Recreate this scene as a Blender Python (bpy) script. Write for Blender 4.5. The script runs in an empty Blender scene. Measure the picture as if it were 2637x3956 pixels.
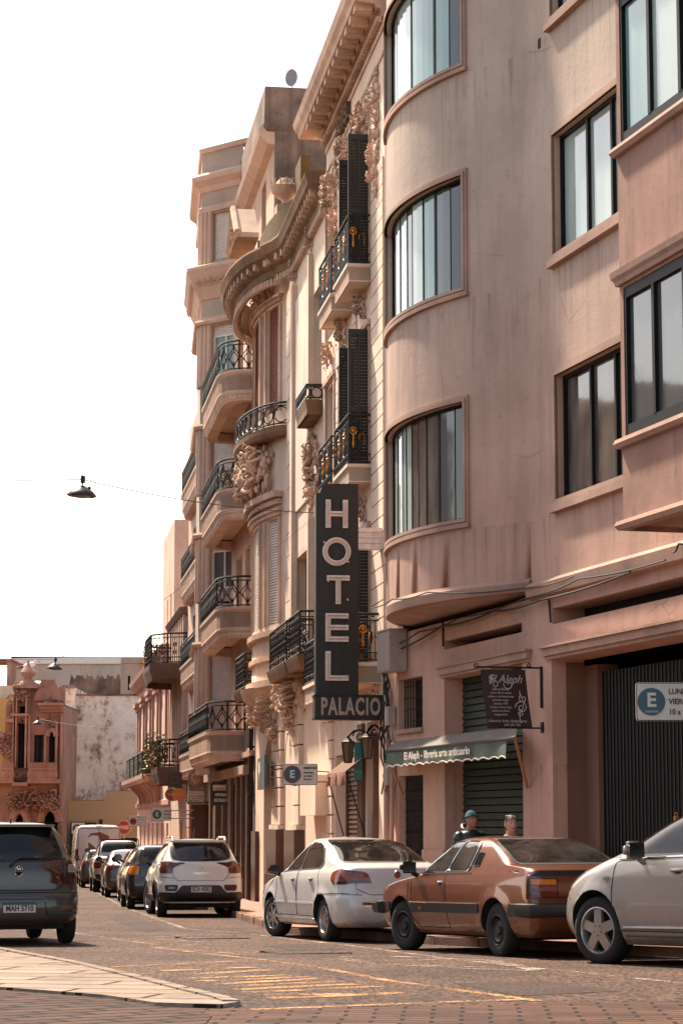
import bpy, bmesh, math, random
from mathutils import Vector, Matrix
from mathutils.bvhtree import BVHTree
from mathutils.geometry import delaunay_2d_cdt
R = math.radians
rnd = random.Random(7)
sc = bpy.context.scene
col = sc.collection

# ---------------------------------------------------------------- camera, sky, sun, exposure
FPX, PCX, PCY, HORIZON, CAMZ = 9000.0, 1318.5, 1978.0, 3180.0, 1.5
PITCH = math.atan((HORIZON - PCY) / FPX)
cam = bpy.data.objects.new('camera', bpy.data.cameras.new('camera')); col.objects.link(cam)
cam.location = (0, 0, CAMZ); cam.rotation_euler = (R(90) + PITCH, 0, 0)
cam.data.sensor_fit = 'VERTICAL'; cam.data.sensor_height = 36.0
cam.data.lens = FPX / 3956.0 * 36.0
cam.data.clip_start = 0.5; cam.data.clip_end = 3000
sc.camera = cam
SUN_AZ, SUN_EL = -30.0, 50.0
world = bpy.data.worlds.new('World'); sc.world = world; world.use_nodes = True
wn = world.node_tree; wn.nodes.clear()
sky = wn.nodes.new('ShaderNodeTexSky'); sky.sky_type = 'NISHITA'; sky.sun_disc = False
sky.sun_elevation = R(SUN_EL); sky.sun_rotation = R(360 + SUN_AZ)
sky.air_density = 1.0; sky.dust_density = 1.6; sky.ozone_density = 0.6
bg = wn.nodes.new('ShaderNodeBackground'); bg.inputs['Strength'].default_value = 0.135
wo = wn.nodes.new('ShaderNodeOutputWorld')
tint = wn.nodes.new('ShaderNodeMixRGB'); tint.blend_type = 'MULTIPLY'; tint.inputs[0].default_value = 1.0; tint.inputs[2].default_value = (1.0, .865, .73, 1)   # warm, hazy day
wn.links.new(sky.outputs[0], tint.inputs[1]); wn.links.new(tint.outputs[0], bg.inputs[0]); wn.links.new(bg.outputs[0], wo.inputs[0])
sd = bpy.data.lights.new('sun', 'SUN'); sd.energy = 3.9; sd.angle = R(3.0); sd.color = (1.0, 0.87, 0.70)
sun = bpy.data.objects.new('sun', sd); col.objects.link(sun)
sun_dir = Vector((math.sin(R(SUN_AZ)) * math.cos(R(SUN_EL)), math.cos(R(SUN_AZ)) * math.cos(R(SUN_EL)), math.sin(R(SUN_EL))))
sun.rotation_euler = sun_dir.to_track_quat('Z', 'Y').to_euler(); sun.location = (-20, 20, 40)
sc.view_settings.view_transform = 'Standard'; sc.view_settings.look = 'None'
sc.view_settings.exposure = 1.55; sc.view_settings.gamma = 1.0

# ---------------------------------------------------------------- measuring helpers
CP, SP = math.cos(PITCH), math.sin(PITCH)
DS = 2637.0 / 1568.0
def ray(x, y):
    a, b = (x * DS - PCX) / FPX, -(y * DS - PCY) / FPX
    return (a, CP - b * SP, SP + b * CP)
HT = [(-50, 1.2), (0, 1.2), (15, 1.3), (23, 1.40), (27, 1.5), (33, 1.62), (47, 1.86), (57, 2.02), (65, 2.12), (78, 2.28), (84, 2.36), (101, 2.55), (140, 2.9), (900, 6)]
def zg(Y):
    for (a, h), (b, k) in zip(HT, HT[1:]):
        if Y <= b: return CAMZ - (h + (k - h) * (Y - a) / (b - a))
    return CAMZ - 6
def ground(x, y, dz=0.0):
    d = ray(x, y); lo, hi = 2.0, 390.0
    for _ in range(50):
        m = (lo + hi) / 2
        if CAMZ + d[2] / d[1] * m > zg(m) + dz: lo = m
        else: hi = m
    return Vector((d[0] / d[1] * lo, lo, CAMZ + d[2] / d[1] * lo))
def atY(x, y, Y):
    d = ray(x, y); return Vector((d[0] / d[1] * Y, Y, CAMZ + d[2] / d[1] * Y))
class Fac:
    """a street front: origin, azimuth; local x runs away along it, local y out to the street"""
    def __init__(s, O, az):
        s.O = O; a = R(az); s.az = az; s.u = (-math.sin(a), math.cos(a)); s.n = (-math.cos(a), -math.sin(a))
    def uz(s, x, y, off=0.0):
        d = ray(x, y); k = (off + s.n[0] * s.O[0] + s.n[1] * s.O[1]) / (s.n[0] * d[0] + s.n[1] * d[1])
        X, Y = d[0] * k, d[1] * k
        return ((X - s.O[0]) * s.u[0] + (Y - s.O[1]) * s.u[1], CAMZ + d[2] * k)
    def U(s, x, off=0.0, y=1890): return s.uz(x, y, off)[0]
    def world(s, u, w, z=0): return Vector((s.O[0] + s.u[0] * u + s.n[0] * w, s.O[1] + s.u[1] * u + s.n[1] * w, z))
    def g(s, u, w=0): return zg(s.world(u, w).y)
FA = Fac((.72, 37.9), 15.6)
FB = Fac((.72, 37.9), 7.7)
FG = Fac((0, 137), 90)

# ---------------------------------------------------------------- objects
def tag(o, label=None, cat=None, group=None, kind=None):
    if label: o['label'] = label
    if cat: o['category'] = cat
    if group: o['group'] = group
    if kind: o['kind'] = kind
    return o
def empty(name, loc=(0, 0, 0), rz=0.0, label=None, cat=None, group=None, rot=None):
    o = bpy.data.objects.new(name, None); col.objects.link(o); o.empty_display_size = .2
    o.location = loc; o.rotation_euler = rot if rot else (0, 0, rz)
    return tag(o, label, cat, group)
def fac_root(name, fac, u=0, w=0, z=0, **k):
    p = fac.world(u, w, z); return empty(name, p, R(90 + fac.az), **k)
def copy_tree(o, parent=None):
    c = o.copy(); col.objects.link(c); c.parent = parent
    for ch in o.children: copy_tree(ch, c)
    return c

# ---------------------------------------------------------------- mesh builder
IDM = lambda s, z, d: (s, d, z)
def project(P):
    z = P[2] - CAMZ; dz = P[1] * CP + z * SP; up = -P[1] * SP + z * CP
    return ((PCX + FPX * P[0] / dz) / DS, (PCY - FPX * up / dz) / DS)
class MB:
    def __init__(s): s.v = []; s.f = []; s.m = []; s.cm = 0
    def add(s, vs, fs, m=None):
        b = len(s.v); s.v.extend([tuple(v) for v in vs])
        for f in fs: s.f.append(tuple(i + b for i in f)); s.m.append(s.cm if m is None else m)
        return s
    def box(s, x0, x1, y0, y1, z0, z1, m=None):
        x0, x1 = min(x0, x1), max(x0, x1); y0, y1 = min(y0, y1), max(y0, y1); z0, z1 = min(z0, z1), max(z0, z1)
        return s.add([(x0,y0,z0),(x1,y0,z0),(x1,y1,z0),(x0,y1,z0),(x0,y0,z1),(x1,y0,z1),(x1,y1,z1),(x0,y1,z1)],
              [(0,3,2,1),(4,5,6,7),(0,1,5,4),(1,2,6,5),(2,3,7,6),(3,0,4,7)], m)
    def mbox(s, mp, a0, a1, z0, z1, d0, d1, n=1, m=None):
        """box in the mapped space of a wall: along, up, out"""
        vs = []; fs = []
        for i in range(n + 1):
            a = a0 + (a1 - a0) * i / n
            vs += [mp(a, z0, d0), mp(a, z0, d1), mp(a, z1, d1), mp(a, z1, d0)]
        for i in range(n):
            b = i * 4
            for j in range(4):
                k = (j + 1) % 4; fs.append((b + j, b + k, b + 4 + k, b + 4 + j))
        fs += [(3, 2, 1, 0), (n*4, n*4+1, n*4+2, n*4+3)]
        return s.add(vs, fs, m)
    def prism(s, poly, z0, z1, m=None):
        n = len(poly); vs = [(x, y, z0) for x, y in poly] + [(x, y, z1) for x, y in poly]
        fs = [tuple(range(n - 1, -1, -1)), tuple(range(n, 2 * n))] + [(i, (i + 1) % n, (i + 1) % n + n, i + n) for i in range(n)]
        return s.add(vs, fs, m)
    def sweep(s, path, prof, closed=False, caps=True, m=None):
        """profile [(out, z)] carried along a plan path; out = left normal of travel"""
        n = len(path); k = len(prof); vs = []; fs = []
        for i, p in enumerate(path):
            a = path[i - 1] if (i or closed) else p; b = path[(i + 1) % n] if (i < n - 1 or closed) else p
            d1 = Vector((p[0] - a[0], p[1] - a[1])); d2 = Vector((b[0] - p[0], b[1] - p[1]))
            if d1.length < 1e-6: d1 = d2
            if d2.length < 1e-6: d2 = d1
            d1.normalize(); d2.normalize(); t = (d1 + d2)
            if t.length < 1e-6: t = d1
            t.normalize(); nn = Vector((-t.y, t.x)); c = max(.35, nn.dot(Vector((-d1.y, d1.x))))
            for o, z in prof: vs.append((p[0] + nn.x * o / c, p[1] + nn.y * o / c, z))
        for i in range(n if closed else n - 1):
            j = (i + 1) % n
            for q in range(k):
                r = (q + 1) % k; fs.append((i * k + q, i * k + r, j * k + r, j * k + q))
        if caps and not closed: fs += [tuple(range(k - 1, -1, -1)), tuple(range((n - 1) * k, n * k))]
        return s.add(vs, fs, m)
    def tube(s, pts, r, n=5, m=None, closed=False, r2=None):
        pts = [Vector(p) for p in pts]; N = len(pts); vs = []; fs = []; up = Vector((.123, .2, .97))
        for i, p in enumerate(pts):
            a = pts[i - 1] if (i or closed) else p; b = pts[(i + 1) % N] if (i < N - 1 or closed) else p
            t = b - a
            if t.length < 1e-9: t = Vector((0, 0, 1))
            t.normalize(); x = t.cross(up)
            if x.length < .05: x = t.cross(Vector((1, 0, 0)))
            x.normalize(); y = t.cross(x); rr = r if r2 is None else r + (r2 - r) * i / max(1, N - 1)
            for j in range(n):
                an = 2 * math.pi * j / n; vs.append(p + x * math.cos(an) * rr + y * math.sin(an) * rr)
        for i in range(N if closed else N - 1):
            k = (i + 1) % N
            for j in range(n): q = (j + 1) % n; fs.append((i * n + j, i * n + q, k * n + q, k * n + j))
        if not closed: fs += [tuple(range(n - 1, -1, -1)), tuple(range((N - 1) * n, N * n))]
        return s.add(vs, fs, m)
    def lathe(s, c, prof, n=16, m=None, axis='z', sq=1.0, cap=True):
        """prof [(radius, along)]"""
        vs = []; fs = []; k = len(prof)
        for i in range(n):
            a = 2 * math.pi * i / n; ca, sa = math.cos(a), math.sin(a)
            for r_, h in prof:
                if axis == 'z': vs.append((c[0] + r_ * ca, c[1] + r_ * sa * sq, c[2] + h))
                elif axis == 'y': vs.append((c[0] + r_ * ca, c[1] + h, c[2] + r_ * sa * sq))
                else: vs.append((c[0] + h, c[1] + r_ * ca, c[2] + r_ * sa * sq))
        for i in range(n):
            j = (i + 1) % n
            for q in range(k - 1): fs.append((i * k + q, j * k + q, j * k + q + 1, i * k + q + 1))
        if cap: fs.append(tuple(i * k for i in range(n))); fs.append(tuple(i * k + k - 1 for i in range(n - 1, -1, -1)))
        return s.add(vs, fs, m)
    def ball(s, c, rx, ry=None, rz=None, n=8, m=None, mat=None):
        ry = ry or rx; rz = rz or rx; k = max(3, n // 2 + 1); vs = []; fs = []
        for i in range(k + 1):
            t = math.pi * i / k
            for j in range(n):
                a = 2 * math.pi * j / n; p = Vector((rx * math.sin(t) * math.cos(a), ry * math.sin(t) * math.sin(a), rz * math.cos(t)))
                if mat: p = mat @ p
                vs.append((c[0] + p.x, c[1] + p.y, c[2] + p.z))
        for i in range(k):
            for j in range(n):
                q = (j + 1) % n; fs.append((i * n + j, i * n + q, (i + 1) * n + q, (i + 1) * n + j))
        return s.add(vs, fs, m)
    def wall(s, mp, ss, zs, holes, depth, d=0.0, m=None, mr=None):
        """front sheet with real openings and their reveals"""
        S = sorted(set([round(x, 4) for x in ss] + [round(h[i], 4) for h in holes for i in (0, 1)]))
        Z = sorted(set([round(x, 4) for x in zs] + [round(h[i], 4) for h in holes for i in (2, 3)]))
        S = [x for x in S if ss[0] - 1e-4 <= x <= ss[-1] + 1e-4]; Z = [x for x in Z if zs[0] - 1e-4 <= x <= zs[-1] + 1e-4]
        for a, b in zip(S, S[1:]):
            for c, e in zip(Z, Z[1:]):
                ma, mz = (a + b) / 2, (c + e) / 2
                if any(h[0] < ma < h[1] and h[2] < mz < h[3] for h in holes): continue
                s.add([mp(a, c, d), mp(b, c, d), mp(b, e, d), mp(a, e, d)], [(3, 2, 1, 0)], m)
        for h in holes:
            hs = [x for x in S if h[0] - 1e-4 <= x <= h[1] + 1e-4]; mm = m if mr is None else mr
            for zz, fl in ((h[2], 1), (h[3], 0)):
                for a, b in zip(hs, hs[1:]): s.add([mp(a, zz, d), mp(b, zz, d), mp(b, zz, d - depth), mp(a, zz, d - depth)], [(0, 1, 2, 3)], mm)
            for a in (h[0], h[1]): s.add([mp(a, h[2], d), mp(a, h[3], d), mp(a, h[3], d - depth), mp(a, h[2], d - depth)], [(0, 1, 2, 3)], mm)
        return s
    def build(s, name, mats, parent=None, smooth=False, label=None, tex=None):
        me = bpy.data.meshes.new(name); me.from_pydata(s.v, [], s.f)
        for mt in (mats if isinstance(mats, (list, tuple)) else [mats]): me.materials.append(mt)
        me.polygons.foreach_set('material_index', s.m)
        me.validate()
        bm = bmesh.new(); bm.from_mesh(me); bmesh.ops.remove_doubles(bm, verts=bm.verts, dist=1e-5); bmesh.ops.recalc_face_normals(bm, faces=bm.faces); bm.to_mesh(me); bm.free()
        if smooth: me.shade_smooth(); me.set_sharp_from_angle(angle=R(40))
        o = bpy.data.objects.new(name, me); col.objects.link(o); o.parent = parent
        if label: o['label'] = label
        return o
def arc(cx, cy, rx, ry, a0, a1, n):
    return [(cx + rx * math.cos(R(a0 + (a1 - a0) * i / n)), cy + ry * math.sin(R(a0 + (a1 - a0) * i / n))) for i in range(n + 1)]
def text_mesh(name, body, size, mat, parent, loc, rot, extrude=.004, sx=1.0, align='CENTER', shear=0.0, offset=0.0, spacing=1.0):
    cu = bpy.data.curves.new(name, 'FONT'); cu.body = body; cu.size = size; cu.align_x = align; cu.align_y = 'CENTER'
    cu.extrude = extrude; cu.shear = shear; cu.offset = offset; cu.resolution_u = 3; cu.space_character = spacing
    t = bpy.data.objects.new('tmp', cu); col.objects.link(t)
    dg = bpy.context.evaluated_depsgraph_get(); me = bpy.data.meshes.new_from_object(t.evaluated_get(dg))
    bpy.data.objects.remove(t); me.materials.clear(); me.materials.append(mat); me.name = name
    o = bpy.data.objects.new(name, me); col.objects.link(o); o.parent = parent; o.location = loc; o.rotation_euler = rot; o.scale = (sx, 1, 1)
    return o

# ---------------------------------------------------------------- materials
MATS = {}
def newmat(name):
    m = bpy.data.materials.new(name); m.use_nodes = True; nt = m.node_tree; nt.nodes.clear()
    o = nt.nodes.new('ShaderNodeOutputMaterial'); b = nt.nodes.new('ShaderNodeBsdfPrincipled'); nt.links.new(b.outputs[0], o.inputs[0])
    return m, nt, b
def N(nt, t, **k):
    n = nt.nodes.new('ShaderNode' + t)
    for a, v in k.items():
        if a in n.inputs: n.inputs[a].default_value = v
        else: setattr(n, a, v)
    return n
def noise(nt, co, scale, detail=4, rough=.6, sx=(1, 1, 1)):
    mp = N(nt, 'Mapping'); mp.inputs['Scale'].default_value = sx; nt.links.new(co, mp.inputs[0])
    n = N(nt, 'TexNoise', Scale=scale, Detail=detail, Roughness=rough); nt.links.new(mp.outputs[0], n.inputs['Vector']); return n.outputs[0]
def ramp(nt, v, a, b, ca=(0, 0, 0, 1), cb=(1, 1, 1, 1)):
    r_ = N(nt, 'ValToRGB'); r_.color_ramp.elements[0].position = a; r_.color_ramp.elements[1].position = b
    r_.color_ramp.elements[0].color = ca; r_.color_ramp.elements[1].color = cb; nt.links.new(v, r_.inputs[0]); return r_.outputs[0]
def mixc(nt, f, a, b, mode='MIX'):
    x = N(nt, 'MixRGB', blend_type=mode)
    for i, v in ((0, f), (1, a), (2, b)):
        if isinstance(v, (int, float)): x.inputs[i].default_value = v
        elif isinstance(v, tuple): x.inputs[i].default_value = v if len(v) == 4 else v + (1,)
        else: nt.links.new(v, x.inputs[i])
    return x.outputs[0]
def bump(nt, b, v, strength, dist=.01, prev=None):
    n = N(nt, 'Bump', Strength=strength, Distance=dist); nt.links.new(v, n.inputs['Height'])
    if prev: nt.links.new(prev, n.inputs['Normal'])
    nt.links.new(n.outputs[0], b.inputs['Normal']); return n.outputs[0]
def simple(name, c, rough=.5, metal=0.0, var=.25, scale=8.0, bmp=.0, coat=0.0, spec=.5, emit=None):
    if name in MATS: return MATS[name]
    m, nt, b = newmat(name); tc = N(nt, 'TexCoord').outputs['Object']
    if var > 0:
        v = noise(nt, tc, scale, 5, .65); k = mixc(nt, ramp(nt, v, .3, .75), tuple(x * (1 - var) for x in c), tuple(min(1, x * (1 + var * .5)) for x in c))
        nt.links.new(k, b.inputs['Base Color'])
        if bmp: bump(nt, b, noise(nt, tc, scale * 6, 4, .7), bmp)
    else: b.inputs['Base Color'].default_value = c + (1,)
    b.inputs['Roughness'].default_value = rough; b.inputs['Metallic'].default_value = metal
    b.inputs['Coat Weight'].default_value = coat; b.inputs['Coat Roughness'].default_value = .04; b.inputs['Specular IOR Level'].default_value = spec
    MATS[name] = m; return m
def plaster(name, c, dirt=(.10, .07, .05), streak=.35, patch=.25, bmp=.35, rough=.9, courses=0.0, cdark=.5, stain=.0, fine=60.0, patchc=None, upper=None, drip=None):
    """painted render: blotches, rain streaks, fine grain; optional masonry courses as real grooves in bump"""
    if name in MATS: return MATS[name]
    m, nt, b = newmat(name); tc = N(nt, 'TexCoord').outputs['Object']
    v1 = noise(nt, tc, .7, 6, .62); v2 = noise(nt, tc, 2.2, 5, .7, (1, 1, .10)); v3 = noise(nt, tc, fine, 3, .6); v4 = noise(nt, tc, 5.0, 6, .7)
    k = mixc(nt, ramp(nt, v1, .35, .7), tuple(x * (1 - patch) for x in c), patchc or tuple(min(.9, x * (1 + patch * .6)) for x in c))
    if upper:                                            # warm bounce off the street painted in: pinker low down, paler higher up
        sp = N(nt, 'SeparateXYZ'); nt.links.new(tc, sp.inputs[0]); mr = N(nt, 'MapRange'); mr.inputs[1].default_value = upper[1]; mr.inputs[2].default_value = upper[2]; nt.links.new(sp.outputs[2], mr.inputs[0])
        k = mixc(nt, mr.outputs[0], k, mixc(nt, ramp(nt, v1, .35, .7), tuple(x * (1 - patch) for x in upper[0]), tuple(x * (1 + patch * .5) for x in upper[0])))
    s1 = N(nt, 'Math', operation='MULTIPLY'); nt.links.new(ramp(nt, v2, .5, .8), s1.inputs[0]); s1.inputs[1].default_value = streak
    k = mixc(nt, s1.outputs[0], k, dirt)
    if drip:                                             # rain drips hanging from each line of sills, and hairline cracks
        sp2 = N(nt, 'SeparateXYZ'); nt.links.new(tc, sp2.inputs[0]); fr2 = N(nt, 'Math', operation='MULTIPLY_ADD'); nt.links.new(sp2.outputs[2], fr2.inputs[0]); fr2.inputs[1].default_value = 1 / drip[1]; fr2.inputs[2].default_value = -drip[0] / drip[1] + 10
        fc = N(nt, 'Math', operation='FRACT'); nt.links.new(fr2.outputs[0], fc.inputs[0])
        dm = N(nt, 'Math', operation='MULTIPLY'); nt.links.new(ramp(nt, fc.outputs[0], .62, 1.0), dm.inputs[0]); nt.links.new(ramp(nt, noise(nt, tc, 7.0, 4, .7, (1, 1, .035)), .52, .70), dm.inputs[1])
        dk = N(nt, 'Math', operation='MULTIPLY'); nt.links.new(dm.outputs[0], dk.inputs[0]); dk.inputs[1].default_value = .75; k = mixc(nt, dk.outputs[0], k, dirt)
        vo = N(nt, 'TexVoronoi', Scale=.42, feature='DISTANCE_TO_EDGE'); wp = N(nt, 'VectorMath', operation='MULTIPLY_ADD'); nt.links.new(N(nt, 'TexNoise', Scale=2.2, Detail=7).outputs['Color'], wp.inputs[0]); wp.inputs[1].default_value = (.9, .9, .9); nt.links.new(tc, wp.inputs[2]); nt.links.new(wp.outputs[0], vo.inputs['Vector'])
        cm_ = N(nt, 'Math', operation='MULTIPLY'); nt.links.new(ramp(nt, vo.outputs['Distance'], .0, .006, (1, 1, 1, 1), (0, 0, 0, 1)), cm_.inputs[0]); nt.links.new(ramp(nt, noise(nt, tc, .5, 2, .5), .52, .62), cm_.inputs[1])
        ck = N(nt, 'Math', operation='MULTIPLY'); nt.links.new(cm_.outputs[0], ck.inputs[0]); ck.inputs[1].default_value = .6; k = mixc(nt, ck.outputs[0], k, dirt)
    s2 = N(nt, 'Math', operation='MULTIPLY'); nt.links.new(ramp(nt, v4, .58, .72), s2.inputs[0]); s2.inputs[1].default_value = .18 + stain
    k = mixc(nt, s2.outputs[0], k, dirt)
    k = mixc(nt, .12, k, v3, 'OVERLAY')
    nt.links.new(k, b.inputs['Base Color']); b.inputs['Roughness'].default_value = rough; b.inputs['Specular IOR Level'].default_value = .25
    n1 = bump(nt, b, v3, bmp, .006); bump(nt, b, v4, bmp * .6, .02, n1)
    MATS[name] = m; return m
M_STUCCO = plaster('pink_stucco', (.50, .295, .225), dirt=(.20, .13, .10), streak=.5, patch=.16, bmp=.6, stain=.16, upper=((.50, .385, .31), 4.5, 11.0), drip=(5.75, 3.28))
M_SILL = plaster('worn_sill', (.42, .26, .20), dirt=(.12, .06, .04), streak=.4, patch=.3)
M_FRAMEST = plaster('moulded_frame', (.43, .28, .215), dirt=(.12, .06, .04), streak=.2)
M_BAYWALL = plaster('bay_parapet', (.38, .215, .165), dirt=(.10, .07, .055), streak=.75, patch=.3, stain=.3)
M_HOTEL = plaster('cream_stucco', (.76, .58, .45), dirt=(.24, .15, .10), streak=.3, patch=.12)
M_HOTELD = plaster('carved_stone', (.60, .40, .29), dirt=(.13, .07, .045), streak=.4, patch=.35, stain=.2)
M_NOUV = plaster('pale_stone', (.74, .56, .43), dirt=(.22, .14, .10), streak=.35, patch=.18)
M_CORN = plaster('stained_cornice', (.25, .14, .08), dirt=(.05, .035, .02), streak=.9, patch=.5, stain=.4)
M_MOSS = plaster('mossy_parapet', (.12, .065, .02), dirt=(.05, .045, .015), streak=.6, patch=.5, stain=.5)
M_DECO = plaster('rose_stucco', (.60, .41, .31), dirt=(.17, .10, .07), streak=.4, patch=.2)
M_DECOG = plaster('grey_patched_render', (.48, .39, .31), dirt=(.14, .10, .08), streak=.5, patch=.35, patchc=(.50, .36, .29))
M_DARKW = plaster('blackened_party_wall', (.20, .15, .12), dirt=(.035, .028, .025), streak=.8, patch=.5, stain=.4, patchc=(.34, .22, .17))
M_BROWN = plaster('brown_render', (.17, .09, .062), dirt=(.06, .035, .025), streak=.4, patch=.25)
M_GRAN = plaster('dark_granite_base', (.10, .045, .032), dirt=(.02, .012, .01), streak=.2, patch=.4, rough=.28, bmp=.1)
M_PINK = plaster('light_pink_render', (.66, .44, .36), dirt=(.25, .14, .10), streak=.3, patch=.12)
M_PINKD = plaster('pink_trim', (.50, .29, .22), dirt=(.15, .08, .06), streak=.4, patch=.2)
M_OCHRE = plaster('ochre_wall', (.50, .33, .175), dirt=(.28, .17, .09), streak=.2, patch=.1)
M_YEL = plaster('yellow_wall', (.62, .36, .11), dirt=(.3, .15, .05), streak=.2, patch=.1)
M_PALE = plaster('pale_render', (.50, .42, .35), dirt=(.2, .14, .1), streak=.35, patch=.15)
M_RED = plaster('terracotta_stucco', (.42, .215, .145), dirt=(.07, .03, .02), streak=.55, patch=.3, stain=.25)
M_STEP = plaster('stone_step', (.34, .22, .17), streak=.2)
M_BLACK = simple('black_iron', (.010, .009, .008), .45, .3, .3)
M_GOLD = simple('gilded_iron', (.62, .25, .05), .4, .6, .4)
M_DKFRAME = simple('dark_metal_frame', (.010, .009, .009), .6, 0, .2, spec=.2)
M_SHUT = simple('charcoal_shutter', (.018, .017, .016), .55, 0, .3)
M_SHUTR = simple('red_brown_blind', (.30, .072, .030), .7, 0, .45, 14)
M_SHUTP = simple('pale_roller_blind', (.68, .57, .49), .6, 0, .2, 4)
M_SHUTB = simple('brown_roller_shutter', (.12, .058, .032), .38, .35, .3)
M_GREEN = simple('green_roller_shutter', (.013, .030, .016), .5, .1, .35, 4)
M_WOOD = simple('brown_wood', (.13, .055, .030), .5, 0, .4, 5)
M_GATE = simple('dark_gate', (.012, .0095, .008), .5, .3, .35)
M_VOID = simple('dark_interior', (.008, .007, .006), .9, 0, .2)
M_CREAMP = simple('cream_paint', (.62, .45, .35), .5, 0, .15)
M_CABLE = simple('cable_rubber', (.02, .017, .015), .7, 0, .2)
M_WHITE = simple('white_paint', (.74, .68, .62), .5, 0, .12)
def glass(name, c, rough=.06, spec=.45, var=.3, scale=1.5):
    m, nt, b = newmat(name); tc = N(nt, 'TexCoord').outputs['Object']
    v = noise(nt, tc, scale, 3, .5, (1, 1, .35))
    nt.links.new(mixc(nt, ramp(nt, v, .3, .7), tuple(x * (1 - var) for x in c), c), b.inputs['Base Color'])
    b.inputs['Roughness'].default_value = rough; b.inputs['Specular IOR Level'].default_value = spec; b.inputs['Coat Weight'].default_value = .15; b.inputs['Coat Roughness'].default_value = .03
    bump(nt, b, noise(nt, tc, 3, 2, .5), .05, .02)
    return m
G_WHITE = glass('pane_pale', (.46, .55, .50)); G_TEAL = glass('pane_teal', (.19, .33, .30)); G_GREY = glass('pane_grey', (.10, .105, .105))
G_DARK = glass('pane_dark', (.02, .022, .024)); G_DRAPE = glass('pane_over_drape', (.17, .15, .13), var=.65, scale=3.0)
G_SHOP = glass('shop_glass', (.02, .018, .016), .08)

# ---------------------------------------------------------------- ground
def asphalt(name, c1, c2, scale, bmp, rough=.82, spec=.16):
    m, nt, b = newmat(name); tc = N(nt, 'TexCoord').outputs['Object']
    vo = N(nt, 'TexVoronoi', Scale=scale); nt.links.new(tc, vo.inputs['Vector'])
    v = noise(nt, tc, scale * .55, 5, .8, (1, .35, 1)); big = noise(nt, tc, .35, 5, .6); mid = noise(nt, tc, 2.5, 4, .6, (1, .35, 1))
    k = mixc(nt, ramp(nt, v, .42, .60), c1, c2); k = mixc(nt, .25, k, ramp(nt, vo.outputs['Color'], .0, 1.0, (.35, .35, .35, 1), (.75, .75, .75, 1)), 'OVERLAY')
    k = mixc(nt, ramp(nt, big, .42, .62, (0, 0, 0, 1), (.45, .45, .45, 1)), k, tuple(x * .55 for x in c1)); k = mixc(nt, ramp(nt, mid, .55, .75, (0, 0, 0, 1), (.4, .4, .4, 1)), k, tuple(x * .5 for x in c1))
    nt.links.new(k, b.inputs['Base Color']); b.inputs['Roughness'].default_value = rough; b.inputs['Specular IOR Level'].default_value = spec
    n1 = bump(nt, b, v, bmp, .012); bump(nt, b, vo.outputs['Distance'], bmp * .4, .010, n1)
    return m
M_ROAD = asphalt('asphalt', (.010, .0055, .0038), (.160, .084, .056), 40, .9)
def tiles(name, c1, c2, mortar, bw, bh, rot=0.0, msize=.012, bmp=.8, rough=.9):
    m, nt, b = newmat(name); tc = N(nt, 'TexCoord').outputs['Object']
    mp = N(nt, 'Mapping'); mp.inputs['Rotation'].default_value = (0, 0, R(rot)); nt.links.new(tc, mp.inputs[0])
    dn = noise(nt, tc, 1.2, 3, .5); ad = N(nt, 'VectorMath', operation='MULTIPLY_ADD'); nt.links.new(dn, ad.inputs[0]); ad.inputs[1].default_value = (.06, .06, 0); nt.links.new(mp.outputs[0], ad.inputs[2])
    br = N(nt, 'TexBrick', Scale=1.0); br.inputs['Brick Width'].default_value = bw; br.inputs['Row Height'].default_value = bh; br.inputs['Mortar Size'].default_value = msize; br.inputs['Mortar Smooth'].default_value = .3
    br.inputs['Color1'].default_value = c1 + (1,); br.inputs['Color2'].default_value = c2 + (1,); br.inputs['Mortar'].default_value = mortar + (1,); br.inputs['Bias'].default_value = 0
    nt.links.new(ad.outputs[0], br.inputs['Vector'])
    v = noise(nt, tc, 22, 5, .7); v5 = noise(nt, tc, 2.0, 5, .65)
    k = mixc(nt, .55, br.outputs[0], ramp(nt, v, .3, .75, (.3, .3, .3, 1), (.75, .75, .75, 1)), 'OVERLAY')
    k = mixc(nt, ramp(nt, v5, .5, .7, (0, 0, 0, 1), (.5, .5, .5, 1)), k, mortar)
    nt.links.new(k, b.inputs['Base Color']); b.inputs['Roughness'].default_value = rough; b.inputs['Specular IOR Level'].default_value = .15
    inv = N(nt, 'Math', operation='SUBTRACT'); inv.inputs[0].default_value = 1; nt.links.new(br.outputs['Fac'], inv.inputs[1])
    n1 = bump(nt, b, inv.outputs[0], bmp, .02); bump(nt, b, v, bmp * .6, .012, n1)
    return m
M_PAVER = tiles('brick_pavers', (.105, .050, .034), (.060, .030, .022), (.010, .007, .006), .40, .20, 3, .017)
M_PAVER2 = tiles('corner_brick_pavers', (.085, .043, .031), (.052, .028, .021), (.008, .006, .005), .50, .24, -38, .030, 1.0)
M_WALK = tiles('pink_pavement_tiles', (.36, .20, .155), (.30, .17, .13), (.14, .08, .06), .4, .4, -10, .008, .3)
M_SLAB = tiles('pale_pavement_slabs', (.29, .22, .17), (.21, .155, .118), (.03, .02, .015), 1.7, .55, 12, .028, .9)
M_KERB = plaster('kerb_granite', (.22, .12, .085), dirt=(.05, .03, .02), streak=.1, patch=.6, bmp=1.0, stain=.4, fine=30)
M_LINE = None
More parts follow.
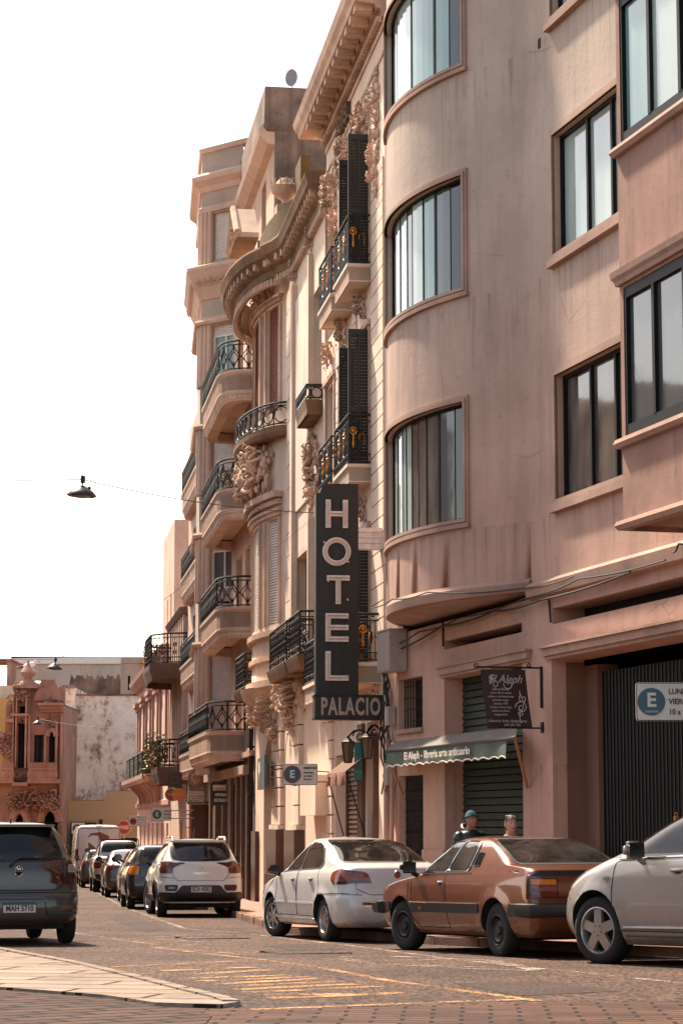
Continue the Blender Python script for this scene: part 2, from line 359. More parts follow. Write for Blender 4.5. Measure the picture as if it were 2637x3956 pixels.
def worn(name, c, lo=.42, hi=.55, scale=28):
    m, nt, b = newmat(name); tc = N(nt, 'TexCoord').outputs['Object']
    v = noise(nt, tc, scale, 5, .75); v2 = noise(nt, tc, 2.2, 3, .6)
    a = N(nt, 'Math', operation='ADD'); nt.links.new(v, a.inputs[0]); s = N(nt, 'Math', operation='MULTIPLY_ADD'); nt.links.new(v2, s.inputs[0]); s.inputs[1].default_value = .5; s.inputs[2].default_value = -.25; nt.links.new(s.outputs[0], a.inputs[1])
    nt.links.new(ramp(nt, a.outputs[0], lo, hi), b.inputs['Alpha']); b.inputs['Base Color'].default_value = c + (1,); b.inputs['Roughness'].default_value = .7
    bump(nt, b, v, .5, .01); return m
M_YLINE = worn('worn_yellow_paint', (.62, .27, .07), .48, .62); M_WLINE = worn('worn_white_paint', (.50, .37, .29), .50, .64)

def sheet(name, poly, mat, dz, kind='structure', res=1.2, skirt=0.0, jit=0.0):
    """polygon in plan draped on the sloping ground at height dz"""
    xs = [p[0] for p in poly]; ys = [p[1] for p in poly]
    pts = [Vector(p) for p in poly]; n = len(pts); edges = [(i, (i + 1) % n) for i in range(n)]
    out = []
    for i in range(n):
        a, b = pts[i], pts[(i + 1) % n]; k = max(1, int((b - a).length / res))
        for j in range(k): out.append(a.lerp(b, j / k))
    m = len(out); allp = list(out)
    x = min(xs) + res / 2
    while x < max(xs):
        y = min(ys) + res / 2
        while y < max(ys): allp.append(Vector((x, y))); y += res
        x += res
    vs, es, fs, *_ = delaunay_2d_cdt(allp, [(i, (i + 1) % m) for i in range(m)], [list(range(m))], 1, 1e-5)
    me = bpy.data.meshes.new(name)
    V = [(v.x, v.y, zg(v.y) + dz) for v in vs]; Fc = [tuple(f) for f in fs]
    if skirt:
        cnt = {}
        for f in Fc:
            for i in range(len(f)): cnt[(f[i], f[(i + 1) % len(f)])] = 1
        for (a, b) in list(cnt):
            if (b, a) not in cnt:
                k = len(V); V += [(V[a][0], V[a][1], V[a][2] - skirt), (V[b][0], V[b][1], V[b][2] - skirt)]; Fc.append((b, a, k, k + 1))
    me.from_pydata(V, [], Fc); me.materials.append(mat); me.validate()
    bm = bmesh.new(); bm.from_mesh(me); bmesh.ops.recalc_face_normals(bm, faces=bm.faces)
    if sum(f.normal.z for f in bm.faces) < 0: bmesh.ops.reverse_faces(bm, faces=bm.faces)
    bm.to_mesh(me); bm.free()
    o = bpy.data.objects.new(name, me); col.objects.link(o)
    if kind: o['kind'] = kind
    return o
gm = MB(); gy = [-60, -20, 0, 8] + [10 + 2 * i for i in range(68)] + [150, 200, 300, 500, 900]
for a, b in zip(gy, gy[1:]):
    for xa, xb in ((-400, -60), (-60, 0), (0, 60), (60, 400)): gm.add([(xa, a, zg(a)), (xb, a, zg(a)), (xb, b, zg(b)), (xa, b, zg(b))], [(0, 1, 2, 3)])
o = gm.build('road', M_ROAD); o['kind'] = 'structure'
KERB = [(12, 11), (6.0, 22.3), (3.31, 27.2), (1.21, 31.0), (-.98, 36.4), (-1.87, 44.7)]
KERB += [tuple(FB.world(u, 1.55).xy) for u in (14, 30, 50, 70, 90, 97)]
FRONT = [tuple(FB.world(u, -.3).xy) for u in (97, 60, 20, 9.5, 0)] + [tuple(FA.world(u, -1.2).xy) for u in (-.2, -8, -16, -30)]
sheet('sidewalk', KERB[1:] + FRONT, M_WALK, .115)
kb = MB(); prev = None
for (a, b) in zip(KERB, KERB[1:]):
    va, vb = Vector(a), Vector(b); L = (vb - va).length; k = max(1, int(L / .95)); t = (vb - va).normalized(); nrm = Vector((-t.y, t.x))
    for j in range(k):
        p, q = va.lerp(vb, j / k) + t * .006, va.lerp(vb, (j + 1) / k) - t * .006; h = .118 + rnd.uniform(-.012, .012); o_ = rnd.uniform(-.012, .012); w = .16
        P = [p + nrm * o_, q + nrm * o_, q - nrm * w, p - nrm * w]; cz = .02; ins = .018
        lo = [(v.x, v.y, zg(v.y) - .1) for v in P]; mid = [(v.x, v.y, zg(v.y) + h - cz) for v in P]
        c = sum((Vector((v.x, v.y)) for v in P), Vector((0, 0))) / 4
        hi = [(v.x + (c.x - v.x) * .08, v.y + (c.y - v.y) * .03, zg(v.y) + h) for v in P]
        kb.add(lo + mid + hi, [(0,1,5,4),(1,2,6,5),(2,3,7,6),(3,0,4,7),(4,5,9,8),(5,6,10,9),(6,7,11,10),(7,4,8,11),(8,9,10,11)])
o = kb.build('kerb', M_KERB); o['kind'] = 'structure'
def G2(x, y): v = ground(x / DS, y / DS); return (v.x, v.y)      # full-size photograph pixels
def G2h(x, y, dz): v = ground(x / DS, y / DS, dz); return (v.x, v.y)
# raised pavement corner at the left with its pale kerb, brick crossing in front
cornr = [G2h(-900, 3600, .04), G2h(-200, 3628, .04), G2h(0, 3661, .04), G2h(300, 3716, .04), G2h(560, 3775, .04), G2h(760, 3825, .04), G2h(880, 3852, .04), G2h(925, 3868, .04), G2h(850, 3880, .04), G2h(600, 3872, .04), G2h(400, 3842, .04), G2h(0, 3812, .04), G2h(-900, 3760, .04)]
sheet('pavement_corner', cornr, M_SLAB, .04, res=.5, skirt=.08)
kc = MB(); pth = [cornr[i] for i in range(1, 8)]
kc.sweep([(p[0], p[1]) for p in pth], [(-.13, 0), (-.13, .055), (0.0, .050), (.02, .0)])
kc.v = [(x, y, z + zg(y)) for x, y, z in kc.v]; o = kc.build('pavement_corner_kerb', M_SLAB); o['kind'] = 'structure'
sheet('brick_crossing', [G2(930, 3905), G2(1500, 3893), G2(2100, 3880), G2(2900, 3868), (5, 6), (-5, 6), G2(-600, 3830), G2(0, 3822), G2(400, 3852), G2(640, 3885), G2(880, 3890)], M_PAVER, .010, res=.8)
sheet('corner_brick_paving', [G2(-600, 3838), G2(0, 3829), G2(390, 3860), G2(600, 3893), G2(820, 3930), G2(700, 4100), (-.6, 9), (-6, 9)], M_PAVER2, .016, res=.6)
def stripe(name, pts, w, mat, dz=.005, n=3):
    P = [Vector(p) for p in pts]; poly = []
    L, Rr = [], []
    for i, p in enumerate(P):
        a = P[max(0, i - 1)]; b = P[min(len(P) - 1, i + 1)]; t = (b - a).normalized(); nn = Vector((-t.y, t.x)) * w / 2
        L.append(tuple(p + nn)); Rr.append(tuple(p - nn))
    return sheet(name, L + Rr[::-1], mat, dz, res=.9)
stripe('road_marking', [G2(590, 3660), G2(1000, 3707), G2(1500, 3790), G2(2075, 3868)], .11, M_YLINE)
stripe('road_marking', [G2(975, 3906), G2(1500, 3885), G2(2030, 3866)], .12, M_YLINE, .012)
stripe('road_marking', [G2(430, 3737), G2(900, 3715), G2(1010, 3711)], .09, M_YLINE)
for i, (a, b) in enumerate([((760, 3764), (1040, 3748)), ((720, 3782), (1120, 3769)), ((840, 3803), (1240, 3782)), ((920, 3824), (1370, 3803)), ((1020, 3846), (1560, 3838)), ((1040, 3858), (1480, 3842)), ((640, 3752), (980, 3738)), ((780, 3792), (1180, 3775)), ((880, 3813), (1300, 3793)), ((960, 3835), (1460, 3812))]):
    stripe('road_marking', [G2(*a), G2(*b)], .19, M_YLINE)
stripe('road_marking', [G2(0, 3560), G2(200, 3592), G2(600, 3650)], .09, M_WLINE)
stripe('road_marking', [G2(315, 3400), G2(360, 3440), G2(470, 3500), G2(620, 3555), G2(720, 3590), G2(980, 3610), G2(1400, 3660), G2(2000, 3735), G2(2637, 3800)], .10, M_WLINE)
stripe('road_marking', [G2(320, 3447), G2(430, 3452)], .12, M_WLINE)
for dx in (0,):
    for a, b in (((1310, 3697), (1480, 3694)), ((1480, 3694), (1900, 3712)), ((1310, 3702), (1420, 3722)), ((1420, 3722), (1780, 3742)), ((1780, 3742), (2070, 3752)), ((1900, 3712), (2070, 3750)), ((1500, 3712), (1760, 3706)), ((1520, 3726), (1880, 3738))):
        stripe('road_marking', [G2(*a), G2(*b)], .17, M_WLINE)
for a, b in (((590, 3620), (720, 3614)), ((600, 3628), (780, 3640)), ((760, 3648), (690, 3658)), ((1130, 3676), (1290, 3676)), ((680, 3668), (980, 3690))):
    stripe('road_marking', [G2(*a), G2(*b)], .09, M_WLINE)

# iron cover let into the road, tar repairs
M_TAR = asphalt('tar_repair', (.020, .011, .008), (.090, .050, .036), 50, .6)
sheet('road_patch', [G2(1010, 3655), G2(1160, 3650), G2(1330, 3668), G2(1180, 3678)], M_TAR, .003); sheet('road_patch', [G2(500, 3530), G2(640, 3590), G2(560, 3600), G2(420, 3545)], M_TAR, .003); sheet('road_patch', [G2(1750, 3800), G2(2100, 3790), G2(2400, 3830), G2(2000, 3848)], M_TAR, .003)
for (x_, y_, lb) in ((1180, 3682, 'worn iron cover plate in the road before the white sedan'), (820, 3625, 'small iron cover plate in the road between white hatchback and yellow hatching')):
    p_ = ground(x_ / DS, y_ / DS); r_ = empty('manhole_cover', (p_.x, p_.y, p_.z), R(20), lb, 'cover plate'); m_ = MB(); m_.box(-.42, .42, -.3, .3, -.05, .012); m_.box(-.46, .46, -.34, -.31, -.05, .016); m_.box(-.46, .46, .31, .34, -.05, .016)
    for i_ in range(7): m_.box(-.38 + i_ * .12, -.34 + i_ * .12, -.26, .26, .012, .017)
    m_.build('plate', simple('cast_iron', (.10, .07, .055), .35, .6, .4), r_)
# ================================================================ building helpers
def rel(parent): return parent
class Bld:
    """one street-front building; meshes are drawn in front coordinates (along, out, height) and hung under its Empty"""
    def __init__(s, name, fac, u, label, cat='building', group=None, z=None):
        s.fac = fac; s.o = Vector((u, 0, fac.g(u) if z is None else z))
        s.root = empty(name, fac.world(u, 0, s.o.z), R(90 + fac.az), label, cat, group)
    def parts(s, mb, name, mats, parent=None, smooth=False):
        """every separate piece of the builder becomes a part of its own"""
        pa = list(range(len(mb.v)))
        def fd(i):
            while pa[i] != i: pa[i] = pa[pa[i]]; i = pa[i]
            return i
        for f in mb.f:
            for i in f[1:]: pa[fd(i)] = fd(f[0])
        gr = {}
        for f, m in zip(mb.f, mb.m): gr.setdefault(fd(f[0]), []).append((f, m))
        for k in gr:
            n = MB(); mp = {}
            for f, m in gr[k]:
                for i in f:
                    if i not in mp: mp[i] = len(n.v); n.v.append(mb.v[i])
                n.f.append(tuple(mp[i] for i in f)); n.m.append(m)
            s.put(n, name, mats, parent, smooth)
    def put(s, mb, name, mats, parent=None, smooth=False, label=None):
        mb.v = [(x - s.o.x, y - s.o.y, z - s.o.z) for x, y, z in mb.v]
        return mb.build(name, mats, parent or s.root, smooth, label)
    def text(s, name, body, size, mat, u, w, z, facing='street', parent=None, **k):
        # facing street: reads from the street side (+local y); facing near: reads from the camera end (-local x)
        rot = (R(90), 0, R(180)) if facing == 'street' else (R(90), 0, R(-90))
        return text_mesh(name, body, size, mat, parent or s.root, (u - s.o.x, w - s.o.y, z - s.o.z), rot, **k)
def arcmap(uc, half, sag):
    Rr = (half * half + sag * sag) / (2 * sag); hf = math.asin(half / Rr); w0 = sag - Rr
    def mp(s, z, d):
        a = s / Rr - hf; return (uc + (Rr + d) * math.sin(a), w0 + (Rr + d) * math.cos(a), z)
    return mp, 2 * hf * Rr
def segmap(p, q):
    p, q = Vector(p), Vector(q); t = (q - p).normalized(); n = Vector((-t.y, t.x))
    def mp(s, z, d): v = p + t * s + n * d; return (v.x, v.y, z)
    return mp, (q - p).length
def moulding(mb, mp, s0, s1, z0, z1, wd, pr, n=1, inner=.03, bottom=True, m=None):
    """architrave round an opening, two steps"""
    for k, (a, p) in enumerate(((wd, pr), (wd * .55, pr * 1.6))):
        mb.mbox(mp, s0 - a, s0 - .002, z0, z1, -.01, p, 1, m); mb.mbox(mp, s1 + .002, s1 + a, z0, z1, -.01, p, 1, m)
        mb.mbox(mp, s0 - a, s1 + a, z1 + .002, z1 + a, -.01, p, n, m)
        if bottom: mb.mbox(mp, s0 - a, s1 + a, z0 - a, z0 - .002, -.01, p, n, m)
def window(b, mp, s0, s1, z0, z1, rec, cuts, mats, fw=.045, n=1, name='window', fmat=None, cm=.05, rails=(), md=None, thick=()):
    """frame with mullions as the part, its panes as the sub-part; cuts = inner mullion positions, mats = one glass per bay"""
    f = MB(); d0, d1 = -rec - .04, -rec + .03
    f.mbox(mp, s0, s0 + fw, z0, z1, d0, d1); f.mbox(mp, s1 - fw, s1, z0, z1, d0, d1)
    f.mbox(mp, s0 + fw, s1 - fw, z1 - fw, z1, d0, d1 - .002, n); f.mbox(mp, s0 + fw, s1 - fw, z0, z0 + fw, d0, d1 - .002, n)
    for i_, c in enumerate(cuts): cw_ = .06 if i_ in thick else cm; f.mbox(mp, c - cw_ / 2, c + cw_ / 2, z0 + fw, z1 - fw, d0, (d1 + .004) if md is None else -rec + md)
    for zz in rails: f.mbox(mp, s0 + fw, s1 - fw, zz - cm / 2, zz + cm / 2, d0, d1, n)
    fo = b.put(f, name, fmat or M_DKFRAME)
    g = MB(); E_ = [s0 + fw] + list(cuts) + [s1 - fw]; ms = []
    for i, (a, c) in enumerate(zip(E_, E_[1:])):
        mm = mats[i % len(mats)]
        if mm not in ms: ms.append(mm)
        k = max(1, int(n * (c - a) / max(.01, s1 - s0) + .5))
        g.mbox(mp, a + .01, c - .01, z0 + fw, z1 - fw, -rec - .03, -rec - .012 - .004 * (i % 3), k, ms.index(mm))
    b.put(g, 'pane', ms, fo)
    return fo
def slats(mb, mp, s0, s1, z0, z1, d, pitch=.07, th=.02, n=1, tilt=.02, m=None):
    k = max(1, int((z1 - z0) / pitch)); p = (z1 - z0) / k
    for i in range(k):
        z = z0 + i * p; vs = []; fs = []
        for j in range(n + 1):
            a = s0 + (s1 - s0) * j / n
            vs += [mp(a, z + p * .12, d + tilt), mp(a, z + p * .95, d), mp(a, z + p * .95, d - th), mp(a, z + p * .05, d - th)]
        for j in range(n):
            q = j * 4
            for e in range(4): r_ = (e + 1) % 4; fs.append((q + e, q + r_, q + 4 + r_, q + 4 + e))
        fs += [(3, 2, 1, 0), (n*4, n*4+1, n*4+2, n*4+3)]
        mb.add(vs, fs, m)
def scroll(cx, cz, r, turns=1.3, a0=0, n=14, fl=1):
    return [(cx + fl * r * (1 - .75 * i / n) * math.cos(a0 + turns * 2 * math.pi * i / n), cz + r * (1 - .75 * i / n) * math.sin(a0 + turns * 2 * math.pi * i / n)) for i in range(n + 1)]
def onpath(path, t):
    """point at arc length t on a plan path"""
    for a, c in zip(path, path[1:]):
        L = math.dist(a, c)
        if t <= L or c is path[-1]:
            k = t / L if L else 0; return (a[0] + (c[0] - a[0]) * k, a[1] + (c[1] - a[1]) * k)
        t -= L
def plen(path): return sum(math.dist(a, c) for a, c in zip(path, path[1:]))
def railing(b, parent, path, z0, z1, style, mat=None, r=.012, gold=True):
    mat = mat or M_BLACK; mb = MB(); g = MB(); L = plen(path); h = z1 - z0
    P = lambda t, z: (lambda q: (q[0], q[1], z))(onpath(path, min(max(t, 0), L)))
    K = max(2, int(L / .25)) if len(path) > 3 else 1
    def along(z, rr): 
        pts = [(p[0], p[1], z) for p in path]; mb.tube(pts, rr, 6)
    along(z1, r * 1.9); along(z0 + .04, r * 1.3); along(z1 - h * .13, r)
    mb.tube([P(0, z0), P(0, z1)], r * 1.6); mb.tube([P(L, z0), P(L, z1)], r * 1.6)
    acc = 0
    for a, c in zip(path, path[1:]):
        acc += math.dist(a, c)
        if math.dist(a, c) > .35 and acc < L - .1: mb.tube([(c[0], c[1], z0), (c[0], c[1], z1)], r * 1.5)
    if style == 'greek':
        along(z0 + h * .2, r); k = max(2, int(L / .085))
        for i in range(k + 1): mb.tube([P(L * i / k, z0 + .04), P(L * i / k, z1 - h * .13)], r * .75, 4)
        for i in range(k):
            t = L * (i + .5) / k
            if i % 2: mb.tube([P(t - .03, z1 - h * .05), P(t + .03, z1 - h * .05)], r, 4)
        kk = max(1, int(L / .55))
        for i in range(kk):
            t = L * (i + .5) / kk; zc = z0 + h * .52
            ov = [P(t + .15 * math.cos(a * math.pi / 8), zc + h * .30 * math.sin(a * math.pi / 8)) for a in range(16)]
            mb.tube(ov, r * 1.2, 5, closed=True)
            g.tube([P(t + .06 * math.cos(a * math.pi / 5), zc + .13 + .06 * math.sin(a * math.pi / 5)) for a in range(10)], r * 1.3, 5, closed=True)
            g.ball(P(t, zc + .13), .035); g.tube([P(t, zc + .08), P(t, zc - .16)], .022, 6, r2=.008); g.ball(P(t, zc - .10), .025, .025, .07)
            for s_ in (-1, 1): g.tube([P(t + s_ * .15 + .05 * math.cos(a), zc - .02 + .12 * math.sin(a)) for a in (0, .8, 1.6, 2.4, 3.1, 3.9)], r * .9, 4)
    elif style == 'deco':
        k = max(2, int(round(L / .42))); st = L / k
        for i in range(k):
            t = st * (i + .5); zt = z1 - h * .13; zb = z0 + .04
            for s_ in (-1, 1):
                mb.tube([P(t + s_ * st * (.5 - .5 * math.cos(math.pi * q / 8)) * .98, zb + (zt - zb) * q / 8) for q in range(9)], r * 1.0, 5)
                mb.tube([P(t + s_ * st * .28 * math.sin(math.pi * q / 6), zb + (zt - zb) * (.15 + .55 * q / 6)) for q in range(7)], r * .9, 5)
            mb.tube([P(t, zb), P(t, zb + (zt - zb) * .3)], r, 5); mb.tube([P(t, zt), P(t, zb + (zt - zb) * .7)], r, 5)
    elif style == 'circles':
        k = max(2, int(round(L / (h * .78)))); st = L / k
        for i in range(k):
            t = st * (i + .5); zc = z0 + h * .48; rr = min(st * .44, h * .40)
            mb.tube([P(t + rr * math.cos(a * math.pi / 7), zc + rr * math.sin(a * math.pi / 7)) for a in range(14)], r * 1.1, 5, closed=True)
            if i: mb.tube([P(st * i, z0), P(st * i, z1 - h * .13)], r * 1.1, 5)
    elif style == 'scroll':
        k = max(2, int(round(L / .33))); st = L / k; along(z0 + h * .2, r)
        for i in range(k + 1): mb.tube([P(st * i, z0), P(st * i, z1)], r * .9, 5)
        for i in range(k):
            t = st * (i + .5)
            for s_ in (-1, 1):
                for zc, q in ((.36, 1), (.62, -1)):
                    mb.tube([P(t + s_ * x * .9, z0 + h * zc + q * z) for x, z in scroll(.0, 0, st * .26, 1.2, 1.5 * q)], r * .8, 4)
            mb.ball(P(t, z0 + h * .5), .03, .03, .05, 6)
            mb.ball(P(t, z0 + h * .8), .025, .025, .03, 6)
    else:
        k = max(2, int(L / .12))
        for i in range(k + 1): mb.tube([P(L * i / k, z0), P(L * i / k, z1)], r * .8, 4)
        if style == 'banded': 
            for f in (.25, .3, .7, .75): along(z0 + h * f, r * .9)
    o = b.put(mb, 'railing', mat, parent, True)
    if g.v: b.put(g, 'gilded_ornament', M_GOLD, parent, True)
    return o
def carving(mb, mp, s, z, w, h, dep, seed, n=26, m=None):
    """swags, scrolls and leaves in relief"""
    q = random.Random(seed)
    tall = max(h, w) > 2.5 * min(h, w); n = int(n * 1.8)
    for i in range(n):
        a = s + q.uniform(-w, w) / 2; c = z + q.uniform(-h, h) / 2; edge = 1 - .6 * abs(a - s) / (w / 2)
        rr = q.uniform(*((.09, .18) if tall else (.04, .09))) * min(w, h); p = Vector(mp(a, c, dep * edge * q.uniform(.0, .35 if tall else .8)))
        mb.ball(p, rr * q.uniform(.6, 1.1), rr * q.uniform(.5, 1), rr * q.uniform(.8, 1.9), 7, m, Matrix.Rotation(q.uniform(-1, 1), 3, 'Y'))
    for i in range(max(4, n // 5)):
        a = s + q.uniform(-w, w) * .36; c = z + q.uniform(-h, h) * .36; fl = q.choice((-1, 1)); r0 = q.uniform(.13, .22) * min(w, h)
        mb.tube([mp(x, y, dep * (.6 + .3 * math.sin(j))) for j, (x, y) in enumerate(scroll(a, c, r0, 1.4, q.uniform(0, 6), 12, fl))], r0 * .22, 6, m, r2=r0 * .1)
def CV(b, *a, **k):
    m_ = MB(); carving(m_, *a, **k); b.put(m_, 'carved_ornament', M_HOTELD, smooth=True)
def balcony_box(b, path, zt, zb, prof, mat, name='balcony', w_in=0.0):
    """slab/apron following a plan path, closed back to the wall"""
    mb = MB(); mb.sweep(path, prof)
    poly = list(path) + [(path[-1][0], w_in), (path[0][0], w_in)]
    mb.prism(poly[::-1] if False else poly, zb, zt)
    return b.put(mb, name, mat)

# ================================================================ A: the near pink building with the round bay
A = Bld('pink_stucco_building', FA, -.1, 'modern pink stucco building with a curved window bay over a green roller shutter', 'building')
BM, BL = arcmap(-3.9, 2.94, .9)
g0 = FA.g(-8) - .3
qa = lambda x, y, o=0: FA.uz(x, y, o)
def sx(px, z=9.8, rec=-.1):
    lo, hi = .2, 4.6
    for _ in range(40):
        m = (lo + hi) / 2; u_, w_, z_ = BM(m, z, rec); P = FA.world(u_, w_, z_)
        if project(P)[0] > px: lo = m
        else: hi = m
    return lo
GAR = (-16.9, -7.57, g0, 3.63); SHT = (-6.43, -3.04, g0, 3.66); DOR = (-1.97, -.70, g0, 2.24); GRL = (-1.97, -.70, 2.97, 3.76)
SL1 = (-16.9, -7.63, 4.09, 4.30); SL2 = (-6.45, -3.06, 4.08, 4.21)
w = MB(); w.wall(IDM, (-17, 0), (g0, 4.50), [GAR, SHT, DOR, GRL, SL1, SL2], .45)
lv = ((5.63, 7.44), (8.92, 10.71), (12.2, 14.0))
FW = [(-12.6, -7.90, a + .08, b_ - .08) for a, b_ in lv]
w.wall(IDM, (-17, -6.84), (4.50, 21), FW, .22)
BH = [(1.22, 4.96, a + .08, b_ - .08) for a, b_ in lv]
w.wall(BM, [BL * i / 40 for i in range(41)], (4.70, 21), BH, .2)
w.wall(IDM, (-.96, 0.0), (4.50, 21), [], .1)
w.prism([(-17, 0), (-17, -9), (0, -9), (0, 0)], 21, 21.3)                    # roof
w.add([(-17, 0, g0), (-17, -9, g0), (-17, -9, 21), (-17, 0, 21)], [(0, 1, 2, 3)]); w.add([(0, 0, g0), (0, -9, g0), (0, -9, 21), (0, 0, 21)], [(3, 2, 1, 0)])
w.add([(-17, -9, g0), (0, -9, g0), (0, -9, 21), (-17, -9, 21)], [(0, 1, 2, 3)])
w.add([BM(BL * i / 40, 4.70, 0) for i in range(41)] + [(-.96, -.2, 4.70), (-6.84, -.2, 4.70)], [tuple(range(43))])
w.mbox(IDM, -1.97, -1.94, 2.24, 2.97, -.45, -.002)
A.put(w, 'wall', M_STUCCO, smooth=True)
fl = MB(); fl.box(-16.95, -.02, -8.9, -.46, 4.5, 4.6); A.put(fl, 'floor_slab', M_VOID)
bx = MB(); bx.box(-16.9, -7.5, -1.6, -1.5, g0, 3.7); bx.box(-16.9, -7.0, -.52, -.46, 4.0, 4.4); bx.box(-6.6, -2.9, -.52, -.46, 4.0, 4.3); A.parts(bx, 'dark_recess', M_VOID)
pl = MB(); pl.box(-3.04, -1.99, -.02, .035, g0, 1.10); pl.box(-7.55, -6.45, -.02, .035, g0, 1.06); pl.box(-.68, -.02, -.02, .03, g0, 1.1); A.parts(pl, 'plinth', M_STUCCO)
lg = MB(); lp = [(-17, 0), (-6.9, 0)]; prof = [(-.02, 4.46), (.10, 4.48), (.12, 4.64), (.04, 4.70), (-.02, 4.70)]
lg.sweep(lp, prof)
bb = [BM(BL * i / 40, 0, 0)[:2] for i in range(41)]
lg.sweep(bb, [(-.25, 4.60), (.03, 4.60), (.05, 4.72), (.01, 4.78), (-.25, 4.78)])
lg.prism([(p[0] * .98 - .078, p[1] - .08) for p in bb] + [(-1.1, -.3), (-6.7, -.3)], 4.59, 4.66)
A.put(lg, 'string_course', M_SILL, smooth=True)
fr = MB()
for a, b_ in lv:
    moulding(fr, BM, 1.22, 4.96, a + .08, b_ - .08, .09, .035, 28, m=0); moulding(fr, IDM, -12.6, -7.90, a + .08, b_ - .08, .11, .03, 1, m=0)
    fr.mbox(BM, 1.11, 5.07, a - .05, a + .01, 0, .06, 28, 1); fr.mbox(IDM, -12.7, -7.76, a - .09, a + .01, 0, .09, 1, 1)
A.put(fr, 'window_surround', [M_FRAMEST, M_SILL], smooth=False)
for k, (a, b_) in enumerate(lv):
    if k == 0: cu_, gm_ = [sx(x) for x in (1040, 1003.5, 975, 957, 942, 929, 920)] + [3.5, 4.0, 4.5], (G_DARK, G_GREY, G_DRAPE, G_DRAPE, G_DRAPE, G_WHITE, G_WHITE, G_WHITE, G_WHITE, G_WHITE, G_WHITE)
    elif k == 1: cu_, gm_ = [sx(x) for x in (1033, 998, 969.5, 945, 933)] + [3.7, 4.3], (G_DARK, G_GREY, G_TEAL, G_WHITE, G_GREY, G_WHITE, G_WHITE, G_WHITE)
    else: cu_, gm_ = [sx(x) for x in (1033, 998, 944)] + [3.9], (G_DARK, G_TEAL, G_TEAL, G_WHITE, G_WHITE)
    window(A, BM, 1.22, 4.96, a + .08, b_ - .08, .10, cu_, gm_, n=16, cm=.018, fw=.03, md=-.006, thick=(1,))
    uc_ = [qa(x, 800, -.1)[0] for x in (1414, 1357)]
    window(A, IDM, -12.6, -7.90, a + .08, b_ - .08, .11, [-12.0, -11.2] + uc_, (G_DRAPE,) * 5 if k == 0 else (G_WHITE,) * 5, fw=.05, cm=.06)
# box bay on the right
bxp = [(-17.0, .95), (-12.38, .95), (-12.38, -.05)]
bw = MB(); SM, SLn = segmap((-17, .95), (-12.38, .95)); EM, ELn = segmap((-12.38, .95), (-12.38, -.05))
hs = [(.1, 4.52, a + .08, b_) for a, b_ in ((5.70, 7.46), (9.05, 10.85))]
bw.wall(SM, (0, SLn), (4.80, 11.6), hs, .12); bw.wall(EM, (0, ELn), (4.80, 11.6), [], .1); bw.prism([(-17, -.05), (-17, .95), (-12.38, .95), (-12.38, -.05)], 4.78, 4.80)
bw.prism([(-17, -.05), (-17, .95), (-12.38, .95), (-12.38, -.05)], 11.6, 11.7)
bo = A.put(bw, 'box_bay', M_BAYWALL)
bs = MB()
for z in (4.72, 5.64, 8.99): bs.sweep(bxp, [(-.03, z), (.05, z + .01), (.08, z + .06), (.06, z + .11), (-.03, z + .13)])
for z in (7.50, 10.9): bs.sweep(bxp, [(-.03, z), (.04, z), (.05, z + .05), (.08, z + .09), (.09, z + .16), (-.03, z + .20)])
A.put(bs, 'bay_ledge', M_SILL, bo)
for a, b_, mt in ((5.70, 7.46, G_GREY), (9.05, 10.85, G_TEAL)):
    window(A, SM, .1, 4.59, a + .08, b_, .04, (1.0, 2.0, 2.9, 3.72), (mt, mt, mt, G_WHITE if a > 8 else mt, mt), fw=.12, cm=.07)
# small vent hole, ground-floor mouldings
v = MB(); c_ = qa(1238, 100); v.box(c_[0] - .05, c_[0] + .05, -.03, .006, c_[1] - .07, c_[1] + .07); A.put(v, 'vent', M_VOID)
lm = MB()
lm.mbox(IDM, -6.80, -2.92, 3.66, 3.70, 0, .03); lm.mbox(IDM, -6.80, -2.92, 3.70, 3.80, 0, .07); lm.mbox(IDM, -6.84, -2.9, 3.80, 3.83, 0, .10)
lm.mbox(IDM, -17, -7.40, 3.633, 3.68, 0, .04); lm.mbox(IDM, -17, -7.40, 3.68, 3.78, 0, .08); lm.mbox(IDM, -17, -7.36, 3.78, 3.81, 0, .12)
lm.mbox(IDM, -2.0, -.66, 2.90, 2.965, 0, .05)
A.put(lm, 'lintel', M_SILL)
s_ = MB(); slats(s_, IDM, -6.43, -3.04, g0, 3.66, -.30, .105, .02, tilt=.022); A.put(s_, 'roller_shutter', M_GREEN)
s_ = MB()
for i in range(13): s_.tube([(-1.94 + i * .1, -.12, g0), (-1.94 + i * .1, -.12, 2.24)], .014, 5)
for z in [g0 + .3 + .32 * i for i in range(8)]:
    for i in range(12): s_.tube([(-1.94 + i * .1, -.10, z), (-1.84 + i * .1, -.10, z + .16)], .008, 4); s_.tube([(-1.84 + i * .1, -.10, z), (-1.94 + i * .1, -.10, z + .16)], .008, 4)
s_.box(-1.97, -.7, -.40, -.36, g0, 2.24); A.put(s_, 'folding_gate', M_GATE)
s_ = MB()
for i in range(9): s_.tube([(-1.9 + i * .145, -.10, 2.97), (-1.9 + i * .145, -.10, 3.76)], .009, 5)
for i in range(4): s_.tube([(-1.97, -.09, 3.1 + i * .18), (-.7, -.09, 3.1 + i * .18)], .008, 5)
s_.box(-1.97, -.7, -.33, -.30, 2.97, 3.76); A.put(s_, 'window_grille', M_GATE)
gj = MB(); gj.box(-8.02, -7.575, -.75, -.46, g0, 3.55); gj.box(-7.572, -7.56, -.46, -.2, g0, 3.6); A.put(gj, 'garage_jamb', M_BROWN)
gg = MB()
k = 26
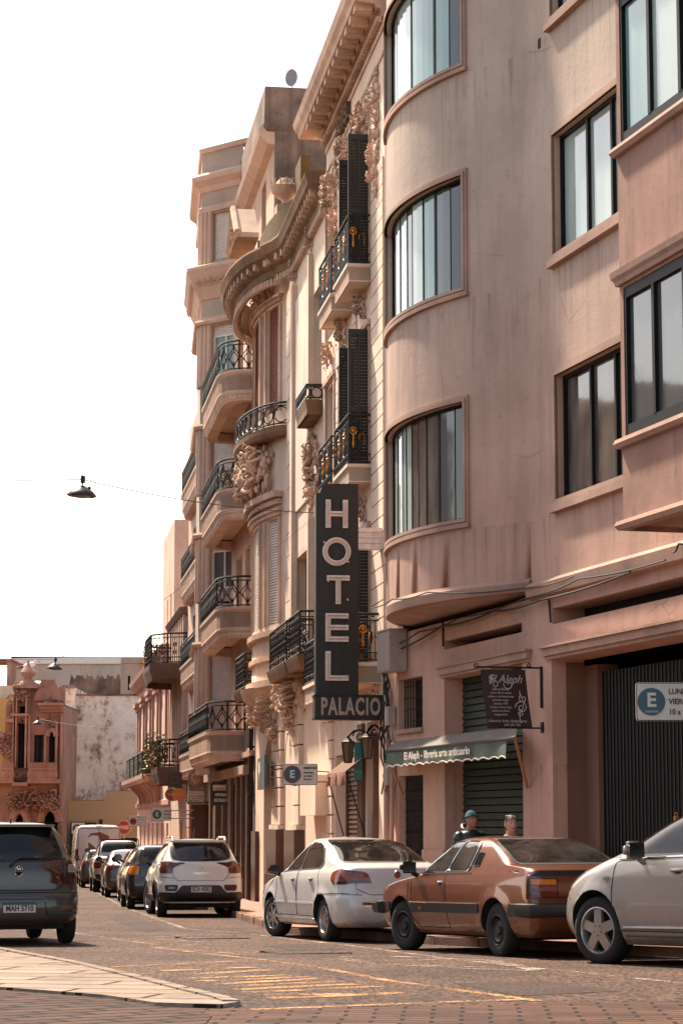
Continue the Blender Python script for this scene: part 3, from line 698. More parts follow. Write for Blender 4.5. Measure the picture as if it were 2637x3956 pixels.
for i in range(k):                                       # pleated folding gate leaf
    a = -10.9 + i * .112; gg.add([(a, -.62, g0), (a + .056, -.54, g0), (a + .112, -.62, g0), (a, -.62, 3.45), (a + .056, -.54, 3.45), (a + .112, -.62, 3.45)], [(0, 1, 4, 3), (1, 2, 5, 4)])
    gg.tube([(a + .056, -.53, g0), (a + .056, -.53, 3.45)], .012, 4)
A.put(gg, 'folding_gate', M_GATE)
gg = MB(); gg.box(-11.45, -10.93, -.8, -.50, g0, 3.6); A.put(gg, 'gate_post', M_BROWN)
gg = MB()
for i in range(14):
    a = -11.6 - i * .13; gg.tube([(a, -.6, g0), (a, -.6, 3.5)], .016, 5)
for z in (1.1, 2.3, 3.1):
    for j in range(3):
        for i in range(13): gg.tube([(-11.6 - i * .13, -.58, z + j * .16), (-11.73 - i * .13, -.58, z + j * .16 + .16)], .009, 4); gg.tube([(-11.73 - i * .13, -.58, z + j * .16), (-11.6 - i * .13, -.58, z + j * .16 + .16)], .009, 4)
A.put(gg, 'lattice_gate', M_GATE)
pk = MB(); pk.box(-10.4, -10.33, -.52, -.48, 1.5, 1.58); pk.tube([(-10.40, -.5, 1.58), (-10.40, -.5, 1.62), (-10.33, -.5, 1.62), (-10.33, -.5, 1.58)], .008); A.put(pk, 'padlock', M_GOLD)

# ================================================================ B: the hotel
B = Bld('hotel_building', FB, 0.0, 'ornate cream hotel with tall black shutters and gilded iron balconies', 'building')
hb = FB.g(4) - .4
q = lambda x, y, o=0: FB.uz(x, y, o)
doors = []
for u0, u1 in ((1.6, 3.1), (3.95, 5.4), (6.15, 7.4)):
    doors += [(u0, u1, 10.95, 13.42), (u0, u1, 7.45, 9.95), (u0, u1, 4.0, 6.45)]
U = lambda x, y=1800, o=0: FB.uz(x, y, o)[0]
gro = [(U(870), U(842), hb, 3.2), (U(826), U(770), hb, 2.75), (U(752), U(703), hb, 2.0), (U(750), U(711), 2.5, 3.5)]
w = MB(); w.wall(IDM, (0, 7.6), (hb, 15.0), [d for d in doors] + [(a, min(b_, 7.55), c, e) for a, b_, c, e in gro if a < 7.5], .38)
w.add([(0, 0, 5), (0, -9, 5), (0, -9, 15.4), (0, 0, 15.4)], [(3, 2, 1, 0)]); w.add([(7.6, 0, hb), (7.6, -9, hb), (7.6, -9, 15.4), (7.6, 0, 15.4)], [(0, 1, 2, 3)]); w.prism([(0, 0), (0, -9), (7.6, -9), (7.6, 0)], 15.38, 15.42)
B.put(w, 'wall', M_HOTEL)
bk = MB(); bk.box(.1, 7.5, -.50, -.40, hb, 14.0); B.put(bk, 'dark_interior', M_VOID)
for a, c in ((.06, 1.42), (3.27, 3.72), (5.56, 6.0)):
    ru = MB(); z = 4.3; ru.box(a + .02, c - .02, -.01, .004, 4.3, 12.6)
    while z < 12.6: ru.box(a, c, -.012, .03, z, min(z + .255, 12.6)); z += .28
    B.put(ru, 'rusticated_pier', M_HOTEL)
co = MB(); HP = [(-.02, 0), (7.6, 0)]
co.sweep([(-.02, -.02), (7.6, -.02), (7.6, -1.5)], [(0, 15.0), (.06, 15.02), (.08, 15.14), (.16, 15.16), (.18, 15.22), (.52, 15.26), (.54, 15.36), (.60, 15.44), (.64, 15.58), (.60, 15.62), (0, 15.70)])
B.put(co, 'cornice', M_HOTELD)
de = MB(); u_ = .05
while u_ < 7.5: de.box(u_, u_ + .055, .03, .13, 14.93, 15.03); u_ += .105
u_ = .12
while u_ < 7.4: de.box(u_, u_ + .22, .18, .48, 15.13, 15.258); de.box(u_ + .03, u_ + .19, .20, .44, 15.10, 15.13); u_ += .56
de.box(0, 7.6, -.01, .03, 14.80 - .0, 14.90); de.box(.0, 7.6, 0, .025, 14.36, 14.42)
B.put(de, 'dentils', M_HOTELD)
B.text('lettering', 'HOTEL', .46, M_CORN, 4.75, .05, 14.62, extrude=.045, sx=1.05, spacing=1.15, offset=.01)
ca = MB()
for i, (u0, u1) in enumerate(((1.6, 3.1), (3.95, 5.4), (6.15, 7.4))):
    um = (u0 + u1) / 2
    CV(B, IDM, um, 13.85, (u1 - u0) * 1.0, .75, .22, 11 + i, 34)
    CV(B, IDM, u0 - .28 if i else .75, 13.2, .42, 2.2, .22, 21 + i, 40)
    ca.box(u0 - .12, u0 - .02, 0, .05, 10.9, 13.5); ca.box(u1 + .02, u1 + .12, 0, .05, 10.9, 13.5)
    for zt in (10.7, 7.1): CV(B, IDM, um, zt - .18, .55, .5, .25, 31 + i, 18)
    for zz in (10.02, 6.5): ca.box(u0 - .15, u1 + .15, 0, .09, zz, zz + .10); ca.box(u0 - .1, u0, 0, .06, zz - 2.5, zz); ca.box(u1, u1 + .1, 0, .06, zz - 2.5, zz)
B.put(ca, 'door_surround', M_HOTELD)
for i, (u0, u1) in enumerate(((1.6, 3.1), (3.95, 5.4), (6.15, 7.4))):
    for j, (z0, z1) in enumerate(((10.95, 13.42), (7.45, 9.95), (4.0, 6.45))):
        for s_, u_ in (((0, u0 - .02), (1, u1 + .1)) if i == 0 else ()):
            sh = MB(); tw = .40 if s_ == 0 else .34
            if j == 2 and i != 0: tw = .3
            pm, _ = segmap((u_, .02), (u_, tw)) ; pmn = lambda s, z, d, pm=pm: pm(s, z, d)
            L_ = tw - .02
            for a, c in ((0, .05), (L_ / 2 - .02, L_ / 2 + .02), (L_ - .05, L_)): sh.mbox(pmn, a, c, z0, z1, -.02, .02)
            for a, c in ((z0, z0 + .1), (z0 + 1.05, z0 + 1.15), (z1 - .1, z1)): sh.mbox(pmn, .05, L_ - .05, a, c, -.018, .018)
            for sgn in (1,): slats(sh, pmn, .05, L_ - .05, z0 + .1, z1 - .1, -.006, .055, .012, tilt=-.012)
            B.put(sh, 'shutter', M_SHUT)
        window(B, IDM, u0, u1, z0, z1, .25, ((u0 + u1) / 2,), (G_DARK,), fw=.06, rails=(z1 - .5,))
for (u0, u1, wd) in ((1.48, 3.28, .40), (3.78, 5.52, .40)):
    for zr, zs in ((11.95, 11.07), (8.44, 7.57)):
        pth = [(u0, 0), (u0, wd), (u1, wd), (u1, 0)]
        bo = balcony_box(B, pth[::-1][::-1], zs, zs - .28, [(-.06, zs - .30), (.0, zs - .30), (.0, zs - .06), (.035, zs - .04), (.035, zs + .01), (-.06, zs + .01)], M_HOTEL)
        railing(B, bo, pth, zs + .01, zr, 'greek', r=.011)
for (u0, u1, wd, sty) in ((.55, 3.28, .42, 'greek'), (3.78, 7.55, .42, 'scroll')):
    pth = [(u0, 0), (u0, wd), (u1, wd), (u1, 0)]
    bo = balcony_box(B, pth, 4.12, 3.80, [(-.06, 3.78), (.0, 3.78), (.0, 4.06), (.04, 4.07), (.04, 4.13), (-.06, 4.13)], M_HOTEL)
    railing(B, bo, pth, 4.13, 4.93, sty, r=.013)
    cc = MB(); 
    for uu in (u0 + .3, u1 - .3): carving(cc, IDM, uu, 3.55, .3, .5, .3, int(uu * 10), 16)
    B.put(cc, 'corbel', M_HOTELD, bo, True)
at = MB(); at.wall(IDM, (-.5, 8.0), (15.7, 17.3), [(1.2, 2.2, 15.9, 17.1), (4.2, 5.2, 15.9, 17.1)], .2, -.55); at.box(-.5, 8, -6, -5.9, 15.7, 17.3); at.add([(8, -.55, 15.7), (8, -6, 15.7), (8, -6, 17.3), (8, -.55, 17.3)], [(0, 1, 2, 3)])
B.put(at, 'attic_storey', M_HOTEL)
at = MB(); at.sweep([(-.5, -.55), (8.0, -.55), (8.0, -3)], [(0, 17.2), (.05, 17.25), (.12, 17.4), (.3, 17.5), (.32, 17.66), (0, 17.75)]); at.box(-.5, 8, -6, -.5, 17.28, 17.33); B.put(at, 'attic_cornice', M_HOTELD)
for a in (1.2, 4.2):
    window(B, lambda s, z, d: (s, d - .55, z), a, a + 1, 15.9, 17.1, .1, (a + .5,), (G_DARK,), fw=.06); 
    sh = MB(); sh.box(a - .02, a + .02, -.55, -.2, 15.9, 17.1); B.put(sh, 'shutter', M_SHUT)
# ground floor of the hotel
s_ = MB()
for a, c in ((U(799), U(773)), (U(825), U(799) + .0)):
    lo, hi = min(a, c), max(a, c); slats(s_, IDM, lo + .06, hi - .06, hb, 2.7, -.22, .085, .02, tilt=.03); s_.box(lo, lo + .06, -.28, -.17, hb, 2.75); s_.box(hi - .06, hi, -.28, -.17, hb, 2.75)
B.put(s_, 'louvred_door', M_SHUTB)
s_ = MB(); slats(s_, IDM, U(752), 7.55, hb, 2.0, -.22, .085, .02, tilt=.03); B.put(s_, 'roller_shutter', M_SHUTB)
s_ = MB(); s_.box(U(839), U(827), -.3, .06, hb, 3.2); s_.box(U(859), U(856), -.2, .02, hb, 3.0); B.put(s_, 'door_post', M_WOOD)
s_ = MB()
for i in range(6):
    cx = U(748) + .15 + i * .22; s_.tube([(x, -.1, z) for x, z in [(cx, 2.5), (cx + .08, 2.8), (cx - .06, 3.1), (cx, 3.45)]], .014)
    s_.tube([(x, -.1, z) for x, z in scroll(cx, 3.0, .1)], .012)
s_.box(U(750), U(711), -.3, -.28, 2.5, 3.5); B.put(s_, 'arch_grille', M_BLACK)
s_ = MB()
for i in range(7):
    cx = U(824) + .15 + i * .36; s_.tube([(x, -.05, z) for x, z in [(cx + .12 * math.cos(t), 3.05 + .22 * math.sin(t)) for t in [k * .5 for k in range(13)]]], .014)
for z in (2.76, 3.3): s_.tube([(U(826), -.05, z), (U(770), -.05, z)], .02)
B.put(s_, 'transom_grille', M_BLACK)
pr = MB()
for a, c in ((U(768), U(755)),):
    z = hb + .6
    pr.box(a, c, -.01, .10, hb, hb + .95)
    while z < 3.6: pr.box(a + .02, c - .02, -.01, .06, z + .34, z + .66); z += .35
B.put(pr, 'rusticated_pier', M_HOTEL)
bp = MB(); bp.box(.02, U(870) - .02, -.01, .05, hb, 1.1); B.put(bp, 'plinth', M_BROWN)

# ================================================================ C: the art nouveau house with the round bay
C = Bld('round_bay_house', FB, 7.62, 'pale stone house with a round bay, lion relief and heavy rain-stained cornice', 'building')
cb = FB.g(15) - .4; U0, U1 = 7.62, 21.7
CM, CL = arcmap(17.6, 2.75, .45)
def sC(px, z=12.2):
    lo, hi = .0, 4.5
    for _ in range(40):
        m = (lo + hi) / 2; u_, w_, z_ = CM(m, z, -.05); P = FB.world(u_, w_, z_)
        if project(P)[0] > px: lo = m
        else: hi = m
    return lo
cA, cB = sC(647), sC(619); cC, cD = cB + .16, cB + .50
arches = [(U(632), U(606), cb, 3.5), (U(673), U(654), cb, 3.5), (U(702), U(697), cb, 2.6)]
lowd = [(19.6, 21.2, 3.65, 6.0)]
mid = [(8.35, 9.75, 10.0, 12.4), (8.35, 9.75, 5.3, 7.7), (10.4, 12.8, 4.9, 7.2)]
w = MB(); w.wall(IDM, (U0, 14.85), (cb, 14.3), [a for a in arches if a[1] < 14.8] + mid, .35)
w.wall(IDM, (14.85, U1), (cb, 4.6), [a for a in arches if a[0] > 14.85], .35)
w.wall(IDM, (20.35, U1), (4.6, 14.3), [], .35)
bw_ = [(cA, cB, 10.95, 13.45), (cD + .2, 4.2, 10.95, 13.45), (cA, cB, 6.0, 8.45), (cD + .2, 4.2, 6.0, 8.45), (cC, cD, 6.0, 8.45), (cC, cD, 10.95, 13.45)]
w.wall(CM, [CL * i / 24 for i in range(25)], (4.6, 14.3), bw_, .16)
w.add([(U1, 0, cb), (U1, -8, cb), (U1, -8, 14.5), (U1, 0, 14.5)], [(0, 1, 2, 3)]); w.prism([(U0, 0), (U0, -8), (U1, -8), (U1, 0)], 14.46, 14.5)
w.add([CM(CL * i / 24, 4.6, 0) for i in range(25)] + [(20.3, -.2, 4.6), (14.9, -.2, 4.6)], [tuple(range(27))])
C.put(w, 'wall', M_NOUV, smooth=True)
bk = MB(); bk.box(U0 + .1, U1 - .1, -.6, -.5, cb, 13.5); C.put(bk, 'dark_interior', M_VOID)
# joints: courses as slightly raised blocks on the flat part
for a, c in ((13.0, 14.7), (9.97, 10.3), (20.45, 21.6)):
    ru = MB(); z = 4.9; ru.box(a + .02, c - .02, -.011, .002, 4.9, 13.3)
    while z < 13.2: ru.box(a, c, -.01, .018, z, z + .485); z += .51
    C.put(ru, 'wall_course', M_NOUV)
for a, c, d_, z0, z1 in ((10.35, 12.6, .05, 8.2, 12.9), (12.65, 12.95, .12, 4.6, 13.3), (9.78, 9.95, .1, 4.6, 13.3)): ru = MB(); ru.box(a, c, -.01, d_, z0, z1); C.put(ru, 'pilaster', M_NOUV)
s_ = MB(); slats(s_, CM, cA, cB, 10.95, 13.45, -.07, .055, .02, 5); slats(s_, CM, cD + .2, 4.2, 10.95, 13.45, -.07, .055, .02, 5); slats(s_, CM, cC, cD, 10.95, 13.45, -.1, .055, .02, 2); C.put(s_, 'slatted_blind', M_SHUTR, label='peeling red slatted blind')
s_ = MB(); slats(s_, CM, cA, cB, 6.0, 8.45, -.07, .062, .02, 5); slats(s_, CM, cD + .2, 4.2, 6.0, 8.45, -.07, .062, .02, 5); slats(s_, CM, cC, cD, 6.0, 8.45, -.1, .062, .02, 2); C.put(s_, 'roller_blind', M_SHUTP)
mo = MB()
for zz in (13.50, 8.50): mo.mbox(CM, max(.1, cA - .15), 4.5, zz, zz + .10, 0, .07, 18); mo.mbox(CM, max(.05, cA - .2), 4.55, zz + .10, zz + .16, 0, .12, 18)
for zz in (5.75, 9.0 - .25): mo.mbox(CM, .2, CL - .2, zz, zz + .12, 0, .12, 22)
mo.mbox(CM, .15, CL - .15, 8.9, 9.04, 0, .22, 22)
mo.mbox(CM, .1, CL - .1, 4.6, 4.75, 0, .16, 22); mo.mbox(CM, .1, CL - .1, 5.2, 5.3, 0, .08, 22)
for a in (cB + .02, cD + .02, cA - .13, 4.22): mo.mbox(CM, a, a + .12, 6.0, 8.45, 0, .05, 1); mo.mbox(CM, a, a + .12, 10.95, 13.45, 0, .05, 1)
mo.lathe((17.6, -.35, 0), [(2.0, 4.62), (1.9, 4.4), (1.5, 4.15), (.9, 3.9), (.4, 3.6), (.1, 3.45)], 24, sq=.55)
C.put(mo, 'bay_moulding', M_HOTELD, smooth=True)
bc = [CM(CL * i / 24, 0, 0)[:2] for i in range(25)]
# balcony of the bay
pb = arc(17.55, -.05, 3.0, .92, 180, 0, 16)
pb = [(x, y) for x, y in pb]
bo = balcony_box(C, pb, 10.50, 10.28, [(-.08, 10.25), (.0, 10.27), (.05, 10.35), (.06, 10.46), (-.08, 10.48)], M_CORN)
railing(C, bo, pb, 10.5, 11.02, 'circles', r=.015)
ca = MB(); CV(C, CM, 2.0, 9.75, 2.6, 1.15, .55, 5, 70); CV(C, CM, 4.0, 9.75, 1.8, 1.0, .5, 6, 40)
f_ = Vector(CM(1.9, 9.55, .30)); ca.ball(f_, .26, .24, .30, 12); ca.ball(f_ + Vector((-.05, .18, -.06)), .10, .10, .08, 8); ca.ball(f_ + Vector((-.12, .16, .08)), .05); ca.ball(f_ + Vector((.1, .2, .08)), .05)
CV(C, CM, 1.9, 9.5, .9, .8, .35, 8, 30); CV(C, CM, 1.8, 14.0, 1.9, .7, .25, 9, 50); CV(C, IDM, 9.1, 8.6, .9, 1.6, .3, 10, 44); CV(C, IDM, 17.4, 4.1, 4.2, .7, .6, 12, 60); CV(C, IDM, 12.6, 4.2, 3.4, .8, .5, 13, 60)
CV(C, IDM, 12.8, 13.7, .4, .7, .2, 14, 18); CV(C, IDM, 9.9, 13.6, .4, .7, .2, 15, 18)
C.put(ca, 'lion_head', M_HOTELD, smooth=True)
# small balcony with ring railing
pth = [(8.2, 0), (8.2, .32), (9.95, .32), (9.95, 0)]; bo = balcony_box(C, pth, 9.90, 9.62, [(-.05, 9.62), (-.02, 9.62), (.02, 9.86), (.03, 9.92), (-.05, 9.92)], M_CORN); railing(C, bo, pth, 9.92, 10.22, 'circles', r=.014)
for u0, u1 in ((10.0, 13.3), (7.7, 9.6)):
    pth = [(u0, 0), (u0, .5), (u1, .5), (u1, 0)]; bo = balcony_box(C, pth, 4.75, 4.55, [(-.05, 4.52), (0, 4.52), (.06, 4.7), (.08, 4.77), (-.05, 4.77)], M_CORN); railing(C, bo, pth, 4.77, 5.62, 'scroll', r=.014)
pth = [(19.2, 0), (19.2, .5), (21.6, .5), (21.6, 0)]; bo = balcony_box(C, pth, 4.75, 4.55, [(-.05, 4.52), (0, 4.52), (.06, 4.7), (.08, 4.77), (-.05, 4.77)], M_CORN); railing(C, bo, pth, 4.77, 5.62, 'scroll', r=.014)
for a, c, z0, z1 in mid: window(C, IDM, a, c, z0, z1, .25, ((a + c) / 2,), (G_DARK,), fw=.07)
# the great cornice
cp = [(7.62, .02), (12.6, .02)] + [(12.9, .05), (13.3, .14), (13.7, .30)] + [(p[0], p[1] + .12) for p in arc(17.3, -.1, 3.5, .84, 165, 15, 14)] + [(21.2, .1), (21.7, .02)]
co = MB(); co.sweep(cp, [(-.1, 13.75), (.06, 13.8), (.08, 13.95), (.16, 14.0), (.22, 14.1), (.36, 14.2), (.38, 14.28), (.42, 14.40), (.40, 14.46), (-.1, 14.50)])
C.put(co, 'cornice', M_CORN, smooth=False)
co = MB(); k = 0
L_ = plen(cp); t = .2
while t < L_ - .2:
    p = onpath(cp, t); p2 = onpath(cp, t + .12); tt = Vector((p2[0] - p[0], p2[1] - p[1])).normalized(); n_ = Vector((-tt.y, tt.x)); 
    a = Vector(p) + n_ * .06; c = Vector(p2) + n_ * .06; e = Vector(p2) + n_ * .30; f = Vector(p) + n_ * .30
    co.prism([tuple(a), tuple(c), tuple(e), tuple(f)], 14.02, 14.17); t += .42
C.parts(co, 'cornice_bracket', M_HOTELD); co = MB()
t = .1
while t < L_ - .1:
    p = onpath(cp, t); p2 = onpath(cp, t + .07); tt = Vector((p2[0] - p[0], p2[1] - p[1])).normalized(); n_ = Vector((-tt.y, tt.x))
    co.prism([tuple(Vector(p) + n_ * .0), tuple(Vector(p2)), tuple(Vector(p2) + n_ * .10), tuple(Vector(p) + n_ * .10)], 13.62, 13.76); t += .14
C.put(co, 'dentil_band', M_HOTELD)
pa = MB(); pp = arc(16.8, -.45, 3.6, .85, 178, 2, 18); pa.sweep(pp, [(-.15, 14.45), (0, 14.45), (-.02, 15.5), (-.15, 15.55)]); mq = q(684, 372, -.25); pa.box(mq[0] - .55, mq[0] + .55, -.45, -.25, 14.45, mq[1]); C.put(pa, 'mossy_parapet', M_MOSS, smooth=True)
uq = q(655, 470, -.05); ur = MB(); uc = (uq[0], -.05, uq[1] - .05)
prof = [(.20, .3), (.24, .36), (.12, .42), (.10, .55), (.30, .72), (.42, .92), (.44, 1.08), (.46, 1.14), (.30, 1.22), (.25, 1.38), (.17, 1.5), (.0, 1.52)]
ur.lathe(uc, [(a * .78, b * .55 - .16) for a, b in prof], 20)
for i in range(14):
    a = 2 * math.pi * i / 14; ur.tube([(uc[0] + r_ * math.cos(a) * .78, uc[1] + r_ * math.sin(a) * .78, uc[2] + h * .75 - .16) for r_, h in ((.13, .57), (.31, .72), (.43, .92), (.44, 1.05))], .018, 5)
ur.box(uc[0] - .22, uc[0] + .22, uc[1] - .22, uc[1] + .22, 14.45, uc[2] + .01)
C.put(ur, 'urn', M_HOTELD, smooth=True)
up = MB(); up.wall(IDM, (7.65, 11.5), (14.5, 16.3), [(8.6, 9.6, 14.8, 16.0)], .15, -.55); up.add([(11.5, -.55, 14.5), (11.5, -5, 14.5), (11.5, -5, 16.3), (11.5, -.55, 16.3)], [(0, 1, 2, 3)]); up.sweep([(7.65, -.55), (11.5, -.55), (11.5, -3)], [(0, 16.2), (.08, 16.25), (.25, 16.4), (.27, 16.55), (0, 16.62)]); up.box(7.65, 11.5, -5, -.5, 16.25, 16.3); C.put(up, 'upper_storey', M_HOTEL)
# pediment at the far end
ap, lo_ = q(557, 508, .85), q(528, 598, .85); dx_ = 1.15; ap = (lo_[0] - 1.3, lo_[1] + 1.0)
pdp = [(ap[0] - dx_, lo_[1]), (ap[0] + dx_, lo_[1]), (ap[0] + dx_, lo_[1] + .12), (ap[0], ap[1]), (ap[0] - dx_, lo_[1] + .12)]
pd = MB(); pd.add([(a, .85, z) for a, z in pdp] + [(a, .35, z) for a, z in pdp], [(0, 1, 2, 3, 4), (9, 8, 7, 6, 5), (4, 3, 8, 9), (3, 2, 7, 8), (0, 4, 9, 5), (1, 6, 7, 2), (0, 5, 6, 1)])
pd.tube([(a, .88, z) for a, z in (pdp[4], pdp[3], pdp[2])], .09, 6); pd.tube([(pdp[0][0], .88, pdp[0][1] + .05), (pdp[1][0], .88, pdp[1][1] + .05)], .07, 6); carving(pd, lambda s, z, d: (s, .85 + d, z), ap[0], (ap[1] + 2 * lo_[1]) / 3 + .1, dx_ * .9, (ap[1] - lo_[1]) * .45, .10, 44, 24)
C.put(pd, 'pediment', M_HOTELD, smooth=True)
# ground floor: rusticated piers on granite, arched openings
pr = MB(); bs_ = MB()
for xa, xb in ((633, 653), (674, 696)):
    b1, b0 = U(xa), U(xb); z = cb + 1.3; bs_.box(b0 - .08, b1 + .08, -.02, .20, cb, 1.35); bs_.box(b0 - .12, b1 + .12, -.02, .24, cb, .35)
    pr.box(b0 - .04, b1 + .04, -.02, .15, 1.36, 1.46)
    z = 1.46
    while z < 3.7: pr.box(b0, b1, -.02, .10, z + .01, z + .40); z += .42
    C.put(pr, 'rusticated_pier', M_NOUV); pr = MB(); CV(C, lambda s, z, d: (s, d + .05, z), (b0 + b1) / 2, 3.7, .9, .7, .3, int(xa), 24)
bs_.box(20.6, 21.65, -.02, .10, cb, 1.3)
C.parts(bs_, 'granite_base', M_GRAN)
ar = MB()
for a0, a1, _, zt in arches[:2]:
    um = (a0 + a1) / 2; rr = (a1 - a0) / 2; zc = zt - .1
    for s_ in (-1, 1):
        pts = [(um + s_ * rr, zc - .9)] + [(um + s_ * rr * math.cos(t), zc - .9 + 1.0 * math.sin(t)) for t in [k * math.pi / 16 for k in range(9)]]
        poly = pts + [(um, zt + .01), (um + s_ * rr, zt + .01)]
        vs = [(p[0], 0.012, p[1]) for p in poly] + [(p[0], -.3, p[1]) for p in poly]; nn = len(poly)
        ar.add(vs, [tuple(range(nn)), tuple(range(2 * nn - 1, nn - 1, -1))] + [(i, (i + 1) % nn, (i + 1) % nn + nn, i + nn) for i in range(nn)])
C.put(ar, 'arch', M_NOUV)
s_ = MB(); slats(s_, IDM, arches[0][0], arches[0][1], cb, 3.3, -.3, .08, .02, tilt=.03); slats(s_, IDM, arches[1][0], arches[1][1], cb, 2.0, -.3, .08, .02, tilt=.03); C.put(s_, 'roller_shutter', M_SHUTB)
s_ = MB()
for i in range(9):
    cx = arches[1][0] + .1 + i * .2; s_.tube([(cx, -.15, 2.0), (cx + .05, -.15, 2.5), (cx - .04, -.15, 2.85)], .012)
C.put(s_, 'arch_grille', M_BLACK)
pp_ = MB(); u_ = U(583); pp_.tube([(u_ - .1, .08, cb), (u_ - .1, .08, 5.0)], .055, 8); pp_.tube([(u_ - .02, .05, 1.9), (u_ - .02, .05, 4.3)], .025, 6)
for z in (1.0, 2.2, 3.4): pp_.box(u_ - .18, u_ - .02, 0, .16, z, z + .05)
C.put(pp_, 'drain_pipe', M_GATE)

# ================================================================ D: the art deco apartment house
Dd = Bld('apartment_house', FB, 21.72, 'tall rose apartment house with an angular tower bay and stacked curved balconies', 'building')
db = FB.g(33) - .5; u0 = 21.72
def Wx(px, u):
    lo, hi = -2.0, 3.0
    for _ in range(40):
        m = (lo + hi) / 2
        if project(FB.world(u, m, 3))[0] > px: lo = m
        else: hi = m
    return lo
c0, c1, c2, c3 = (28.65, -.25), (29.9, Wx(453, 29.9)), (34.0, Wx(446, 34.0)), (35.2, -.25)
w = MB()
dh = []
for zb in (12.7, 9.6, 6.5, 3.45): dh.append((23.2, 24.6, zb, zb + 2.3)); dh.append((25.6, 27.4, zb, zb + 2.3))
w.wall(IDM, (u0, 28.9), (3.3, 16.6), dh, .4); w.wall(lambda s, z, d: (s, d - .45, z), (u0, 29.2), (16.6, 19.9), [(24.0, 25.2, 17.0, 18.9)], .2)
w.add([(u0, -.45, 16.6), (29, -.45, 16.6), (29, 0, 16.6), (u0, 0, 16.6)], [(0, 1, 2, 3)])
Dd.put(w, 'recessed_wall', M_DECO)
w = MB(); w.prism([(u0, -.45), (u0, -9), (u0 + .25, -9), (u0 + .25, -.45)], 14.0, 19.7); Dd.put(w, 'party_wall', M_DARKW)
w = MB(); w.sweep([(u0 + .25, -9), (u0, -.25), (29.0, -.25)], [(-.02, 19.55), (.05, 19.6), (.10, 19.7), (.08, 20.75), (-.1, 20.8)]); w.prism([(u0, -.3), (29, -.3), (29, -9), (u0, -9)], 19.6, 19.65); Dd.put(w, 'roof_parapet', M_DARKW)
w = MB(); w.sweep([(u0 + .02, -.35), (29.0, -.35)], [(-.1, 19.2), (.08, 19.25), (.3, 19.45), (.34, 19.6), (.1, 19.9), (-.1, 19.9)]); Dd.put(w, 'cornice', M_DECO)
# tower bay
lvls = [(17.95, 19.35), (14.55, 15.95), (11.35, 12.85), (8.2, 9.6), (5.0, 6.45)]
w = MB(); ch, chL = segmap(c0, c1); st, stL = segmap(c1, c2); e2, e2L = segmap(c2, c3)
CH = [(.2, 1.2, a, c) for a, c in lvls]; ST = [(.5 + k * 1.8, 1.6 + k * 1.8, a, c) for a, c in lvls for k in range(2)]
w.wall(ch, (0, chL), (3.3, 21.3), CH, .12); w.wall(st, (0, stL), (3.3, 21.3), ST, .12); w.wall(e2, (0, e2L), (3.3, 21.3), [], .1)
w.prism([c0, c1, c2, c3][::-1], 21.25, 21.3); w.prism([c0, c1, c2, c3][::-1], 3.3, 3.34)
w.prism([(28.55, -.3), (28.55, -9), (35.2, -9), (35.2, -.3)], 3.3, 21.22)
Dd.put(w, 'tower_bay', M_DECOG)
tw = [(28.3, -.6), c0, c1, c2, c3, (35.5, -.6)]
mo = MB()
for z in (21.25,): mo.sweep(tw, [(-.1, z - .05), (.06, z), (.09, z + .14), (-.1, z + .16)])
mo.sweep(tw, [(-.1, 20.0), (.05, 20.05), (.10, 20.2), (.28, 20.35), (.30, 20.48), (.1, 20.62), (-.1, 20.62)])
mo.sweep(tw, [(-.1, 19.38), (.08, 19.42), (.10, 19.56), (.03, 19.62), (-.1, 19.62)])
mo.sweep(tw, [(-.1, 16.75), (.04, 16.8), (.12, 16.95), (.40, 17.55), (.44, 17.62), (.42, 17.72), (.1, 17.85), (-.1, 17.85)])
mo.sweep(tw, [(-.1, 16.1), (.07, 16.12), (.09, 16.25), (-.1, 16.3)])
for z in (16.0, 12.9, 9.7, 6.52): mo.sweep([c0, c1, c2, c3], [(-.05, z), (.16, z + .02), (.2, z + .1), (.16, z + .16), (-.05, z + .18)])
Dd.put(mo, 'tower_cornice', M_DECO)
fz = MB()
for sm, sl in ((ch, chL), (st, stL)):
    t = .1
    while t < sl - .1:
        fz.tube([sm(x, z, .20 + (z - 17.0) * .48) for x, z in scroll(t, 17.25, .11, 1.2, 2)], .022, 5); t += .24
Dd.put(fz, 'scroll_frieze', M_DECO, smooth=True)
pil = MB()
for a, c in lvls:
    for sm, ps in ((ch, (1.29, 1.45, 1.60)), (st, (.12, .32))):
        for s0 in ps:
            p = sm(s0, 0, .03); pil.lathe((p[0], p[1], 0), [(.085, a - .35), (.075, c + .1)], 10)
Dd.parts(pil, 'fluted_pillar', M_DECO, smooth=True)
for i, (a, c) in enumerate(lvls):
    f = MB()
    if i in (0, 2, 4): slats(f, ch, .22, 1.18, a, c, -.08, .05, .012, tilt=.01); Dd.put(f, 'roller_blind', M_SHUTP)
    else:
        window(Dd, ch, .2, 1.2, a, c - .28, .09, (.7,), (G_TEAL if i == 1 else G_GREY,), fw=.05, fmat=M_WHITE); slats(f, ch, .22, 1.18, c - .28, c, -.06, .05, .012, tilt=.01); Dd.put(f, 'roller_blind', M_SHUTP)
    f = MB()
    for k in range(2): slats(f, st, .5 + k * 1.8, 1.6 + k * 1.8, a, c, -.08, .06, .012, tilt=.01)
    Dd.put(f, 'roller_blind', M_SHUTP)
for a, c, z0, z1 in dh: window(Dd, IDM, a, c, z0, z1, .3, ((a + c) / 2,), (G_DARK,), fw=.06, fmat=M_WOOD)
bk = MB(); bk.box(u0 + .1, 28.6, -.55, -.46, db, 16.5); Dd.put(bk, 'dark_interior', M_VOID)
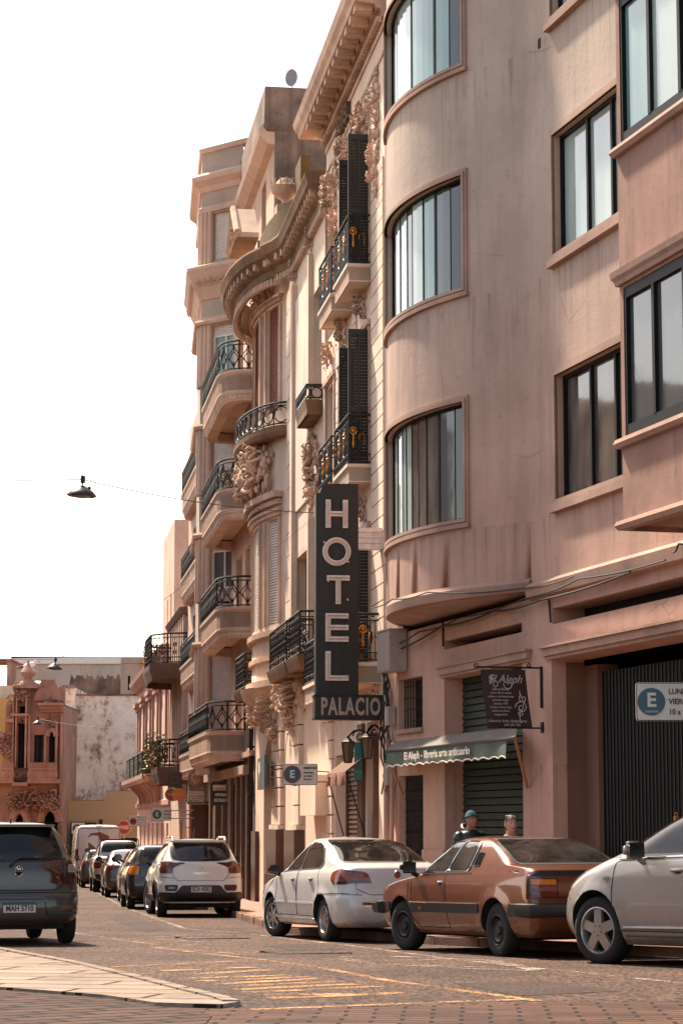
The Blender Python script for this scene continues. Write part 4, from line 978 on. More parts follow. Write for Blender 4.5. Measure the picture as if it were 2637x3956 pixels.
# curved balconies
def deco_balcony(uA, uB, zr, W=.92):
    p = [(x, y * W / .92) for x, y in [(uA, 0), (uA + .08, .45), (uA + .28, .72), (uA + .6, .86), (uA + 1.0, .92), (uB - 1.0, .92), (uB - .45, .82), (uB - .15, .55), (uB, 0)]]
    zs = zr - .80
    bo = balcony_box(Dd, p, zs - .10, zs - .50, [(-.10, zs - .55), (.0, zs - .55), (.0, zs - .08), (.04, zs - .05), (.05, zs + .02), (-.10, zs + .02)], M_DECO)
    railing(Dd, bo, p, zs + .02, zr, 'deco', r=.017)
    d = MB(); ins = [(x, max(0, y - .10)) for x, y in p]; d.sweep(ins, [(-.3, zs - .78), (.0, zs - .78), (.03, zs - .72), (.03, zs - .64), (.07, zs - .60), (.08, zs - .54), (-.3, zs - .54)])
    L_ = plen(ins); t = .1
    while t < L_ - .1:
        a = onpath(ins, t); c = onpath(ins, t + .07); tt = Vector((c[0] - a[0], c[1] - a[1])).normalized(); n_ = Vector((-tt.y, tt.x)) * .05
        d.prism([a, c, (c[0] + n_.x, c[1] + n_.y), (a[0] + n_.x, a[1] + n_.y)], zs - .72, zs - .62); t += .15
    Dd.put(d, 'balcony_moulding', M_DECO, bo)
    return bo
for zr in (13.95, 10.85, 7.78): deco_balcony(21.75, 29.0, zr)
for zr in (13.9, 10.8, 7.7, 4.6): deco_balcony(36.0, 46.0, zr, Wx(431, 41) )
deco_balcony(24.6, 33.6, 4.72)
w = MB(); w.wall(IDM, (35.2, 47.0), (3.2, 15.8), [(39 + 4 * k, 40.4 + 4 * k, z, z + 2.2) for k in (0, 1) for z in (12.7, 9.6, 6.5)], .3); w.box(21.8, 47.0, -9.1, -9, db, 15.8); w.prism([(37.4, 0), (47, 0), (47, -9), (37.4, -9)], 15.75, 15.8); w.add([(47, 0, db), (47, -9, db), (47, -9, 15.8), (47, 0, 15.8)], [(0, 1, 2, 3)]); Dd.put(w, 'far_wing', M_DECO)
# ground floor shops
sh_ = [(U(577), U(536), db, 2.55), (U(529), U(500), db, 2.3), (U(484), U(440), db, 2.2)]
w = MB(); w.wall(IDM, (u0, 47.0), (db, 3.3), sh_, .5); Dd.put(w, 'ground_floor_wall', M_BROWN)
w = MB(); w.box(U(580), U(486), 0, .25, 2.75, 2.98); w.box(u0, 47, 0, .12, 3.2, 3.34); Dd.put(w, 'shop_fascia', M_SILL)
s_ = MB(); slats(s_, IDM, U(515), U(500), db, 2.3, -.2, .09, .02, tilt=.03); slats(s_, IDM, U(529), U(517), db, 2.3, -.2, .09, .02, tilt=.03); Dd.put(s_, 'roller_shutter', M_SHUTB)
s_ = MB()
for x in (487, 499, 516, 531, 534, 548, 560, 572): s_.box(U(x + 2), U(x - 1), -.15, .08, db, 2.74)
Dd.parts(s_, 'shopfront_post', M_WOOD)
s_ = MB(); s_.box(U(484), U(440), -.5, -.45, db, 2.2); s_.box(U(577), U(536), -.5, -.45, db, 2.55); Dd.put(s_, 'shop_glass', G_SHOP)
pi = MB()
z = db + .3
while z < 2.2: pi.box(U(440), U(433), -.01, .08, z, z + .42); z += .45
Dd.put(pi, 'rusticated_pier', M_PINKD)

# satellite dish, on the roof of the apartment house
ds = empty('satellite_dish', atY(671, 199, FB.world(22.6, -.9).y), R(90 + 7.7), 'grey satellite dish seen edge-on on the dark roof parapet', 'satellite dish')
m_ = MB(); m_.lathe((0, 0, .55), [(.0, .0), (.18, .02), (.33, .07), (.42, .13), (.43, .14), (.33, .09), (.18, .04), (0, .02)], 20, axis='x', sq=1.35)
o = m_.build('dish', simple('dish_grey', (.30, .29, .28), .5), ds, True); o.rotation_euler = (0, 0, R(150))
m_ = MB(); m_.tube([(0, 0, -.05), (0, 0, .5)], .03, 6); m_.tube([(0, 0, .3), (.3, .1, .6)], .012, 5); m_.build('mast', M_GATE, ds); ds.scale = (.42, .42, .42)
# ================================================================ further houses along the street
Hc = Bld('corner_house', FB, 47.1, 'narrow brown house with a big curved iron balcony beyond the apartment house', 'building')
w = MB(); w.wall(IDM, (47.1, 56), (FB.g(50) - .5, 9.3), [(49, 50.3, 5.5, 7.8), (52.5, 53.8, 5.5, 7.8), (49, 50.5, -1.5, 1.6)], .3); w.prism([(47.1, 0), (56, 0), (56, -8), (47.1, -8)][::-1], 9.28, 9.3)
for i in range(7): w.box(47.3 + i * 1.25, 47.7 + i * 1.25, -.01, .15, 3.4, 9.2)
w.wall(IDM, (60, 68), (7.5, 14.2), [(61.5, 62.3, 9.5, 11.2), (64, 64.8, 9.5, 11.2)], .3, -.3); w.add([(60, -.3, 7.5), (60, -8, 7.5), (60, -8, 14.2), (60, -.3, 14.2)], [(3, 2, 1, 0)])
Hc.put(w, 'wall', M_DECO)
w = MB(); w.box(47.2, 56, -.5, -.4, -1.5, 9); w.sweep([(47.1, 0), (56, 0)], [(0, 9.0), (.2, 9.1), (.3, 9.3), (0, 9.35)]); Hc.put(w, 'cornice', M_BROWN)
p = [(47.0, 0), (47.3, .7), (48.2, 1.25), (51.0, 1.3), (53.5, 1.2), (54.3, .7), (54.6, 0)]
bo = balcony_box(Hc, p, 7.25, 6.95, [(-.1, 6.7), (-.05, 6.7), (.06, 7.1), (.08, 7.27), (-.1, 7.27)], M_BROWN); railing(Hc, bo, p, 7.27, 8.35, 'scroll', r=.02)
p = [(47.0, 0), (47.2, .6), (47.9, .95), (51.5, .95), (52, .5), (52.2, 0)]
bo = balcony_box(Hc, p, 3.5, 3.1, [(-.1, 2.9), (-.05, 2.9), (.06, 3.3), (.08, 3.52), (-.1, 3.52)], M_BROWN); railing(Hc, bo, p, 3.52, 4.5, 'scroll', r=.02)

Ec = Bld('classical_house', FB, 56.1, 'light pink two storey house with pedimented windows and long black railings', 'building')
eb = FB.g(80) - .8; ZC = q(305, 1592)[1]
wins = []
for x in (322, 336, 351, 368, 388): 
    u_ = U(x, 1620); zt = 7.0; wins.append((u_ - .75, u_ + .75, 4.15, zt))
UE = min(92.5, U(318, 1700)); gd = []
for i in range(int((UE - 59) / 3.6) + 1): gd.append((57.5 + i * 3.6, 58.7 + i * 3.6, eb, 1.5))
w = MB(); w.wall(IDM, (56.1, UE), (eb, ZC), wins + gd, .3); w.add([(UE, 0, eb), (UE, -8, eb), (UE, -8, ZC), (UE, 0, ZC)], [(0, 1, 2, 3)]); w.prism([(56.1, 0), (UE, 0), (UE, -8), (56.1, -8)][::-1], ZC - .05, ZC)
Ec.put(w, 'wall', M_PINK)
w = MB(); w.sweep([(56.1, 0), (UE, 0), (UE, -3)], [(0, ZC - 1.35), (.12, ZC - 1.3), (.12, ZC - 1.15), (.03, ZC - 1.1), (.03, ZC - .5), (.2, ZC - .42), (.45, ZC - .15), (.5, ZC + .05), (0, ZC + .12)]); w.sweep([(56.1, 0), (UE, 0)], [(0, 2.2), (.1, 2.25), (.1, 2.45), (0, 2.5)]); Ec.put(w, 'cornice', M_PINKD)
w = MB()
for a, c, z0, z1 in wins:
    for s_ in (a - .45, c + .1): w.box(s_, s_ + .35, 0, .10, z0 - .2, z1 + .3)
    w.box(a - .6, c + .6, 0, .32, z1 + .3, z1 + .5); w.box(a - .5, c + .5, 0, .18, z1 + .12, z1 + .3)
Ec.parts(w, 'window_pediment', M_PINKD)
w = MB(); w.box(57, UE - .3, -.45, -.4, eb, 8)
for a, c, z0, z1 in wins: slats(w, IDM, a + .1, c - .1, z0, z1, -.18, .09, .02, tilt=.02)
Ec.put(w, 'louvred_shutter', M_BROWN)
pth = [(62, 0), (62, .75), (UE - .3, .75), (UE - .3, 0)]
bo = balcony_box(Ec, pth, 3.55, 3.35, [(-.1, 3.25), (0, 3.25), (.08, 3.4), (.10, 3.57), (-.1, 3.57)], M_PINKD)
w = MB()
for i in range(int((UE - 64) / 3.5)):
    u_ = 63 + i * 3.5
    w.add([(u_, 0, 2.3), (u_, 0, 3.3), (u_, .68, 3.3), (u_, .6, 3.1), (u_, .3, 2.8), (u_, .22, 2.4), (u_ + .3, 0, 2.3), (u_ + .3, 0, 3.3), (u_ + .3, .68, 3.3), (u_ + .3, .6, 3.1), (u_ + .3, .3, 2.8), (u_ + .3, .22, 2.4)],
          [(0, 1, 2, 3, 4, 5), (11, 10, 9, 8, 7, 6)] + [(i_, (i_ + 1) % 6, (i_ + 1) % 6 + 6, i_ + 6) for i_ in range(6)])
Ec.parts(w, 'corbel', M_PINKD, bo)
for i in range(int((UE - 64) / 4.1)):
    a = 64.0 + i * 4.1; railing(Ec, bo, [(a, .1), (a, .72), (a + 3.2, .72), (a + 3.2, .1)], 3.57, 4.55, 'banded', r=.03)
w = MB()
for a, c, z0, z1 in gd: w.box(a, c, -.25, -.2, z0, z1)
Ec.parts(w, 'door', M_BROWN)

# ================================================================ the end of the street
def fx(x, y, Y): p = atY(x, y, Y); return (p.x, p.z)
def gb(mb, x0, y0, x1, y1, Y, dep, m=None, dd=0):
    a = fx(x0, y0, Y); c = fx(x1, y1, Y); mb.box(a[0], c[0], Y + dd, Y + dd + dep, min(a[1], c[1]), max(a[1], c[1]), m)
def plain(name, label, x0, y0, x1, Y, dep, mat, cat='building'):
    a = fx(x0, y0, Y); c = fx(x1, y0, Y); g = zg(Y) - 1
    r_ = empty(name, ((a[0] + c[0]) / 2, Y, zg(Y)), 0, label, cat); return r_
def under(root, mb, name, mats, smooth=False):
    L = root.location; mb.v = [(x - L.x, y - L.y, z - L.z) for x, y, z in mb.v]; return mb.build(name, mats, root, smooth)
gz = zg(137) - 1
M_WSTAIN = None
def stained():
    m, nt, b = newmat('weathered_white_wall'); tc = N(nt, 'TexCoord').outputs['Object']
    sep = N(nt, 'SeparateXYZ'); nt.links.new(tc, sep.inputs[0])
    v1 = noise(nt, tc, .5, 8, .72); v2 = noise(nt, tc, 1.8, 8, .78, (1, 1, .6)); v3 = noise(nt, tc, 7, 5, .7)
    k = mixc(nt, ramp(nt, v1, .35, .65), (.78, .66, .54), (.62, .42, .31))
    a = N(nt, 'Math', operation='MULTIPLY'); nt.links.new(v1, a.inputs[0]); nt.links.new(v2, a.inputs[1])
    k = mixc(nt, ramp(nt, a.outputs[0], .20, .30), (.82, .72, .60), k)
    k = mixc(nt, ramp(nt, a.outputs[0], .265, .35), k, (.13, .085, .06))
    vo = N(nt, 'TexVoronoi', Scale=.30, feature='DISTANCE_TO_EDGE'); mp = N(nt, 'VectorMath', operation='MULTIPLY_ADD'); nt.links.new(N(nt, 'TexNoise', Scale=1.5, Detail=6).outputs['Color'], mp.inputs[0]); mp.inputs[1].default_value = (2.6, 2.6, 2.6); nt.links.new(tc, mp.inputs[2]); nt.links.new(mp.outputs[0], vo.inputs['Vector'])
    k = mixc(nt, ramp(nt, vo.outputs['Distance'], .0, .008, (.22, .22, .22, 1), (0, 0, 0, 1)), k, (.12, .08, .055))
    nt.links.new(k, b.inputs['Base Color']); b.inputs['Roughness'].default_value = .95; bump(nt, b, v3, .4, .03); return m
M_WSTAIN = stained()
r_ = plain('party_wall_building', 'tall blank white wall stained black and cracked, closing the far end of the street', 148, 1597, 324, 137, 6, None)
w = MB(); gb(w, 168, 1597, 330, 1960, 137, 7); gb(w, 143, 1580, 168, 1960, 136.6, 7)
under(r_, w, 'wall', M_WSTAIN)
w = MB(); gb(w, 165, 1594, 330, 1598, 136.9, 7); gb(w, 143, 1574, 169, 1581, 136.5, 7); under(r_, w, 'coping', M_DARKW)
r_ = plain('ochre_building', 'low ochre rendered wall with a dark garage opening at the end of the street', 146, 1838, 325, 133, 2, None)
w = MB(); a = fx(146, 1838, 133); c = fx(244, 1816, 133); e = fx(330, 1840, 133); d1 = fx(165, 1930, 133); d2 = fx(182, 1930, 133); d3 = fx(272, 1925, 133); d4 = fx(318, 1925, 133)
w.wall(lambda s, z, d: (s, 133 - d, z), (a[0], c[0]), (gz, a[1]), [], .3)
w.wall(lambda s, z, d: (s, 133 - d, z), (c[0], e[0]), (gz, c[1]), [(d3[0], d4[0], gz, d3[1])], .6); w.box(a[0], e[0], 133.8, 134, gz, a[1])
w.prism([(a[0], 133), (c[0], 133), (c[0], 134), (a[0], 134)], a[1] - .02, a[1]); w.prism([(c[0], 133), (e[0], 133), (e[0], 134), (c[0], 134)], c[1] - .02, c[1]); w.box(c[0], c[0] + .05, 133.02, 134, a[1], c[1])
under(r_, w, 'wall', M_OCHRE)
w = MB(); w.box(c[0], e[0], 133.7, 133.78, gz, a[1] - .5); under(r_, w, 'dark_interior', M_VOID)
w = MB(); a = fx(157, 1925, 131); c = fx(180, 1960, 131)
for i in range(9): w.tube([(a[0] + i * .16, 132.4, gz), (a[0] + i * .16, 132.4, gz + 4.0)], .02, 4)
w.box(a[0] - .05, a[0] + 1.4, 132.42, 132.5, gz, gz + 3.9); under(r_, w, 'iron_gate', M_GATE)
w = MB(); gb(w, 229, 1882, 235, 1905, 132.9, .1); under(r_, w, 'notice_board', M_GATE)
r_ = plain('flat_roofed_building', 'pale flat roofed building rising behind the ornate facade', 30, 1515, 275, 152, 8, None)
w = MB(); gb(w, 28, 1524, 276, 1700, 152, 8); under(r_, w, 'wall', M_PALE)
w = MB(); a1, a2 = fx(26, 1512, 151.8), fx(278, 1524, 151.8); w.box(a1[0], a2[0], 151.8, 160, a2[1] - .02, a2[1] + .45); w.add([(a1[0], 151.8, a2[1] + .45), (a2[0], 151.8, a2[1] + .45), (a1[0], 151.8, a1[1]), (a1[0], 160, a1[1]), (a1[0], 160, a2[1] + .45), (a2[0], 160, a2[1] + .45)], [(0, 1, 2), (3, 5, 4), (2, 1, 5, 3), (0, 2, 3, 4)])
under(r_, w, 'parapet', M_WHITE)
r_ = plain('ruined_wall', 'low black-stained rough wall above the white party wall', 160, 1550, 276, 145, 1, None, 'wall')
w = MB(); a = fx(160, 1550, 145); c = fx(277, 1595, 145); n_ = 28
top = [(a[0] + (c[0] - a[0]) * i / n_, a[1] - .1 + .22 * math.sin(i * .55) * math.sin(i * 1.7) - (.5 if i in (0, n_) else 0)) for i in range(n_ + 1)]
for (x0, z0), (x1, z1) in zip(top, top[1:]): w.add([(x0, 145, c[1] - 1), (x1, 145, c[1] - 1), (x1, 145, z1), (x0, 145, z0), (x0, 145.6, c[1] - 1), (x1, 145.6, c[1] - 1), (x1, 145.6, z1), (x0, 145.6, z0)], [(0, 1, 2, 3), (7, 6, 5, 4), (3, 2, 6, 7)])
under(r_, w, 'masonry', M_DARKW)
r_ = plain('grey_block_building', 'weathered grey block with one narrow window beside the white wall', 278, 1513, 350, 142, 6, None)
w = MB(); a = fx(278, 1524, 142); c = fx(352, 1700, 142); h = fx(294, 1552, 142); h2 = fx(299, 1585, 142); h3 = fx(316, 1516, 142)
w.wall(lambda s, z, d: (s, 142 - d, z), (a[0], c[0]), (gz, a[1]), [(h[0], h2[0], h2[1], h[1])], .4); w.prism([(a[0], 142), (c[0], 142), (c[0], 149), (a[0], 149)], a[1] - .02, a[1] + .4); w.add([(a[0], 142, gz), (a[0], 149, gz), (a[0], 149, a[1]), (a[0], 142, a[1])], [(0, 1, 2, 3)])
under(r_, w, 'wall', M_DECOG); w = MB(); gb(w, 290, 1552, 303, 1590, 142.35, .1); under(r_, w, 'window', M_VOID)
w = MB(); gb(w, 325, 1515, 345, 1535, 141.5, .4); under(r_, w, 'orange_panel', simple('orange_paint', (.62, .24, .02), .6))
r_ = plain('yellow_building', 'yellow building at the left edge beyond the ornate facade', -40, 1605, 28, 139, 6, None)
w = MB(); gb(w, -60, 1605, 27, 1960, 139, 6); under(r_, w, 'wall', M_YEL); w = MB(); gb(w, -60, 1575, 29, 1606, 141, 5); gb(w, -60, 1686, 28, 1690, 138.8, .3); under(r_, w, 'parapet', M_PALE)
r_ = plain('rooftop_pergola', 'open rooftop frame with rafters and a window at the upper left', -30, 1512, 28, 146, 5, None, 'pergola')
w = MB(); gb(w, -60, 1513, 28, 1516, 146, 5)
for i in range(5): gb(w, -60, 1519 + i * 2.5, 22 - i * 2, 1520.5 + i * 2.5, 146, .2, None, .4 * i)
gb(w, 17, 1516, 22, 1575, 146, 3); gb(w, 22, 1520, 28, 1575, 148, 1); gb(w, -60, 1575, 30, 1580, 146, 5); under(r_, w, 'frame', M_RED)
w = MB(); gb(w, 23, 1530, 27.5, 1575, 147.2, .1); under(r_, w, 'window', G_WHITE)

# ornate facade on the left
O = empty('ornate_facade_building', (fx(80, 1900, 130)[0], 130, zg(130)), 0, 'richly carved terracotta coloured house with arched windows and a crowned gable', 'building')
gz = zg(130) - 1; om = lambda s, z, d: (s, 130 - d, z)
X = lambda x: fx(x, 1700, 130)[0]; Z = lambda y: fx(80, y, 130)[1]
hl = [(X(42), X(59), Z(1764), Z(1652)), (X(44), X(57), Z(1641), Z(1622)), (X(79), X(101), Z(1764), Z(1688)), (X(113), X(127), Z(1764), Z(1682)), (X(36), X(64), gz, Z(1868)), (X(102), X(136), gz, Z(1862))]
w = MB(); w.wall(om, (X(12), X(146)), (gz, Z(1618)), hl, .5); w.wall(om, (X(30), X(96)), (Z(1618), Z(1578)), [], .5); w.box(X(12), X(146), 130.02, 136.5, Z(1618) - .05, Z(1618)); w.add([(X(146), 130, gz), (X(146), 136.6, gz), (X(146), 136.6, Z(1618)), (X(146), 130, Z(1618))], [(3, 2, 1, 0)]); w.box(X(30), X(96), 130.02, 133, Z(1618), Z(1578))
w.box(X(134), X(147), 129.9, 130.6, Z(1618), Z(1578)); under(O, w, 'wall', M_RED)
w = MB(); w.box(X(14), X(144), 130.6, 130.7, gz, Z(1620)); under(O, w, 'dark_interior', M_VOID)
w = MB()
for x0, x1, y0, y1, d in ((30, 34, 1600, 1765, .35), (38, 41, 1600, 1765, .5), (60, 64, 1600, 1765, .5), (66, 72, 1640, 1765, .4), (103, 108, 1690, 1765, .25), (129, 134, 1660, 1765, .3), (140, 146, 1640, 1960, .3)):
    w.box(X(x0), X(x1), 130 - d, 130.1, Z(y1), Z(y0))
for x0, x1, y0, y1, d in ((90, 147, 1616, 1622, .9), (92, 146, 1622, 1630, .6), (94, 145, 1630, 1636, .35), (28, 68, 1640, 1646, .6), (12, 34, 1652, 1660, .5), (6, 38, 1792, 1800, .9), (70, 142, 1790, 1800, .95), (36, 70, 1798, 1806, 1.0), (30, 97, 1574, 1580, .4)):
    w.box(X(x0), X(x1), 130 - d, 130.1, Z(y1), Z(y0))
under(O, w, 'cornice_band', M_RED)
w = MB(); qd = lambda s, z, d: (s, 130 - d, z)
for i, (x, y, ww, hh, dp, n_) in enumerate(((50, 1590, 30, 50, .6, 70), (50, 1655, 26, 14, .6, 24), (120, 1612, 40, 30, .5, 40), (120, 1660, 26, 36, .4, 40), (50, 1785, 26, 22, .7, 26), (22, 1620, 14, 50, .4, 30), (28, 1700, 10, 70, .4, 24), (66, 1695, 8, 50, .4, 20), (100, 1840, 90, 50, .8, 90), (45, 1840, 50, 40, .8, 60), (142, 1870, 10, 120, .5, 50))):
    s0, s1 = X(x - ww / 2), X(x + ww / 2); w = MB(); carving(w, qd, X(x), Z(y), s1 - s0, Z(y - hh / 2) - Z(y + hh / 2), dp, 60 + i, n_); under(O, w, 'carved_ornament', M_RED, True)
w = MB()
for cx, r_px, zt in ((50, 17, 1868), (119, 20, 1862)):
    w.tube([(X(cx) + (X(cx + r_px) - X(cx)) * math.cos(t) * 1.05, 129.8, Z(zt + 26) + (Z(zt) - Z(zt + 26)) * math.sin(t) * 1.2) for t in [k * math.pi / 12 for k in range(13)]], .22, 6)
for cx, r_px, zt in ((50, 11, 1650), (120, 10, 1680)):
    w.tube([(X(cx) + (X(cx + r_px) - X(cx)) * math.cos(t), 129.8, Z(zt + 12) + (Z(zt) - Z(zt + 12)) * 1.3 * math.sin(t)) for t in [k * math.pi / 12 for k in range(13)]], .16, 6)
under(O, w, 'arch_moulding', M_RED, True)
w = MB()
w.lathe((X(63), 129.9, Z(1582)), [(a * .52, b * .72) for a, b in [(1.3, 0), (1.2, .3), (.65, .6), (.35, .8), (.75, 1.0), (.85, 1.25), (.55, 1.55), (.2, 1.8), (.12, 2.1), (0, 2.3)]], 14)
carving(w, qd, X(50), Z(1592), X(68) - X(32), Z(1575) - Z(1610), .7, 88, 60); w.box(X(40), X(60), 129.8, 130.4, Z(1600), Z(1582)); w.box(X(44), X(56), 129.8, 130.4, Z(1582), Z(1574))
a = X(110); w.add([(a - .8, 129.7, Z(1610)), (a + .9, 129.7, Z(1610)), (a + .35, 129.7, Z(1562)), (a - .35, 129.7, Z(1562)), (a - .8, 130.5, Z(1610)), (a + .9, 130.5, Z(1610)), (a + .35, 130.5, Z(1562)), (a - .35, 130.5, Z(1562))], [(0, 1, 2, 3), (7, 6, 5, 4), (1, 5, 6, 2), (0, 3, 7, 4), (3, 2, 6, 7)])
under(O, w, 'pinnacle', M_RED, True)
w = MB()
for xa, xb, d in ((8, 36, .8), (72, 134, .85)):
    w.box(X(xa), X(xb), 130 - d - .1, 130 - d + .1, Z(1770), Z(1764)); n_ = int((xb - xa) / 5)
    for i in range(n_ + 1): w.lathe((X(xa + 2 + i * 5), 130 - d, Z(1790)), [(.06, 0), (.13, .25), (.06, .5), (.08, .9)], 8)
    w.box(X(xa), X(xb), 130 - d - .12, 130 - d + .12, Z(1793), Z(1789))
under(O, w, 'balustrade', M_RED, True)
w = MB()
for x0, x1, y0, y1 in ((42, 59, 1652, 1764), (79, 101, 1688, 1764), (113, 127, 1682, 1764)):
    for xx in (x0, (x0 + x1) / 2, x1): w.box(X(xx) - .05, X(xx) + .05, 130.28, 130.35, Z(y1), Z(y0))
    w.box(X(x0), X(x1), 130.40, 130.45, Z(y1), Z(y0), 1)
under(O, w, 'window', [M_DKFRAME, G_DARK])
w = MB(); w.wall(om, (X(-40), X(12)), (gz, Z(1690)), [(X(-2), X(7), Z(1790), Z(1725)), (X(-30), X(-18), Z(1790), Z(1725))], .4); w.box(X(-40), X(12), 130.02, 136, Z(1690) - .05, Z(1690)); w.box(X(-40), X(13), 129.4, 130.1, Z(1800), Z(1794)); w.box(X(-40), X(12), 129.7, 130.1, Z(1696), Z(1690)); under(O, w, 'side_wing', M_RED)
w = MB(); carving(w, qd, X(4), Z(1708), 1.6, 1.4, .4, 91, 30); under(O, w, 'carved_ornament', M_RED, True)
sk = empty('rooftop_skylight', (X(80), 131, Z(1577)), 0, 'small white domed skylight on the ornate roof', 'skylight')
w = MB(); w.lathe((0, 0, 0), [(.7, 0), (.65, .15), (.4, .32), (0, .38)], 12); w.build('dome', M_WHITE, sk, True); w = MB(); w.box(-1.3, -.2, -.4, .4, 0, .12); w.build('cover', M_WHITE, sk)

# ================================================================ signs, lamps, wires, awning
def letter_panel(name, label, cat, P, w_, h_, th, mat, back=None, group=None, rz=0.0, rim=None):
    r_ = empty(name, P, rz, label, cat, group); m_ = MB(); r = min(w_, h_) * .08
    poly = []
    for cx, cz, a0 in ((w_/2 - r, h_/2 - r, 0), (-w_/2 + r, h_/2 - r, 90), (-w_/2 + r, -h_/2 + r, 180), (w_/2 - r, -h_/2 + r, 270)):
        poly += [(cx + r * math.cos(R(a0 + t)), cz + r * math.sin(R(a0 + t))) for t in (0, 30, 60, 90)]
    vs = [(x, 0, z) for x, z in poly] + [(x, th, z) for x, z in poly]; n = len(poly)
    m_.add(vs, [tuple(range(n)), tuple(range(2 * n - 1, n - 1, -1))] + [(i, (i + 1) % n, (i + 1) % n + n, i + n) for i in range(n)])
    m_.build('panel', mat, r_)
    if rim:
        m_ = MB(); m_.tube([(x * .98, -.002, z * .97) for x, z in poly], min(w_, h_) * .012, 4, closed=True); m_.build('rim', rim, r_)
    return r_
M_SIGNW = simple('sign_white', (.62, .56, .50), .45, 0, .1); M_BLUE = simple('sign_blue', (.012, .075, .11), .4, 0, .15); M_INK = simple('sign_ink', (.03, .028, .03), .6, 0, .1)
M_SIGNRED = simple('sign_red', (.32, .035, .018), .5, 0, .15)
ZR = (R(90), 0, 0)
def disc(parent, name, mat, c, r, th=.006, n=28, y=-.004):
    m_ = MB(); m_.lathe((c[0], y, c[1]), [(0, 0), (r, 0), (r, th), (0, th)], n, axis='y'); return m_.build(name, mat, parent)
def ring(parent, name, mat, c, r, t, y=-.006):
    m_ = MB(); m_.lathe((c[0], y, c[1]), [(r - t, 0), (r, 0), (r, .004), (r - t, .004)], 28, axis='y'); o = m_.build(name, mat, parent); return o
def parking_sign(P, w_, h_, lines, label, ringcol=None, small=None, dk=.37, tx=1.0):
    s = letter_panel('parking_sign', label, 'parking sign', P, w_, h_, .02, M_SIGNW, rim=M_INK); c = (-w_ / 2 + h_ * (dk + .09), 0)
    if ringcol: disc(s, 'disc_border', ringcol, c, h_ * (dk + .05), .006, y=-.004)
    disc(s, 'blue_disc', M_BLUE, c, h_ * dk, .006, y=-.008)
    text_mesh('letter', 'E', h_ * .50, M_SIGNW, s, (c[0], -.012, c[1] + (.03 * h_ if small else 0)), ZR, .003, offset=.006)
    if small: text_mesh('small_lettering', small, h_ * .075, M_SIGNW, s, (c[0], -.012, -h_ * .26), ZR, .002)
    for i, t in enumerate(lines):
        text_mesh('lettering', t[0], h_ * t[1], M_INK, s, (-w_ / 2 + h_ * tx, -.004, h_ * t[2]), ZR, .002, sx=t[3] if len(t) > 3 else .9, align='LEFT', offset=.002)
    return s
p = atY(1538, 1612, 25.2)
s = parking_sign(p, .74, .415, (('LUNES A', .20, .26), ('VIERNES', .20, .0), ('10 a 18hs', .20, -.27)), 'white parking sign LUNES A VIERNES with a blue E disc at the right edge', M_SIGNW, 'TARIFADO', .31, .85)
ring(s, 'blue_ring', M_BLUE, (-.37 + .415 * .40, 0), .415 * .36, .010, -.011)
m_ = MB(); m_.tube([(.30, .04, -3.1 + .0), (.30, .04, .35)], .03, 8); m_.build('post', M_GATE, s)
p = atY(689, 1779, 44.5)
s = parking_sign(p, .665, .40, (('RESERVADO', .14, .30, .85), ('Hotel Palacio', .10, .08), ('Res. 9050/04', .09, -.08), ('Metros lin.: 7', .09, -.23)), 'white RESERVADO parking sign with red-ringed blue E in front of the hotel', M_SIGNRED)
m_ = MB(); m_.tube([(.33, .03, 0.06), (.62, .03, .04)], .012, 5); m_.tube([(.33, .03, -.14), (.62, .03, -.14)], .012, 5); m_.tube([(-.6, .03, .17), (-.33, .03, .17)], .012, 5); m_.tube([(-.6, .03, -.06), (-.33, .03, -.06)], .012, 5); m_.tube([(-.6, .03, -.2), (-.6, .03, .2)], .014, 5); m_.build('bracket', M_GATE, s)
p = atY(371, 1871, 73)
s = parking_sign(p, .62, .38, (('LUNES A', .17, .26), ('VIERNES', .17, .0), ('10 a 18hs', .17, -.27)), 'small far parking sign LUNES A VIERNES on a wall bracket by the pink house')
m_ = MB(); m_.tube([(.3, .03, .12), (1.0, .03, .12)], .015, 5); m_.tube([(.3, .03, -.12), (1.0, .03, -.12)], .015, 5); m_.build('bracket', M_GATE, s)
p = atY(180, 1903, 128)
s = parking_sign(p, .72, .62, (), 'small blue and white E parking sign beside the white van roof')
m_ = MB(); m_.tube([(0, .05, -3), (0, .05, 0)], .04, 6); m_.build('post', M_GATE, s)
p = atY(315.5, 1886, 85)
s = letter_panel('loading_zone_sign', 'white loading zone sign with a ringed lorry symbol beside the STOP octagon', 'traffic sign', p, .95, .58, .02, M_SIGNW, rim=M_SIGNRED)
ring(s, 'red_ring', M_SIGNRED, (-.22, -.02), .19, .03); m_ = MB(); m_.box(-.32, -.18, -.01, -.004, -.08, .04); m_.box(-.18, -.12, -.01, -.004, -.08, .0); m_.build('lorry_symbol', M_INK, s)
for i, t in enumerate(('CARGA Y', 'DESCARGA', 'Lunes a Viernes', '10 a 14 hs')): text_mesh('lettering', t, .085 if i < 2 else .06, M_INK, s, (.01, -.004, .2 - i * .13), ZR, .002, align='LEFT', sx=.85)
m_ = MB(); m_.tube([(.47, .03, .14), (1.2, .03, .14)], .015, 5); m_.tube([(.47, .03, -.16), (1.2, .03, -.16)], .015, 5); m_.build('bracket', M_GATE, s); s.scale = (.66, .8, .66)
p = atY(285, 1901, 122)
s = empty('stop_sign', p, 0, 'red octagonal PARE sign on a thin post at the end of the street', 'stop sign')
